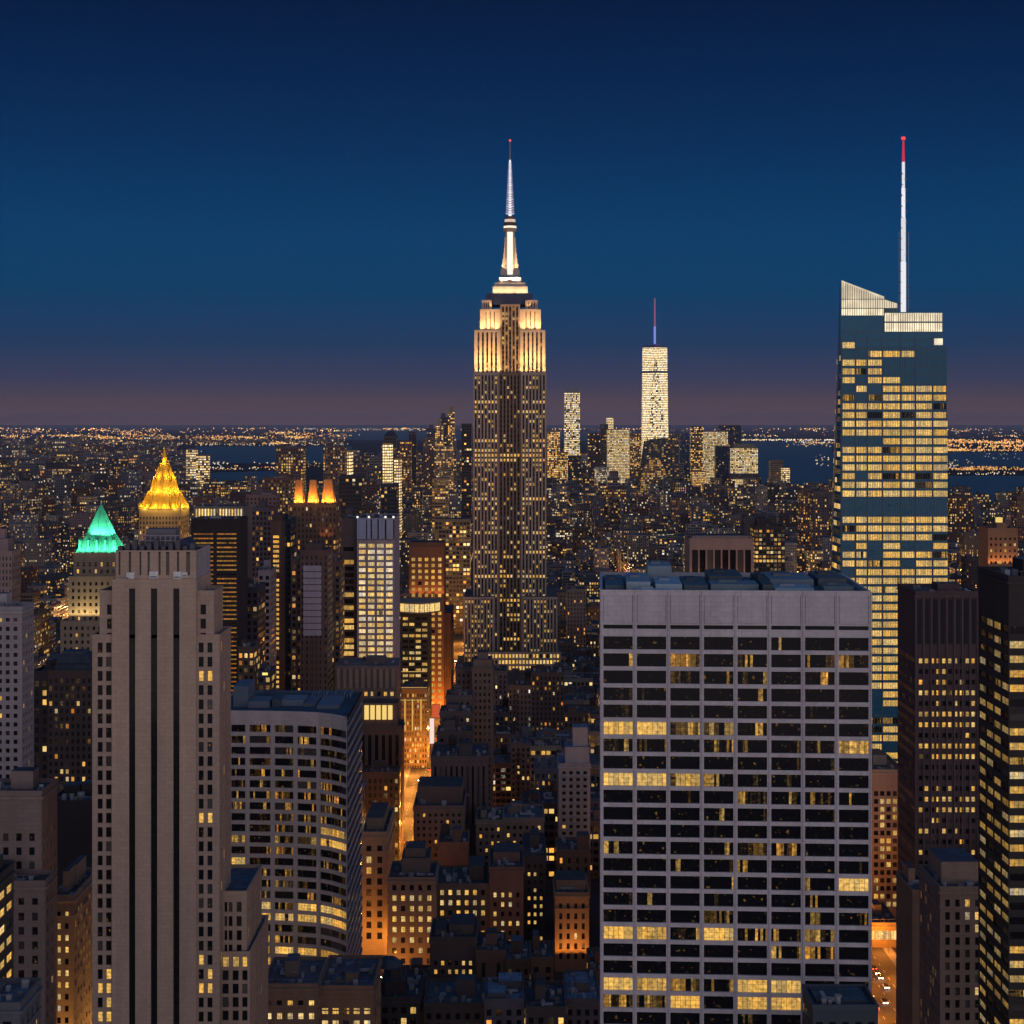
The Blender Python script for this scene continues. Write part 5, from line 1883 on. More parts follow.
hero('brick_block', 'tall plain brick block with a few yellow windows joining the wide yellow windowed block', 'loft building', (489.3, 523.5), 869.5, 689, 30, (.19, .11, .085), pitch=(3.0, 3.9), win=(.42, .5), lit=.5, warm=.4, visy=955, full=.5, topblank=8.5, sheds=[(.1, .9, .4, .95, 4)], clutter=5, bottom=2)
hero('blank_brick_block', 'blank brown brick block behind the wide yellow windowed block', 'building', (438.5, 468), 844.5, 728, 22, (.21, .115, .08), style='proc', pitch=(30, 30), win=(0,), lit=0, clutter=4, tank=(.2, .4))
hero('tan_terrace_block', 'pale tan block squeezed between dark roofs near the brick loft', 'building', (476, 503), 822, 770, 26, (.24, .18, .14), pitch=(2.4, 3.2), win=(.45, .5), lit=.3, visy=850, clutter=5)
hero('tan_terrace_neighbour', 'pale tan block with a blue grey roof beside the other pale tan block', 'building', (503.5, 544), 820, 775, 28, (.24, .18, .14), pitch=(2.8, 3.5), win=(.45, .5), lit=.3, visy=850, clutter=5, roofc=(.09, .13, .17))
hero('dark_slot_block', 'dark narrow block with a few yellow windows low on its face', 'building', (524, 546), 858, 712, 40, (.08, .07, .065), pitch=(2.8, 3.4), win=(.42, .45), lit=.3, warm=.4, visy=945, clutter=3, full=.9)
wb_, wbd = hero('white_balcony_block', 'pale grey apartment block with balconies and white roof house against the grid block', 'apartment block', (558.8, 590.3), 765.7, 800, 26, (.34, .31, .305), pitch=(2.9, 3.2), win=(.5, .5), lit=.07, warm=.5, visy=860, sheds=[(.2, .97, .05, .6, 8.6), (.45, .93, .15, .55, 17.5)], clutter=0, roofc=(.2, .25, .3))
for i_ in range(3):
    for j_ in range(11):
        mb = MB()
        bx_ = X(562.5 + 9.6 * i_, 800)
        zb_ = wbd[4] - 5.6 - 3.2 * j_
        mb.box(bx_, bx_ + 2.6, 798.75, 799.99, zb_, zb_ + .16, (.33, .31, .3), bottom=True)
        mb.box(bx_, bx_ + 2.6, 798.75, 798.8, zb_ + .16, zb_ + 1.05, (.26, .25, .26))
        adopt(wb_, mb.build('balcony', M_WALL))
hero('brown_stub_block', 'plain brown brick stub with a small white box beneath the balcony block', 'building', (557, 590), 852, 745, 22, (.18, .105, .075), style='proc', pitch=(4, 4), win=(.3,), lit=.03, sheds=[(.62, .98, .05, .4, 7)], clutter=2)
of_, ofd = hero('orange_foot_block', 'narrow tan building with vertical window strips and orange lit foot', 'building', (555, 589), 895, 690, 26, (.33, .21, .13), pitch=(3.3, 4.1), n=4, win=(.4, .6), lit=.06, warm=.5, topblank=2.6, visy=990, sheds=[(.05, .95, .3, .9, 4)], clutter=4, bottom=1)
for px in (558, 567, 576, 586):
    spot(of_, (X(px, 690), 686, 4), (X(px, 690), 690, 24), 5200, (1, .38, .07), 80)
hero('red_brick_block', 'low red brick block tucked beside the grid block foot', 'building', (589.5, 606), 972, 640, 26, (.28, .10, .06), style='proc', pitch=(4, 4), win=(.35,), lit=.15, strength=1.2, clutter=2)
hero('dark_brick_block', 'dark brick block with six yellow windows below the yellow windowed block', 'building', (430, 476), 940, 622, 24, (.115, .085, .075), pitch=(2.6, 3.2), win=(.46, .52), lit=.35, warm=.38, rows={}, visy=1000, full=.9, topblank=7, sheds=[(.1, .35, .2, .7, 2.5), (.4, .95, .3, .9, 3.5)], clutter=5)
hero('brick_roof_house_block', 'dark brick block with one broad blank penthouse wall', 'building', (476, 506), 953, 618, 22, (.16, .095, .075), style='proc', pitch=(6, 9), win=(.25,), lit=.04, clutter=4)
hero('low_roofs_block', 'dark low block with grey blue roof beside the blank penthouse', 'building', (506, 530), 962, 616, 22, (.12, .085, .07), style='proc', pitch=(3.5, 3.6), win=(.4,), lit=.08, clutter=4, roofc=(.11, .15, .19))
hero('brown_end_block', 'brown block end with a plain gable beside the orange footed building', 'building', (530.5, 554), 960, 617, 20, (.17, .105, .08), style='proc', pitch=(3.8, 3.6), win=(.4,), lit=.08, clutter=4)
hero('blue_roof_block', 'low block with blue grey roof sheets at the bottom of the view', 'building', (484, 524), 1002, 560, 22, (.13, .13, .15), style='proc', pitch=(3, 3.5), win=(.5,), lit=.1, roofc=(.16, .24, .31), sheds=[(.1, .55, .1, .6, 2.2), (.35, .95, .5, .9, 3.4)], clutter=5)
hero('tanked_roof_block', 'low dark block crowned with a water tank at the bottom of the view', 'building', (526, 566), 1010, 556, 26, (.10, .08, .075), style='proc', pitch=(3, 3.5), win=(.5,), lit=.12, tank=(.3, .6), clutter=6)
hero('white_shed_block', 'low dark block with pale roof sheds beneath the orange footed building', 'building', (566, 600), 1002, 566, 30, (.12, .10, .10), style='proc', pitch=(3, 3.5), win=(.5,), lit=.12, roofc=(.15, .22, .28), clutter=6)
db_, dd_ = hero('dome_roof_block', 'dark block with a rounded roof house at the avenue mouth', 'building', (378, 420), 1000, 590, 30, (.085, .07, .07), pitch=(3.3, 3.8), win=(.6, .6), lit=.08, sheds=[(.15, .6, .2, .8, 4.5), (.25, .5, .3, .7, 7.5)], clutter=5, visy=1024)
mb = MB()
for k_ in range(5):
    a0, a1 = k_ * math.pi / 10, (k_ + 1) * math.pi / 10
    mb.prism(circ(X(388, 600), 604, 4.6 * math.cos(a0), 16), dd_[4] + 7.6 + 3.4 * math.sin(a0), dd_[4] + 7.6 + 3.4 * math.sin(a1), (.07, .10, .14), scale_top=max(.02, math.cos(a1) / math.cos(a0)))
adopt(db_, mb.build('roof_dome', M_ROOF))
hero('orange_window_block', 'low dark block with a few glowing orange windows behind the rounded roof house', 'building', (396, 430), 988, 640, 24, (.10, .08, .07), pitch=(3.6, 4), win=(.5, .55), lit=.35, warm=.6, clutter=5, visy=1024)
hero('grey_roof_block', 'low dark block with a grey shed between the water tank block and the avenue', 'building', (424, 482), 1006, 585, 26, (.10, .085, .08), style='proc', pitch=(3.2, 3.6), win=(.5,), lit=.14, clutter=7, roofc=(.09, .11, .13))
hero('lit_annex', 'long low tan block with one row of yellow windows below the curved block', 'building', (262, 318), 987, 520, 26, (.25, .19, .15), pitch=(3.4, 3.9), win=(.5, .5), lit=.55, warm=.33, full=.5, topblank=3.2, visy=1024, roofc=(.09, .12, .16), clutter=5, margin=.4)
hero('lit_annex_end', 'brick end block with a long strip of yellow windows under its roof', 'building', (318.4, 373.5), 989, 522, 30, (.26, .17, .12), pitch=(2.9, 3.8), win=(.6, .5), lit=.75, warm=.33, full=.5, topblank=5, visy=1024, roofc=(.08, .11, .15), clutter=5, margin=.4)
hero('teal_roof_block', 'flat teal roofed block in front of the grid block foot', 'building', (813, 878), 1010, 352, 13, (.07, .09, .11), style='proc', pitch=(3, 3.4), win=(.5,), lit=.02, roofc=(.03, .10, .15), sheds=[(.1, .9, .3, .9, .8)], clutter=3)

# ------------------------------------------------------------------ towers at the west side of the view
DRT, _ = hero('dark_rib_tower', 'dark brown ribbed tower with lit office rows between glass tower and corner glass block', 'office tower', (915.6, 978.5), 594, 600, 28, (.115, .08, .078), style='win', pitch=(1.95, 3.8), win=(.62, .45), lit=.1, warm=.42, strength=.95,
     rowpy=[(665, .95), (676, .2), (687, .45), (698, .85), (708, .3), (719, 1.0), (730, .95), (740, .3), (751, 1.0), (762, .95), (772, .3), (793, .25), (803, .9), (814, .8), (833, .25), (855, .7), (897, .4), (918, .6)], topblank=22, visy=985, full=.5, roofc=(.07, .10, .14), clutter=5, seed=77, most=100)
for k_ in range(9):
    mb = MB()
    u_ = X(915.6 + 7.75 * k_, 600)
    mb.box(u_ - .22, u_ + .22, 599.55, 599.99, 0, Z(597, 600), (.15, .11, .11))
    if k_ < 8:
        mb.box(u_ + .75, u_ + 2.1, 599.8, 599.985, Z(644, 600), Z(599, 600), (.03, .03, .034))
    adopt(DRT, mb.build('rib', M_WALL))
gl2, gd = hero('corner_glass_tower', 'near black glass tower with greenish lit rows at the frame edge', 'office tower', (1008.7, 1085), 580, 430, 28, (.05, .046, .042), style='win', pitch=(6.4, 3.72), win=(.94, .5), lit=.72, warm=.36, strength=.85, sidestr=.42, topblank=11, visy=1024,
               full=.3, roofc=(.13, .17, .22), clutter=3, margin=.1)
hero('tan_corner_block', 'tan stone block with roof house in front of the dark ribbed tower', 'building', (940, 985), 890, 515, 26, (.30, .215, .165), style='win', pitch=(3.0, 3.85), n=4, win=(.46, .62), lit=.14, warm=.35, rows={}, topblank=2.2, visy=1024, full=.6,
     sheds=[(.15, .98, .25, .9, 7)], clutter=4, roofc=(.08, .10, .13))
hero('party_wall_block', 'plain brown party wall catching orange street light below the dark ribbed tower', 'building', (912.4, 932), 893, 567, 24, (.30, .19, .13), style='proc', pitch=(40, 40), win=(0,), lit=0, clutter=1)
hero('pilaster_block', 'pale stone block with tall lit pilasters below the glass tower', 'building', (866, 905), 772, 765, 40, (.36, .28, .20), style='win', pitch=(3.0, 3.6), win=(.66, .6), lit=.5, strength=.8, warm=.42, visy=940, topblank=8, clutter=2, margin=.3)
sf, sd_ = hero('shop_front_block', 'low shop block with a blazing glass front where the avenue bends out of view', 'shop building', (867, 899), 925, 722, 30, (.22, .17, .12), style='win', pitch=(3.1, 5.0), win=(.9, .82), lit=1.0, warm=.3, strength=1.2, topblank=2, visy=990, full=.5, clutter=2, margin=.1, bottom=1)
for a, b in ((873, 884), (888, 896)):
    mb = MB()
    mb.box(X(a, 722), X(b, 722), 720.8, 721.6, Z(966, 722), Z(957.5, 722), (1, .93, .78), p=(0, 0, 0, 1.25))
    adopt(sf, mb.build('light_box', M_LAMP))
po, pod = hero('portico_tower', 'tower top framed in pale stone with eight tall columns behind the grid block roof', 'office tower', (689.6, 753.6), 539, 1200, 34, (.40, .30, .25), style='win', pitch=(5.2, 90), n=8, win=(.8, .97), lit=.0, warm=.5, topblank=6.4, visy=600, par=.5, sheds=[(.05, .95, .2, .8, 2)], clutter=0, margin=1.2, reveal=1.2, side=False)
for k in range(5):
    spot(po, (X(697 + 12 * k, 1200), 1196, Z(580, 1200)), (X(697 + 12 * k, 1200), 1200, Z(560, 1200)), 700, (1, .5, .2), 110)

hero('amber_row_tower', 'dark tower with amber window rows behind the portico tower', 'tower', (755, 785), 527, 1500, 30, (.07, .06, .055), style='proc', pitch=(3.4, 3.8), win=(.7,), lit=.34, strength=1.1, sheds=[(.1, .6, .2, .8, 7)], clutter=1)
hero('twin_slab', 'dusky brown apartment slab by the river beside the glass tower', 'apartment block', (801, 812), 489, 2600, 30, (.15, .10, .10), style='proc', pitch=(3.2, 4.2), win=(.5,), lit=.22, clutter=0)
hero('dusky_slab', 'broader dusky apartment slab next to the brown slab by the river', 'apartment block', (813, 829), 492, 2500, 30, (.13, .115, .125), style='proc', pitch=(3.2, 4.2), win=(.5,), lit=.2, clutter=0)
hero('riverside_slab', 'dark riverside apartment slab seen just past the glass tower', 'apartment block', (950, 973), 497, 2700, 40, (.12, .085, .08), style='proc', pitch=(3.6, 4.2), win=(.5,), lit=.2, clutter=0)
ob, obd = hero('orange_stone_block', 'orange lit stone block with square windows and a yellow cupola', 'apartment block', (988, 1018), 529, 1700, 34, (.36, .2, .11), style='win', pitch=(4.6, 6.0), win=(.42, .45), lit=.1, visy=570, topblank=7, sheds=[(.35, .7, .2, .7, 6)], clutter=0, side=False)
for px in (990, 998, 1006, 1015):
    spot(ob, (X(px, 1700), 1696, Z(566, 1700)), (X(px, 1700), 1700, Z(540, 1700)), 5200, (1, .45, .12), 110)
mb = MB()
mb.prism(circ(X(1001, 1705), 1712, 3.6, 8), obd[4] + 6.1, obd[4] + 11, (1, .68, .2), p=(0, 0, 0, .9))
adopt(ob, mb.build('cupola', M_LAMP))
hero('edge_brick_tower', 'brown brick tower against the river at the frame edge', 'tower', (1017, 1050), 497, 2600, 30, (.26, .15, .11), style='proc', pitch=(3.6, 4.4), win=(.45,), lit=.18, clutter=0)

# ------------------------------------------------------------------ the far downtown cluster
def world_tower():
    Y = 6250.0
    s = Y / F
    root = thing('tapered_glass_tower', 'very tall lit glass tower with chamfered edges and a mast, far downtown', 'skyscraper', (X(655.5, Y), Y, 0))
    RECTS.append((Y, 643, 668, 347, 500))
    cx, cy, h = X(655.5, Y), Y + 31, 12.7 * s
    zt, zb = Z(347.5, Y), 84.0
    base = [(cx - h, cy - h), (cx + h, cy - h), (cx + h, cy + h), (cx - h, cy + h)]
    r = h * .98
    top = [(cx, cy - r), (cx + r, cy), (cx, cy + r), (cx - r, cy)]
    mb = MB()
    mb.wallquad(base[3], base[0], 0, zb, 5, 6, c=(.2, .22, .26), p=(.2, .3, .8, .8))
    mb.wallquad(base[0], base[1], 0, zb, 5, 6, c=(.2, .22, .26), p=(.3, .3, .8, .8))
    mb.wallquad(base[1], base[2], 0, zb, 5, 6, c=(.2, .22, .26), p=(.4, .3, .8, .8))
    mb.wallquad(base[2], base[3], 0, zb, 5, 6, c=(.2, .22, .26), p=(.5, .3, .8, .8))
    adopt(root, mb.build('podium', M_FAC))
    mb = MB()
    nv = (zt - zb) / 6.5
    for i in range(4):
        a, b, t0, tm = base[i], base[(i + 1) % 4], top[i], top[(i + 1) % 4]
        # upright facet: base edge and a point at the top; then the inverted facet
        for tri, uv_ in (([(a[0], a[1], zb), (b[0], b[1], zb), (t0[0], t0[1], zt)], [(0, 0), (20, 0), (10, nv)]),
                         ([(b[0], b[1], zb), (tm[0], tm[1], zt), (t0[0], t0[1], zt)], [(10, 0), (20, nv), (0, nv)])):
            sdv = .1 + .11 * i + (.05 if len(mb.f) % 2 else 0)
            mb.poly(tri, uv_, c=(.30, .34, .38, .42), p=(sdv, (.6 if len(mb.f) % 2 == 0 else .95), .92, 2.1))
    adopt(root, mb.build('glass_facets', M_FAC))
    # dark plant floors and central slot of unlit storeys
    mb = MB()
    for py, hh in ((373, 1.6),):
        f = (Z(py, Y) - zb) / (zt - zb)
        rr = h * (1.012 - .0 * f)
        k = h * (1 - f) + .0
        # octagon of the taper at this height
        oc = []
        for i in range(4):
            a, b, t0 = base[i], base[(i + 1) % 4], top[i]
            oc.append((a[0] + (t0[0] - a[0]) * f, a[1] + (t0[1] - a[1]) * f))
            oc.append((b[0] + (t0[0] - b[0]) * f, b[1] + (t0[1] - b[1]) * f))
        oc = [(cx + (q[0] - cx) * 1.012, cy + (q[1] - cy) * 1.012) for q in oc]
        mb.prism(oc, Z(py, Y), Z(py, Y) + hh * s, (.16, .18, .22))
    adopt(root, mb.build('plant_floors', M_METAL))
    mb = MB()
    mb.prism(top, zt, zt + 8, (.1, .14, .22), scale_top=.9)
    mb.prism(circ(cx, cy, 27, 16), zt + 8, zt + 14, (.3, .2, .5), scale_top=.75)
    adopt(root, mb.build('crown_ring', M_METAL))
    mb = MB()
    mb.prism(circ(cx, cy, 4.0, 8), zt + 14, Z(326, Y), (.28, .32, 1.0), p=(0, 0, 0, .85))
    adopt(root, mb.build('mast_foot', M_LAMP))
    mb = MB()
    mb.prism(circ(cx, cy, 3.2, 8), Z(326, Y), Z(297.5, Y), (.55, .17, .22), scale_top=.7, p=(0, 0, 0, .55))
    adopt(root, mb.build('mast', M_LAMP))
    FOOT.append((cx - h, cx + h, Y, Y + 62))


world_tower()

DT = [  # far downtown: name, label, px, top, Y, colour, lit, strength, pitch
    ('slender_lit_tower', 'slender pale lit tower with a dark crown, left of the tapered glass tower', (564.5, 580), 392, 4050, (.3, .3, .3), .62, .85, (5, 6.5), [(.15, .85, .15, .85, 8)]),
    ('slender_tower_base', 'dark block in front of the slender pale lit tower', (566, 581), 456, 3900, (.08, .085, .10), .1, .6, (5, 6), []),
    ('stepped_orange_tower', 'orange lit stepped tower close to the floodlit skyscraper', (547.5, 560), 431, 3800, (.36, .21, .12), .48, .8, (5, 6), []),
    ('stepped_orange_wing', 'lower orange brown wing attached to the stepped orange tower', (557, 568), 452, 3780, (.34, .2, .12), .42, .75, (5, 6), []),
    ('dark_mid_tower', 'dusky slab between the slender lit tower and the square lit slab', (588, 603), 433, 4000, (.14, .12, .14), .26, .7, (5, 6), []),
    ('square_lit_slab', 'square slab entirely lit in pale gold with a dark roof band', (607.5, 629.5), 429, 3900, (.34, .3, .22), .72, .66, (5, 5.5), []),
    ('slab_dark_flank', 'narrow dark tower pressed against the square lit slab', (600.5, 608), 424, 3950, (.09, .09, .12), .12, .7, (5, 6), []),
    ('beacon_stub', 'bright stub tower peeking over the dark tower beside the square lit slab', (606.8, 613.5), 417, 4100, (.4, .28, .18), .85, .8, (5, 6), []),
    ('brown_mid_slab', 'brown slab between the square lit slab and the tapered glass tower', (630.5, 643), 433, 4300, (.2, .15, .14), .36, .7, (5, 6), []),
    ('lit_dark_edge_tower', 'tall dark sided tower with gold rows beside the wide lit slab', (691, 703), 426, 3700, (.15, .11, .09), .34, .75, (5, 6), []),
    ('wide_lit_slab', 'wide slab lit pale gold with a blue dark roof', (702.5, 728), 431, 3700, (.34, .3, .22), .66, .62, (5, 5), []),
    ('blue_dark_block', 'plain dark blue block hiding the corner of the wide lit slab', (716, 728.5), 446, 3600, (.03, .06, .11), .04, .5, (5, 6), []),
    ('far_blue_roof_tower', 'dark blue flat tower beyond the wide lit slab', (719, 741), 425, 4500, (.06, .09, .14), .1, .5, (5, 6), []),
    ('banded_gold_block', 'broad gold lit block with fine bands near the river', (731.5, 758), 447.5, 3600, (.34, .3, .2), .68, .7, (5, 4.5), [(.1, .9, .2, .8, 8)]),
    ('dark_mid_band', 'dark band of building in front of the broad gold block', (731, 759), 473.5, 3480, (.09, .09, .11), .05, .5, (5, 5), []),
    ('low_gold_block', 'low gold lit block at the foot of the broad gold block', (733, 756), 478.5, 3420, (.35, .3, .2), .78, .72, (5, 5), []),
    ('brown_river_tower', 'plain brown tower standing at the river edge', (770.5, 783), 460, 3500, (.27, .2, .15), .12, .5, (5, 6), []),
    ('orange_river_tower', 'narrow orange lit tower leaning on the brown river tower', (782.5, 790), 467, 3480, (.3, .17, .09), .6, .85, (5, 6), []),
    ('white_angled_block', 'small pale lit block below the square lit slab', (595, 610), 467, 3300, (.5, .46, .4), .4, .6, (4, 5), []),
    ('small_gold_block', 'small gold block in front of the lit dark edge tower', (693, 706), 471, 3300, (.38, .3, .2), .5, .7, (4, 5), []),
    ('small_tan_block', 'small tan block beside the small gold block', (711, 722), 478, 3250, (.3, .22, .17), .3, .6, (4, 5), []),
    ('blue_slot_tower', 'blue glass slab behind the dark sloped building', (680, 690), 436, 4100, (.06, .11, .2), .1, .5, (5, 6), []),
    ('grey_far_slab', 'greyish far slab peeking behind the sloped building', (668, 681), 433, 4400, (.16, .16, .19), .2, .6, (5, 6), []),
    ('needle_lit_tower', 'needle thin tower with one bright edge in the eastern downtown cluster', (448, 454.5), 411, 3500, (.36, .26, .17), .4, .8, (4, 6), [(.2, .8, .2, .8, 10)]),
    ('cluster_dark_spire', 'dark stepped tower behind the needle thin tower', (439, 448), 417, 3900, (.12, .12, .16), .12, .6, (5, 6), [(.2, .7, .2, .8, 9)]),
    ('cluster_gold_spire', 'pale lit tower with a stepped top in the eastern downtown cluster', (435, 443), 425, 3800, (.42, .3, .2), .34, .75, (5, 6), [(.25, .75, .25, .75, 14)]),
    ('cluster_grey_tower', 'greyish tower at the edge of the eastern downtown cluster', (427, 435), 428, 3900, (.14, .14, .18), .14, .6, (5, 6), [(.25, .75, .25, .75, 8)]),
    ('municipal_block', 'broad stone block with gridded windows in the eastern downtown cluster', (434.5, 453), 446, 3300, (.42, .3, .21), .34, .6, (5, 6), []),
    ('municipal_wing', 'dusky rosy wing beside the broad stone block', (423.5, 435), 437, 3350, (.26, .19, .18), .22, .6, (5, 6), []),
    ('cluster_tail_tower', 'pale ribbed tower dropping behind the broad stone block', (452.5, 456), 436, 3360, (.3, .25, .22), .3, .6, (5, 6), []),
    ('dark_ribbed_tower', 'dark tower with white ribs just beside the floodlit skyscraper', (461.5, 471.5), 423.5, 2900, (.08, .07, .075), .2, .8, (4, 5), []),
    ('gold_square_block', 'square gold lit block below the broad stone block', (432, 448), 478, 2500, (.40, .28, .17), .35, .6, (4.2, 4.2), []),
    ('yellow_slab_tower', 'tower with a blazing yellow face and dark cap', (382.5, 391.5), 443, 2900, (.4, .32, .16), 1.0, 1.1, (4, 5), []),
    ('yellow_tower_cap', 'dark hipped tower top rising behind the blazing yellow face', (384, 396), 436, 3000, (.08, .08, .10), .05, .6, (5, 6), []),
    ('gold_corner_tower', 'gold lit stepped corner block beside the blazing yellow face', (394, 400.5), 458, 2850, (.38, .28, .16), .6, .9, (4, 5), []),
    ('copper_low_block', 'copper coloured low block near the blazing yellow face', (400, 411), 441, 3200, (.28, .14, .09), .3, .7, (5, 6), []),
    ('navy_hump_block', 'small navy block near the eastern downtown cluster', (409, 416), 432, 3600, (.05, .06, .10), .08, .6, (5, 6), []),
    ('golden_step_tower', 'tower with a golden lit stepped edge against the river', (343.5, 351), 450, 2500, (.42, .3, .15), .7, .95, (4, 5), []),
    ('dark_cap_block', 'black box topped block below the golden stepped tower', (339, 362), 476, 1900, (.05, .055, .07), .06, .7, (4, 4.5), []),
    ('navy_box_block', 'navy box topped block beside the black box topped block', (381, 397), 484, 1900, (.05, .06, .085), .1, .8, (4, 4.5), []),
    ('yellow_crown_block', 'low broad block whose top storey blazes yellow', (435, 470), 519, 1800, (.22, .2, .15), .3, .9, (3.6, 4.5), []),
    ('river_hotel', 'pale lit block by the river between gilded roof and dark residential tower', (186, 196), 449, 5600, (.4, .34, .26), .6, .7, (7, 8), []),
    ('river_hotel_annex', 'orange lit block beside the pale lit block by the river', (196, 208), 455, 5500, (.42, .27, .14), .6, .8, (7, 8), []),
]
for nm, lb, px, top, Y, c, lt, st, pt_, sh in DT:
    if 3200 <= Y < 5000:
        Y *= 1.5
        sh = [q[:4] + (q[4] * 1.5,) for q in sh]
    if lt >= .55:
        c = c + (.5,)
    if nm in ('slender_lit_tower', 'white_angled_block'):
        c = c[:3] + (.4,)
    hr_, hd_ = hero(nm, lb, 'tower', px, top, Y, 34, c, style='proc', pitch=pt_, win=(.74,), lit=lt * 1.05 if lt > .3 else lt * .62, strength=st * 1.95, topblank=2.5, par=0, sheds=sh, clutter=0)
    if nm == 'yellow_tower_cap':
        mb = MB()
        mb.prism([(hd_[0], hd_[2]), (hd_[1], hd_[2]), (hd_[1], hd_[3]), (hd_[0], hd_[3])], hd_[4] + .1, hd_[4] + 9, (.06, .06, .09), scale_top=.45)
        adopt(hr_, mb.build('hipped_roof', M_ROOF))


def shaped_far(name, label, pts, Y, D, c, p, pitch):
    """a far building with a shaped front outline given in view columns and rows"""
    root = thing(name, label, 'building', (X(sum(q[0] for q in pts) / len(pts), Y), Y + D / 2, 0))
    FOOT.append((X(min(q[0] for q in pts), Y), X(max(q[0] for q in pts), Y), Y, Y + D))
    RECTS.append((Y, min(q[0] for q in pts), max(q[0] for q in pts), min(q[1] for q in pts), 520))
    w = [(X(a, Y), max(0, Z(b, Y))) for a, b in pts]
    mb = MB()
    z0 = max(z for x, z in w)
    mb.poly([(x, Y, z) for x, z in w], [(x / pitch[0], (z - z0) / pitch[1]) for x, z in w], c=c, p=p)
    mb.poly([(x, Y + D, z) for x, z in w[::-1]], c=c, p=(0, 0, 0, 0))
    adopt(root, mb.build('wall', M_FAC))
    mb = MB()
    n = len(w)
    for i in range(n):
        a, b = w[i], w[(i + 1) % n]
        mb.poly([(b[0], Y, b[1]), (a[0], Y, a[1]), (a[0], Y + D, a[1]), (b[0], Y + D, b[1])], c=tuple(q * .8 for q in c))
    adopt(root, mb.build('roof', M_ROOF))


shaped_far('sloped_block', 'dark sloped block standing in front of the tapered glass tower', [(637, 560), (640, 476), (645, 441), (663, 438), (678, 438.5), (679, 560)], 5500, 50, (.13, .145, .15), (.21, .16, .8, .8), (7, 7))
shaped_far('domed_gold_block', 'round topped copper gold block at the foot of the sloped block', [(640, 560), (640.5, 479), (643, 470), (647, 463), (653, 457.6), (658.5, 458.5), (663, 465), (666, 474), (668.5, 484), (669, 560)], 5000, 40, (.42, .26, .15), (.31, .5, .72, .75), (6, 6.5))
# ------------------------------------------------------------------ the rest of the city
def interp(x, pts):
    for (a, b), (c, d) in zip(pts, pts[1:]):
        if a <= x <= c:
            return b + (d - b) * (x - a) / (c - a)
    return pts[0][1] if x < pts[0][0] else pts[-1][1]


SHORE = [(-400, 440), (150, 440), (186, 468), (190, 492.5), (284, 492.5), (292, 472), (345, 468), (352, 456), (560, 454), (700, 456), (728, 470), (742, 479), (790, 491), (838, 499), (960, 513), (1500, 516)]


def near_land(px, py):
    return py > interp(px, SHORE) + .6


def clash(x0, x1, y0, y1):
    for a, b, c, d in FOOT:
        if x0 < b + 1 and x1 > a - 1 and y0 < d + 1 and y1 > c - 1:
            return True
    return False


WALLS = [((.18, .14, .115), 'brown'), ((.25, .205, .17), 'tan'), ((.16, .085, .065), 'red brick'), ((.19, .19, .205), 'grey'), ((.21, .215, .24), 'grey'), ((.13, .14, .175), 'slate'), ((.10, .08, .075), 'dark brown'), ((.12, .125, .15), 'slate'),
         ((.33, .295, .25), 'pale stone'), ((.22, .16, .155), 'rosy'), ((.085, .085, .095), 'charcoal')]
RC = random.Random(2024)
CITY = []
AVX = [AV5[0], AV6[0], AV6[0] + 235, AV6[0] + 470, AV6[0] + 705, AV6[0] + 940, AV6[0] + 1175, AV6[0] + 1410, AV5[0] - 150, AV5[0] - 290, AV5[0] - 430, AV5[0] - 640, AV5[0] - 860, AV5[0] - 1080, AV5[0] - 1300, AV5[0] - 1520]
AVX.sort()


def top_limit(px, Y):
    """the highest row an unnamed building may reach, so the skyline stays the one in view"""
    if Y < 1290:
        if 380 < px < 604:
            return 668 if Y > 1050 else (720 if Y > 900 else 790)
        if px <= 75:
            return 640
        return 600
    if Y < 2500:
        return 505 if px < 480 else 522
    if Y < 3400:
        return 484
    return 468 if px < 190 else 476


for ai in range(len(AVX) - 1):
    bx0, bx1 = AVX[ai] + 16, AVX[ai + 1] - 16
    y = 560.0
    while y < 5750:
        dep = 62.0
        far = y > 2500
        for half in range(2):
            x = bx0
            ly0 = y + half * dep / 2
            while x < bx1 - 6:
                w = RC.uniform(11, 30) if not far else RC.uniform(18, 44)
                if RC.random() < .1:
                    w *= 1.5
                w = min(w, bx1 - x)
                if bx1 - x - w < 7:
                    w = bx1 - x
                d = dep / 2 - RC.choice((0, 0, 0, 2, 5))
                x0, x1, y0, y1 = x, x + w - .05, ly0, ly0 + d - .05
                x += w
                if abs((x0 + x1) / 2) > .33 * y0 + 70:
                    continue
                pxa, pxb = CX + x0 * F / y0, CX + x1 * F / y0
                if not near_land(max(-399, min(1499, (pxa + pxb) / 2)), HY + CZ * F / y0):
                    continue
                if y0 < 760 and 230 < pxb and pxa < 612:
                    continue
                if y0 < 900 and x1 > 90 and x0 < AV6[0]:
                    continue
                r = RC.random()
                if y < 1300:
                    h = RC.uniform(22, 52) if r < .85 else RC.uniform(45, 80)
                elif y < 2600:
                    h = RC.uniform(13, 34) if r < .86 else RC.uniform(30, 75)
                else:
                    h = RC.uniform(12, 32) if r < .88 else RC.uniform(28, 80)
                lim = top_limit((pxa + pxb) / 2, y0)
                h = min(h, Z(lim + RC.uniform(0, 14), y0))
                if y < 1290 and 380 < pxb and pxa < 610:
                    h = min(max(h, 40 if y0 > 1050 else 0), RC.uniform(30, 56) if y0 < 1050 else Z(RC.uniform(666, 676), y0))
                if h < 8 or clash(x0, x1, y0, y1):
                    continue
                CITY.append((x0, x1, y0, y1, h))
        y += dep + 18
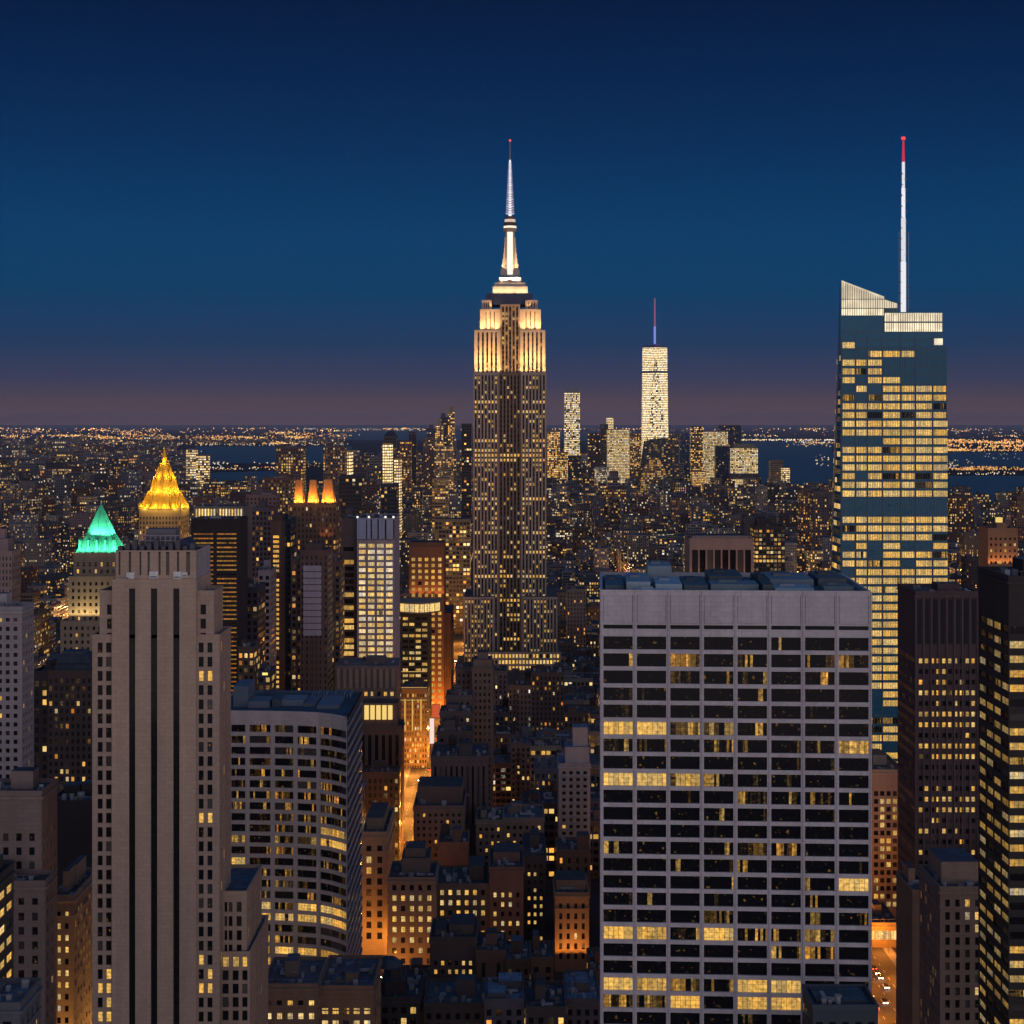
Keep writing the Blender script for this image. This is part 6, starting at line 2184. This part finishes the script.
# the built-up shore beyond the river, east of the view's middle
for _ in range(2600):
    py = 441 + (RC.random() ** 1.35) * 50
    px = RC.uniform(-120, 330)
    Y = GY(py)
    if px > 186 and (py < 464.5 or px > 290):
        if not (px < 345 and py < 444):
            continue
    if not near_land(px, py) and not (py < 445):
        continue
    if py > 473 and px > 188:
        continue
    x = X(px, Y)
    w = RC.uniform(25, 70) * (1 + Y / 12000)
    CITY.append((x, x + w, Y, Y + RC.uniform(30, 60), RC.uniform(10, 32) if RC.random() < .93 else RC.uniform(40, 75)))

for _ in range(1500):
    px, py = RC.uniform(345, 745), 458 + (RC.random() ** 1.2) * 34
    if not near_land(px, py):
        continue
    Y = GY(py)
    x = X(px, Y)
    w = RC.uniform(25, 60)
    d = RC.uniform(25, 50)
    if clash(x, x + w, Y, Y + d):
        continue
    CITY.append((x, x + w, Y, Y + d, RC.uniform(14, 45) if RC.random() < .85 else RC.uniform(45, 85)))

# which of them does the view show, and how large
NPX = 1024
idb = np.full((NPX, NPX), -1, np.int32)
items = [(c[2], i) for i, c in enumerate(CITY)] + [(r[0], -2 - k) for k, r in enumerate(RECTS)]
items.sort(key=lambda q: -q[0])
for Yd, i in items:
    if i >= 0:
        x0, x1, y0, y1, h = CITY[i]
        a, b = CX + x0 * F / y0, CX + x1 * F / y0
        c_, d_ = CX + x0 * F / y1, CX + x1 * F / y1
        t0, t1 = HY + (CZ - h) * F / y0, HY + (CZ - h) * F / y1
        bt = HY + CZ * F / y0
        boxes = [(min(c_, a) if c_ < a else c_, max(d_, a), min(t1, t0), t0), (min(a, c_), max(b, d_), t0, bt)]
    else:
        r = RECTS[-2 - i]
        boxes = [(r[1], r[2], r[3], r[4])]
    for l, rr, t, btm in boxes:
        l, rr, t, btm = int(round(max(0, l))), int(round(min(NPX, rr))), int(round(max(0, t))), int(round(min(NPX, btm)))
        if rr > l and btm > t:
            idb[t:btm, l:rr] = i
cnt = np.bincount(idb[idb >= 0].ravel(), minlength=len(CITY))
order = [int(i) for i in np.argsort(-cnt)]
SINGLES = [i for i in order[:215] if cnt[i] > 14]
single = set(SINGLES)


def city_params(i):
    R = random.Random(i * 31 + 5)
    c = CITY[i]
    wc, wn = R.choice(WALLS)
    k = R.uniform(.8, 1.25)
    wall = tuple(q * k for q in wc) + (R.choice((.35, .7, .9, 1.0, 1.1)),)
    ydist = c[2]
    sc = max(1.0, ydist / 2400.0)
    pu, pv = R.uniform(2.5, 3.3) * sc, R.uniform(3.2, 3.9) * sc
    lit = max(0.03, R.gauss(.17, .08))
    if R.random() < .06:
        lit = R.uniform(.25, .5)
    if ydist < 1300:
        lit *= 1.25
    p = (R.random(), lit, R.choice((R.uniform(.3, .45), R.uniform(.42, .62), R.uniform(.65, .85))), R.uniform(.7, 1.35))
    rf = R.choice(((.05, .055, .065), (.07, .08, .09), (.10, .12, .14), (.045, .045, .05), (.13, .15, .17), (.06, .05, .05)))
    return R, wall, wn, pu, pv, p, rf


mass = MB()
for i, c in enumerate(CITY):
    if i in single:
        continue
    R, wall, wn, pu, pv, p, rf = city_params(i)
    x0, x1, y0, y1, h = c
    mass.wallquad((x0, y0), (x1, y0), 0, h, pu, pv, c=wall, p=p)
    mass.wallquad((x1, y0), (x1, y1), 0, h, pu, pv, c=wall, p=p)
    mass.wallquad((x0, y1), (x0, y0), 0, h, pu, pv, c=wall, p=p)
    mass.wallquad((x1, y1), (x0, y1), 0, h, pu, pv, c=wall, p=p)
    mass.poly([(x0, y0, h), (x1, y0, h), (x1, y1, h), (x0, y1, h)], [(x0, y0), (x1, y0), (x1, y1), (x0, y1)], c=rf, m=1)
    if y0 < 4000:
        for _ in range(R.choice((0, 1, 1, 2))):
            a, b = R.uniform(.1, .6), R.uniform(.1, .6)
            w_, d_ = (x1 - x0) * R.uniform(.15, .35), (y1 - y0) * R.uniform(.15, .35)
            xx, yy = x0 + (x1 - x0) * a, y0 + (y1 - y0) * b
            mass.box(xx, xx + w_, yy, yy + d_, h + .004, h + R.uniform(2, 5.5) + .01 * _, wall, p=(0, 0, 0, 0), m=2, tm=1)
cityobj = mass.build('distant_city_blocks', [M_FAC, M_ROOF, M_WALL])
cityobj['kind'] = 'stuff'

# single buildings: look words, then the place words that set them apart
LMARK = [('the art deco skyscraper', 510, 1290), ('the grid office block', 734, 381), ('the faceted glass tower', 893, 825), ('the gilded pyramid roof', 165, 1400), ('the green pyramid roof', 102, 900),
         ('the white grid tower', 376, 1000), ('the orange crowned tower', 312, 1100), ('the portico tower', 721, 1200), ('the domed dark block', 70, 600), ('the blazing yellow tower', 387, 2900),
         ('the wide lit slab', 715, 3700), ('the tapered glass tower', 656, 4180), ('the slim brown tower', 482, 905), ('the balcony block', 574, 800), ('the orange stone block', 1003, 1700), ('the amber row tower', 770, 1500), ('the yellow topped low block', 452, 1800), ('the river', 800, 4600)]
LAB = {}
meta = []
for i in SINGLES:
    R, wall, wn, pu, pv, p, rf = city_params(i)
    x0, x1, y0, y1, h = CITY[i]
    px = CX + (x0 + x1) / 2 * F / y0
    py = HY + (CZ - h) * F / y0
    tank = R.random() < .3 and y0 < 1900
    shedn = R.choice((0, 1, 1, 2))
    asp = (x1 - x0) * F / y0 / max(4, h * F / y0)
    look = 'slim' if h > 1.9 * (x1 - x0) else ('broad' if (x1 - x0) > 1.0 * h else 'plain')
    lt = 'brightly lit' if p[1] > .25 else ('dim' if p[1] < .06 else 'speckled')
    lm = min(LMARK, key=lambda m: abs(m[1] - px) / 60 + abs(math.log(m[2] / y0)) * 1.2)
    rel = 'beyond' if y0 > lm[2] + 60 else ('short of' if y0 < lm[2] - 60 else 'level with')
    feat = 'with water tank' if tank else ('with roof sheds' if shedn == 2 else ('with roof shed' if shedn == 1 else 'with bare roof'))
    text = f'{look} {wn} block {feat} {rel} {lm[0]}'
    LAB.setdefault(text, []).append((px, i))
    meta.append((i, text, tank, shedn))
ORD = ['first', 'second', 'third', 'fourth', 'fifth', 'sixth', 'seventh', 'eighth', 'ninth', 'tenth']
for i, text, tank, shedn in meta:
    same = sorted(LAB[text])
    if len(same) > 1:
        k = [q[1] for q in same].index(i)
        text = text + f', {ORD[min(k, 9)]} from left'
    R, wall, wn, pu, pv, p, rf = city_params(i)
    x0, x1, y0, y1, h = CITY[i]
    grp = 'low city buildings between the towers'
    root = thing('city_building', text, 'building', ((x0 + x1) / 2, (y0 + y1) / 2, 0), grp)
    mb = MB()
    for a, b in (((x0, y0), (x1, y0)), ((x1, y0), (x1, y1)), ((x1, y1), (x0, y1)), ((x0, y1), (x0, y0))):
        mb.wallquad(a, b, 0, h - 1.2, pu, pv, c=wall, p=p)
        mb.wallquad(a, b, h - 1.2, h, 1, 1, c=wall, p=(0, 0, 0, 0))
    adopt(root, mb.build('wall', M_FAC))
    if y0 < 1400:
        cw = tuple(min(.8, q * 1.25) for q in wall[:3])
        mb = MB()
        for (a_, b_, d_, e_) in ((x0 - .02, x1 + .02, y0 - .55, y0 - .003), (x0 - .45, x0 - .023, y0 - .55, y1), (x1 + .023, x1 + .45, y0 - .55, y1)):
            mb.box(a_, b_, d_, e_, h - 1.3, h - .7, cw, bottom=True)
        adopt(root, mb.build('cornice', M_WALL))
        if R.random() < .45 and x1 - x0 > 9:
            mb = MB()
            fx = R.uniform(x0 + 1.5, x1 - 5)
            z_ = h - pv * 1.6
            while z_ > 8:
                mb.box(fx, fx + 3.4, y0 - 1.2, y0 - .01, z_, z_ + .1, (.05, .05, .055), bottom=True)
                mb.box(fx, fx + 3.4, y0 - 1.2, y0 - 1.14, z_ + .5, z_ + 1.0, (.05, .05, .055), bottom=True)
                mb.poly([(fx + .3, y0 - .9, z_), (fx + .8, y0 - .9, z_), (fx + 3.0, y0 - .9, z_ - pv), (fx + 2.5, y0 - .9, z_ - pv)], c=(.05, .05, .055))
                z_ -= pv
            adopt(root, mb.build('fire_escape', M_METAL))
    sh = []
    for q in range(shedn):
        a = R.uniform(.08, .25) + .45 * q
        b = R.uniform(.1, .5)
        sh.append((a, a + R.uniform(.2, .3), b, b + R.uniform(.2, .4), R.uniform(2.4, 5)))
    roof_kit(root, x0, x1, y0, y1, h, wall, rf, R, sh, (.85, .7) if tank else None, 1.0 if y0 < 2200 else 0, 4 if y0 < 1500 else 0)

# ------------------------------------------------------------------ far lights: one mesh of small lamps on the ground, on masts and along the shores
lamps = MB()
OR, WH, YL, PK = (1, .42, .10), (1, .90, .78), (1, .66, .25), (1, .35, .3)


def far_lamp(px, py, zoff, c, st, size=.6, Y=None):
    Y = Y or GY(py)
    s = Y / F * size
    x = X(px, Y)
    z = zoff + s
    a = [(x, Y, z + s), (x - s, Y, z), (x, Y - s, z), (x + s, Y, z), (x, Y + s, z), (x, Y, z - s)]
    for t3 in ((0, 1, 2), (0, 2, 3), (0, 3, 4), (0, 4, 1), (5, 2, 1), (5, 3, 2), (5, 4, 3), (5, 1, 4)):
        lamps.poly([a[k] for k in t3], c=c, p=(0, 0, 0, st))


RL = random.Random(404)


def scatter(n, pxr, pyr, pal, st=(.4, 1.3), size=(.3, .75), lump=0):
    cs = [(RL.uniform(*pxr), RL.uniform(*pyr)) for _ in range(lump)] if lump else None
    for _ in range(n):
        if cs and RL.random() < .7:
            c0 = RL.choice(cs)
            px, py = RL.gauss(c0[0], 9), RL.gauss(c0[1], .7)
            py = min(max(py, pyr[0]), pyr[1])
        else:
            px, py = RL.uniform(*pxr), RL.uniform(*pyr)
        c = RL.choice(pal)
        c = tuple(min(1, q * RL.uniform(.85, 1.1)) for q in c)
        far_lamp(px, py, 3, c, RL.uniform(*st), RL.uniform(*size))


scatter(420, (-60, 1100), (428.6, 431.5), [YL, OR, OR, OR], (3, 11), (.3, .5), 14)
scatter(620, (-60, 345), (431, 438), [OR, YL, OR], (1, 3.6), (.3, .6), 16)
scatter(900, (90, 345), (436.5, 444.5), [OR, OR, YL], (.8, 2.4), (.35, .7), 16)
scatter(90, (195, 348), (444.6, 446.2), [WH, YL], (.7, 1.4), (.4, .7))
scatter(760, (-60, 190), (438, 472), [OR, YL, WH, OR], (.4, 1.2), (.35, .8), 30)
scatter(110, (180, 290), (463.5, 470.6), [YL, WH, OR], (.6, 1.4), (.4, .9), 6)
scatter(60, (284, 345), (462, 468), [YL, OR], (.5, 1.1), (.35, .7))
scatter(150, (300, 470), (428.8, 430.8), [WH, YL], (.9, 2.6), (.35, .55), 7)
scatter(190, (735, 835), (440, 441.2), [WH, YL], (1, 2.2), (.4, .65))
scatter(330, (730, 1100), (430, 438), [OR, OR, WH, YL], (1.2, 4), (.3, .5), 10)
scatter(90, (782, 832), (442.5, 447.5), [OR, YL, WH], (.6, 1.3), (.4, .8), 3)
scatter(1100, (940, 1100), (440.5, 451.5), [OR, OR, OR, YL], (.8, 2.2), (.4, .85), 16)
scatter(130, (940, 1100), (450.3, 452.2), [YL, OR], (.7, 1.4), (.45, .8))
scatter(240, (940, 1100), (467.6, 471), [OR, YL, OR], (.6, 1.3), (.5, .9), 8)
scatter(46, (940, 1100), (473.5, 475.5), [WH, YL], (.8, 1.5), (.45, .8), 5)
scatter(34, (945, 975), (460, 470), [YL, WH], (.5, 1.2), (.4, .8))
scatter(14, (815, 836), (455, 468), [WH, YL], (.6, 1.3), (.4, .9))
scatter(16, (985, 1020), (453.5, 460), [WH], (.5, 1), (.35, .6))
scatter(60, (548, 740), (430.5, 433), [WH, YL, OR], (.4, 1), (.3, .5), 6)
# street level and roof lamps within the near city
for _ in range(1900):
    Y = 1300 * (5600 / 1300) ** RL.random()
    px = RL.uniform(-30, 1060)
    py = HY + CZ * F / Y
    if not near_land(px, py):
        continue
    c = RL.choice([OR, OR, YL, YL, WH, WH, PK if RL.random() < .3 else OR])
    far_lamp(px, py, RL.uniform(14, 36), c, RL.uniform(.5, 1.5), RL.uniform(.3, .8), Y)
for ax in AVX:
    yy = 1320.0
    while yy < 5600:
        for sx in (-9, 9):
            px = CX + (ax + sx) * F / yy
            if -30 < px < 1054 and near_land(px, HY + CZ * F / yy) and RL.random() < .8:
                far_lamp(px, 0, 8.5, RL.choice([OR, OR, YL, WH, (1, .2, .12)]), RL.uniform(.8, 2.0), RL.uniform(.35, .6), yy)
        yy += 38
for _ in range(260):
    Y = 1300 * (5000 / 1300) ** RL.random()
    px = RL.uniform(-30, 1060)
    if near_land(px, HY + CZ * F / Y):
        far_lamp(px, 0, RL.uniform(16, 40), RL.choice([(.55, .75, 1), (.9, .95, 1), (1, .15, .1), (.4, 1, .6), (.8, .9, 1)]), RL.uniform(.5, 1.4), RL.uniform(.3, .7), Y)
o = lamps.build('far_city_lights', M_LAMP)
o['kind'] = 'stuff'

# ------------------------------------------------------------------ evening haze over the city
mh, t, oh = mat('haze')
pv = nd(t, 'ShaderNodeVolumePrincipled')
pv.inputs['Color'].default_value = (.88, .84, .95, 1)
pv.inputs['Density'].default_value = 1.5e-5
pv.inputs['Anisotropy'].default_value = 0.0
t.links.new(pv.outputs[0], oh.inputs['Volume'])
hz = MB()
hz.box(-45000, 45000, -350, 100000, -1.5, 712, (1, 1, 1), bottom=True)
hzo = hz.build('haze', mh)
hzo['kind'] = 'stuff'

# ------------------------------------------------------------------ street lamps, cars, signs
def street_lamp(x, y, side, power, colour, label, group):
    root = thing('street_lamp', label, 'street lamp', (x, y, .14), group)
    mb = MB()
    mb.prism(circ(x, y, .12, 8), .14, 8.6, (.12, .12, .12), scale_top=.6)
    adopt(root, mb.build('pole', M_METAL))
    mb = MB()
    a, b = sorted((x, x - side * 2.4))
    mb.box(a, b, y - .06, y + .06, 8.5, 8.62, (.12, .12, .12))
    adopt(root, mb.build('arm', M_METAL))
    mb = MB()
    hx = x - side * 2.5
    mb.box(hx - .45, hx + .45, y - .25, y + .25, 8.3, 8.5, (1, .55, .16), p=(0, 0, 0, 3.0), bottom=True)
    adopt(root, mb.build('lamp_head', M_LAMP))
    lamp_light(root, (hx, y, 7.9), power, colour, .35, 'street_light')


k = 0
y = 655.0
while y < 1750:
    for side in (-1, 1):
        street_lamp(AV5[0] + side * (AV5[1] / 2 + .8), y + (8 if side > 0 else 0), side, 9000 if y < 850 else (34000 if y < 1300 else 34000), (1, .35, .05), 'tall street lamp with orange light along the avenue beside the narrow tan building', 'street lamps along the eastern avenue')
    y += 42 if y < 1100 else 75
y = 600.0
while y < 1000:
    for side in (-1, 1):
        street_lamp(AV6[0] + side * (AV6[1] / 2 + .8), y + (6 if side > 0 else 0), side, 15000, (1, .29, .025), 'tall street lamp with orange light along the avenue beside the grid block', 'street lamps along the western avenue')
    y += 36
# side streets: lamps that warm the canyons between the blocks
RS = random.Random(77)
ns = 0
for kx in range(len(AVX)):
    for ky in range(1, 26):
        xx, yy = AVX[kx] + RS.choice((-12, 12)), 560 + 80 * ky - 9
        if ky > 12 and RS.random() < .45:
            continue
        pxl = CX + xx * F / yy
        if not (-10 < pxl < 1034) or (600 < pxl < 868 and yy < 1500) or abs(AVX[kx] - AV5[0]) < 1 or (abs(AVX[kx] - AV6[0]) < 1 and yy < 1100) or clash(xx - 3, xx + 3, yy - 3, yy + 3):
            continue
        street_lamp(xx, yy, 1 if RS.random() < .5 else -1, 30000 if yy < 1500 else 55000, RS.choice(((1, .42, .1), (1, .5, .16), (1, .62, .3))), 'street lamp at a crossing in the dark canyons between the low city blocks', 'street lamps at the crossings')
        ns += 1
# the narrow street beside the tan block at the east edge
for i in range(5):
    street_lamp(X(88, 440 + 26 * i), 430 + 26 * i, 1, 9000, (1, .48, .1), 'street lamp in the narrow street between the tan block and the striped tower', 'street lamps in the narrow eastern street')


def car_proto(colour, label):
    root = thing('car', label, 'car', (0, 0, 0), 'cars on the avenues')
    body = MB()
    body.box(-.9, .9, -2.2, 2.2, .35, .85, colour)
    adopt(root, body.build('body', M_METAL))
    cab = MB()
    cab.prism([(-.82, -1.2), (.82, -1.2), (.82, 1.5), (-.82, 1.5)], .85, 1.45, (.02, .02, .03), scale_top=.8)
    adopt(root, cab.build('cabin', M_GLASS))
    for sx in (-1, 1):
        for sy in (-1.35, 1.35):
            w = MB()
            n = 10
            pr = [(sy + .33 * math.cos(2 * math.pi * q / n), .33 + .33 * math.sin(2 * math.pi * q / n)) for q in range(n)]
            for q in range(n):
                (ya, za), (yb, zb2) = pr[q], pr[(q + 1) % n]
                w.poly([(sx * .93, ya, za), (sx * .93, yb, zb2), (sx * .7, yb, zb2), (sx * .7, ya, za)], c=(.02, .02, .02))
            w.poly([(sx * .93, a_, b_) for a_, b_ in pr], c=(.1, .1, .1))
            adopt(root, w.build('wheel', M_METAL))
        h = MB()
        h.box(sx * .62 - .22, sx * .62 + .22, -2.3, -2.205, .55, .8, (1, .93, .8), p=(0, 0, 0, 30))
        adopt(root, h.build('headlight', M_LAMP))
        h = MB()
        h.box(sx * .62 - .22, sx * .62 + .22, 2.205, 2.3, .55, .8, (1, .06, .03), p=(0, 0, 0, 16))
        adopt(root, h.build('tail_light', M_LAMP))
    return root


CARCOL = [((.55, .36, .03), 'yellow'), ((.04, .04, .045), 'black'), ((.5, .5, .5), 'silver'), ((.6, .6, .58), 'white')]
PROTO = {}
RCAR = random.Random(6)
spots = []
for av, y0, y1, n in ((AV6, 615, 790, 30), (AV5, 660, 1600, 60)):
    for q in range(n):
        lane = RCAR.choice((-1.5, -.5, .5, 1.5))
        yy = y0 + (y1 - y0) * (q + .5) / n
        spots.append((av[0] + lane * 4.6, yy, RCAR.random() < .5, av is AV6))
for x, y, flip, w6 in spots:
    col_, cn = RCAR.choice(CARCOL)
    lab = f'small {cn} car on the ' + ('orange lit avenue beside the grid block' if w6 else 'lit avenue running towards the art deco skyscraper') + (', headlights showing' if not flip else ', tail lights showing')
    if cn not in PROTO:
        r = car_proto(col_, lab)
        PROTO[cn] = r
    else:
        src = PROTO[cn]
        r = src.copy()
        COL.objects.link(r)
        for ch in list(src.children):
            c2 = ch.copy()
            COL.objects.link(c2)
            c2.parent = r
    r['label'] = lab
    r.location = (x, y, .012)
    r.rotation_euler = (0, 0, math.pi if flip else 0)


def sign(name, label, pa, pb, ta, tb, Y, c, st):
    root = thing(name, label, 'billboard', (X((pa + pb) / 2, Y), Y, Z(tb, Y)))
    mb = MB()
    mb.box(X(pa, Y), X(pb, Y), Y, Y + .5, Z(tb, Y), Z(ta, Y), (.1, .1, .1), bottom=True)
    adopt(root, mb.build('frame', M_METAL))
    mb = MB()
    e = .25
    mb.poly([(X(pa, Y) + e, Y - .02, Z(tb, Y) + e), (X(pb, Y) - e, Y - .02, Z(tb, Y) + e), (X(pb, Y) - e, Y - .02, Z(ta, Y) - e), (X(pa, Y) + e, Y - .02, Z(ta, Y) - e)], c=c, p=(0, 0, 0, st))
    adopt(root, mb.build('light_panel', M_LAMP))


sign('billboard', 'tall pale pink lit sign hanging over the lit avenue', 429.2, 434.6, 718, 744, 1050, (1, .72, .62), 1.0)
sign('billboard', 'red glowing sign above the pale pink sign', 432, 440, 704, 718, 1075, (1, .16, .06), .6)
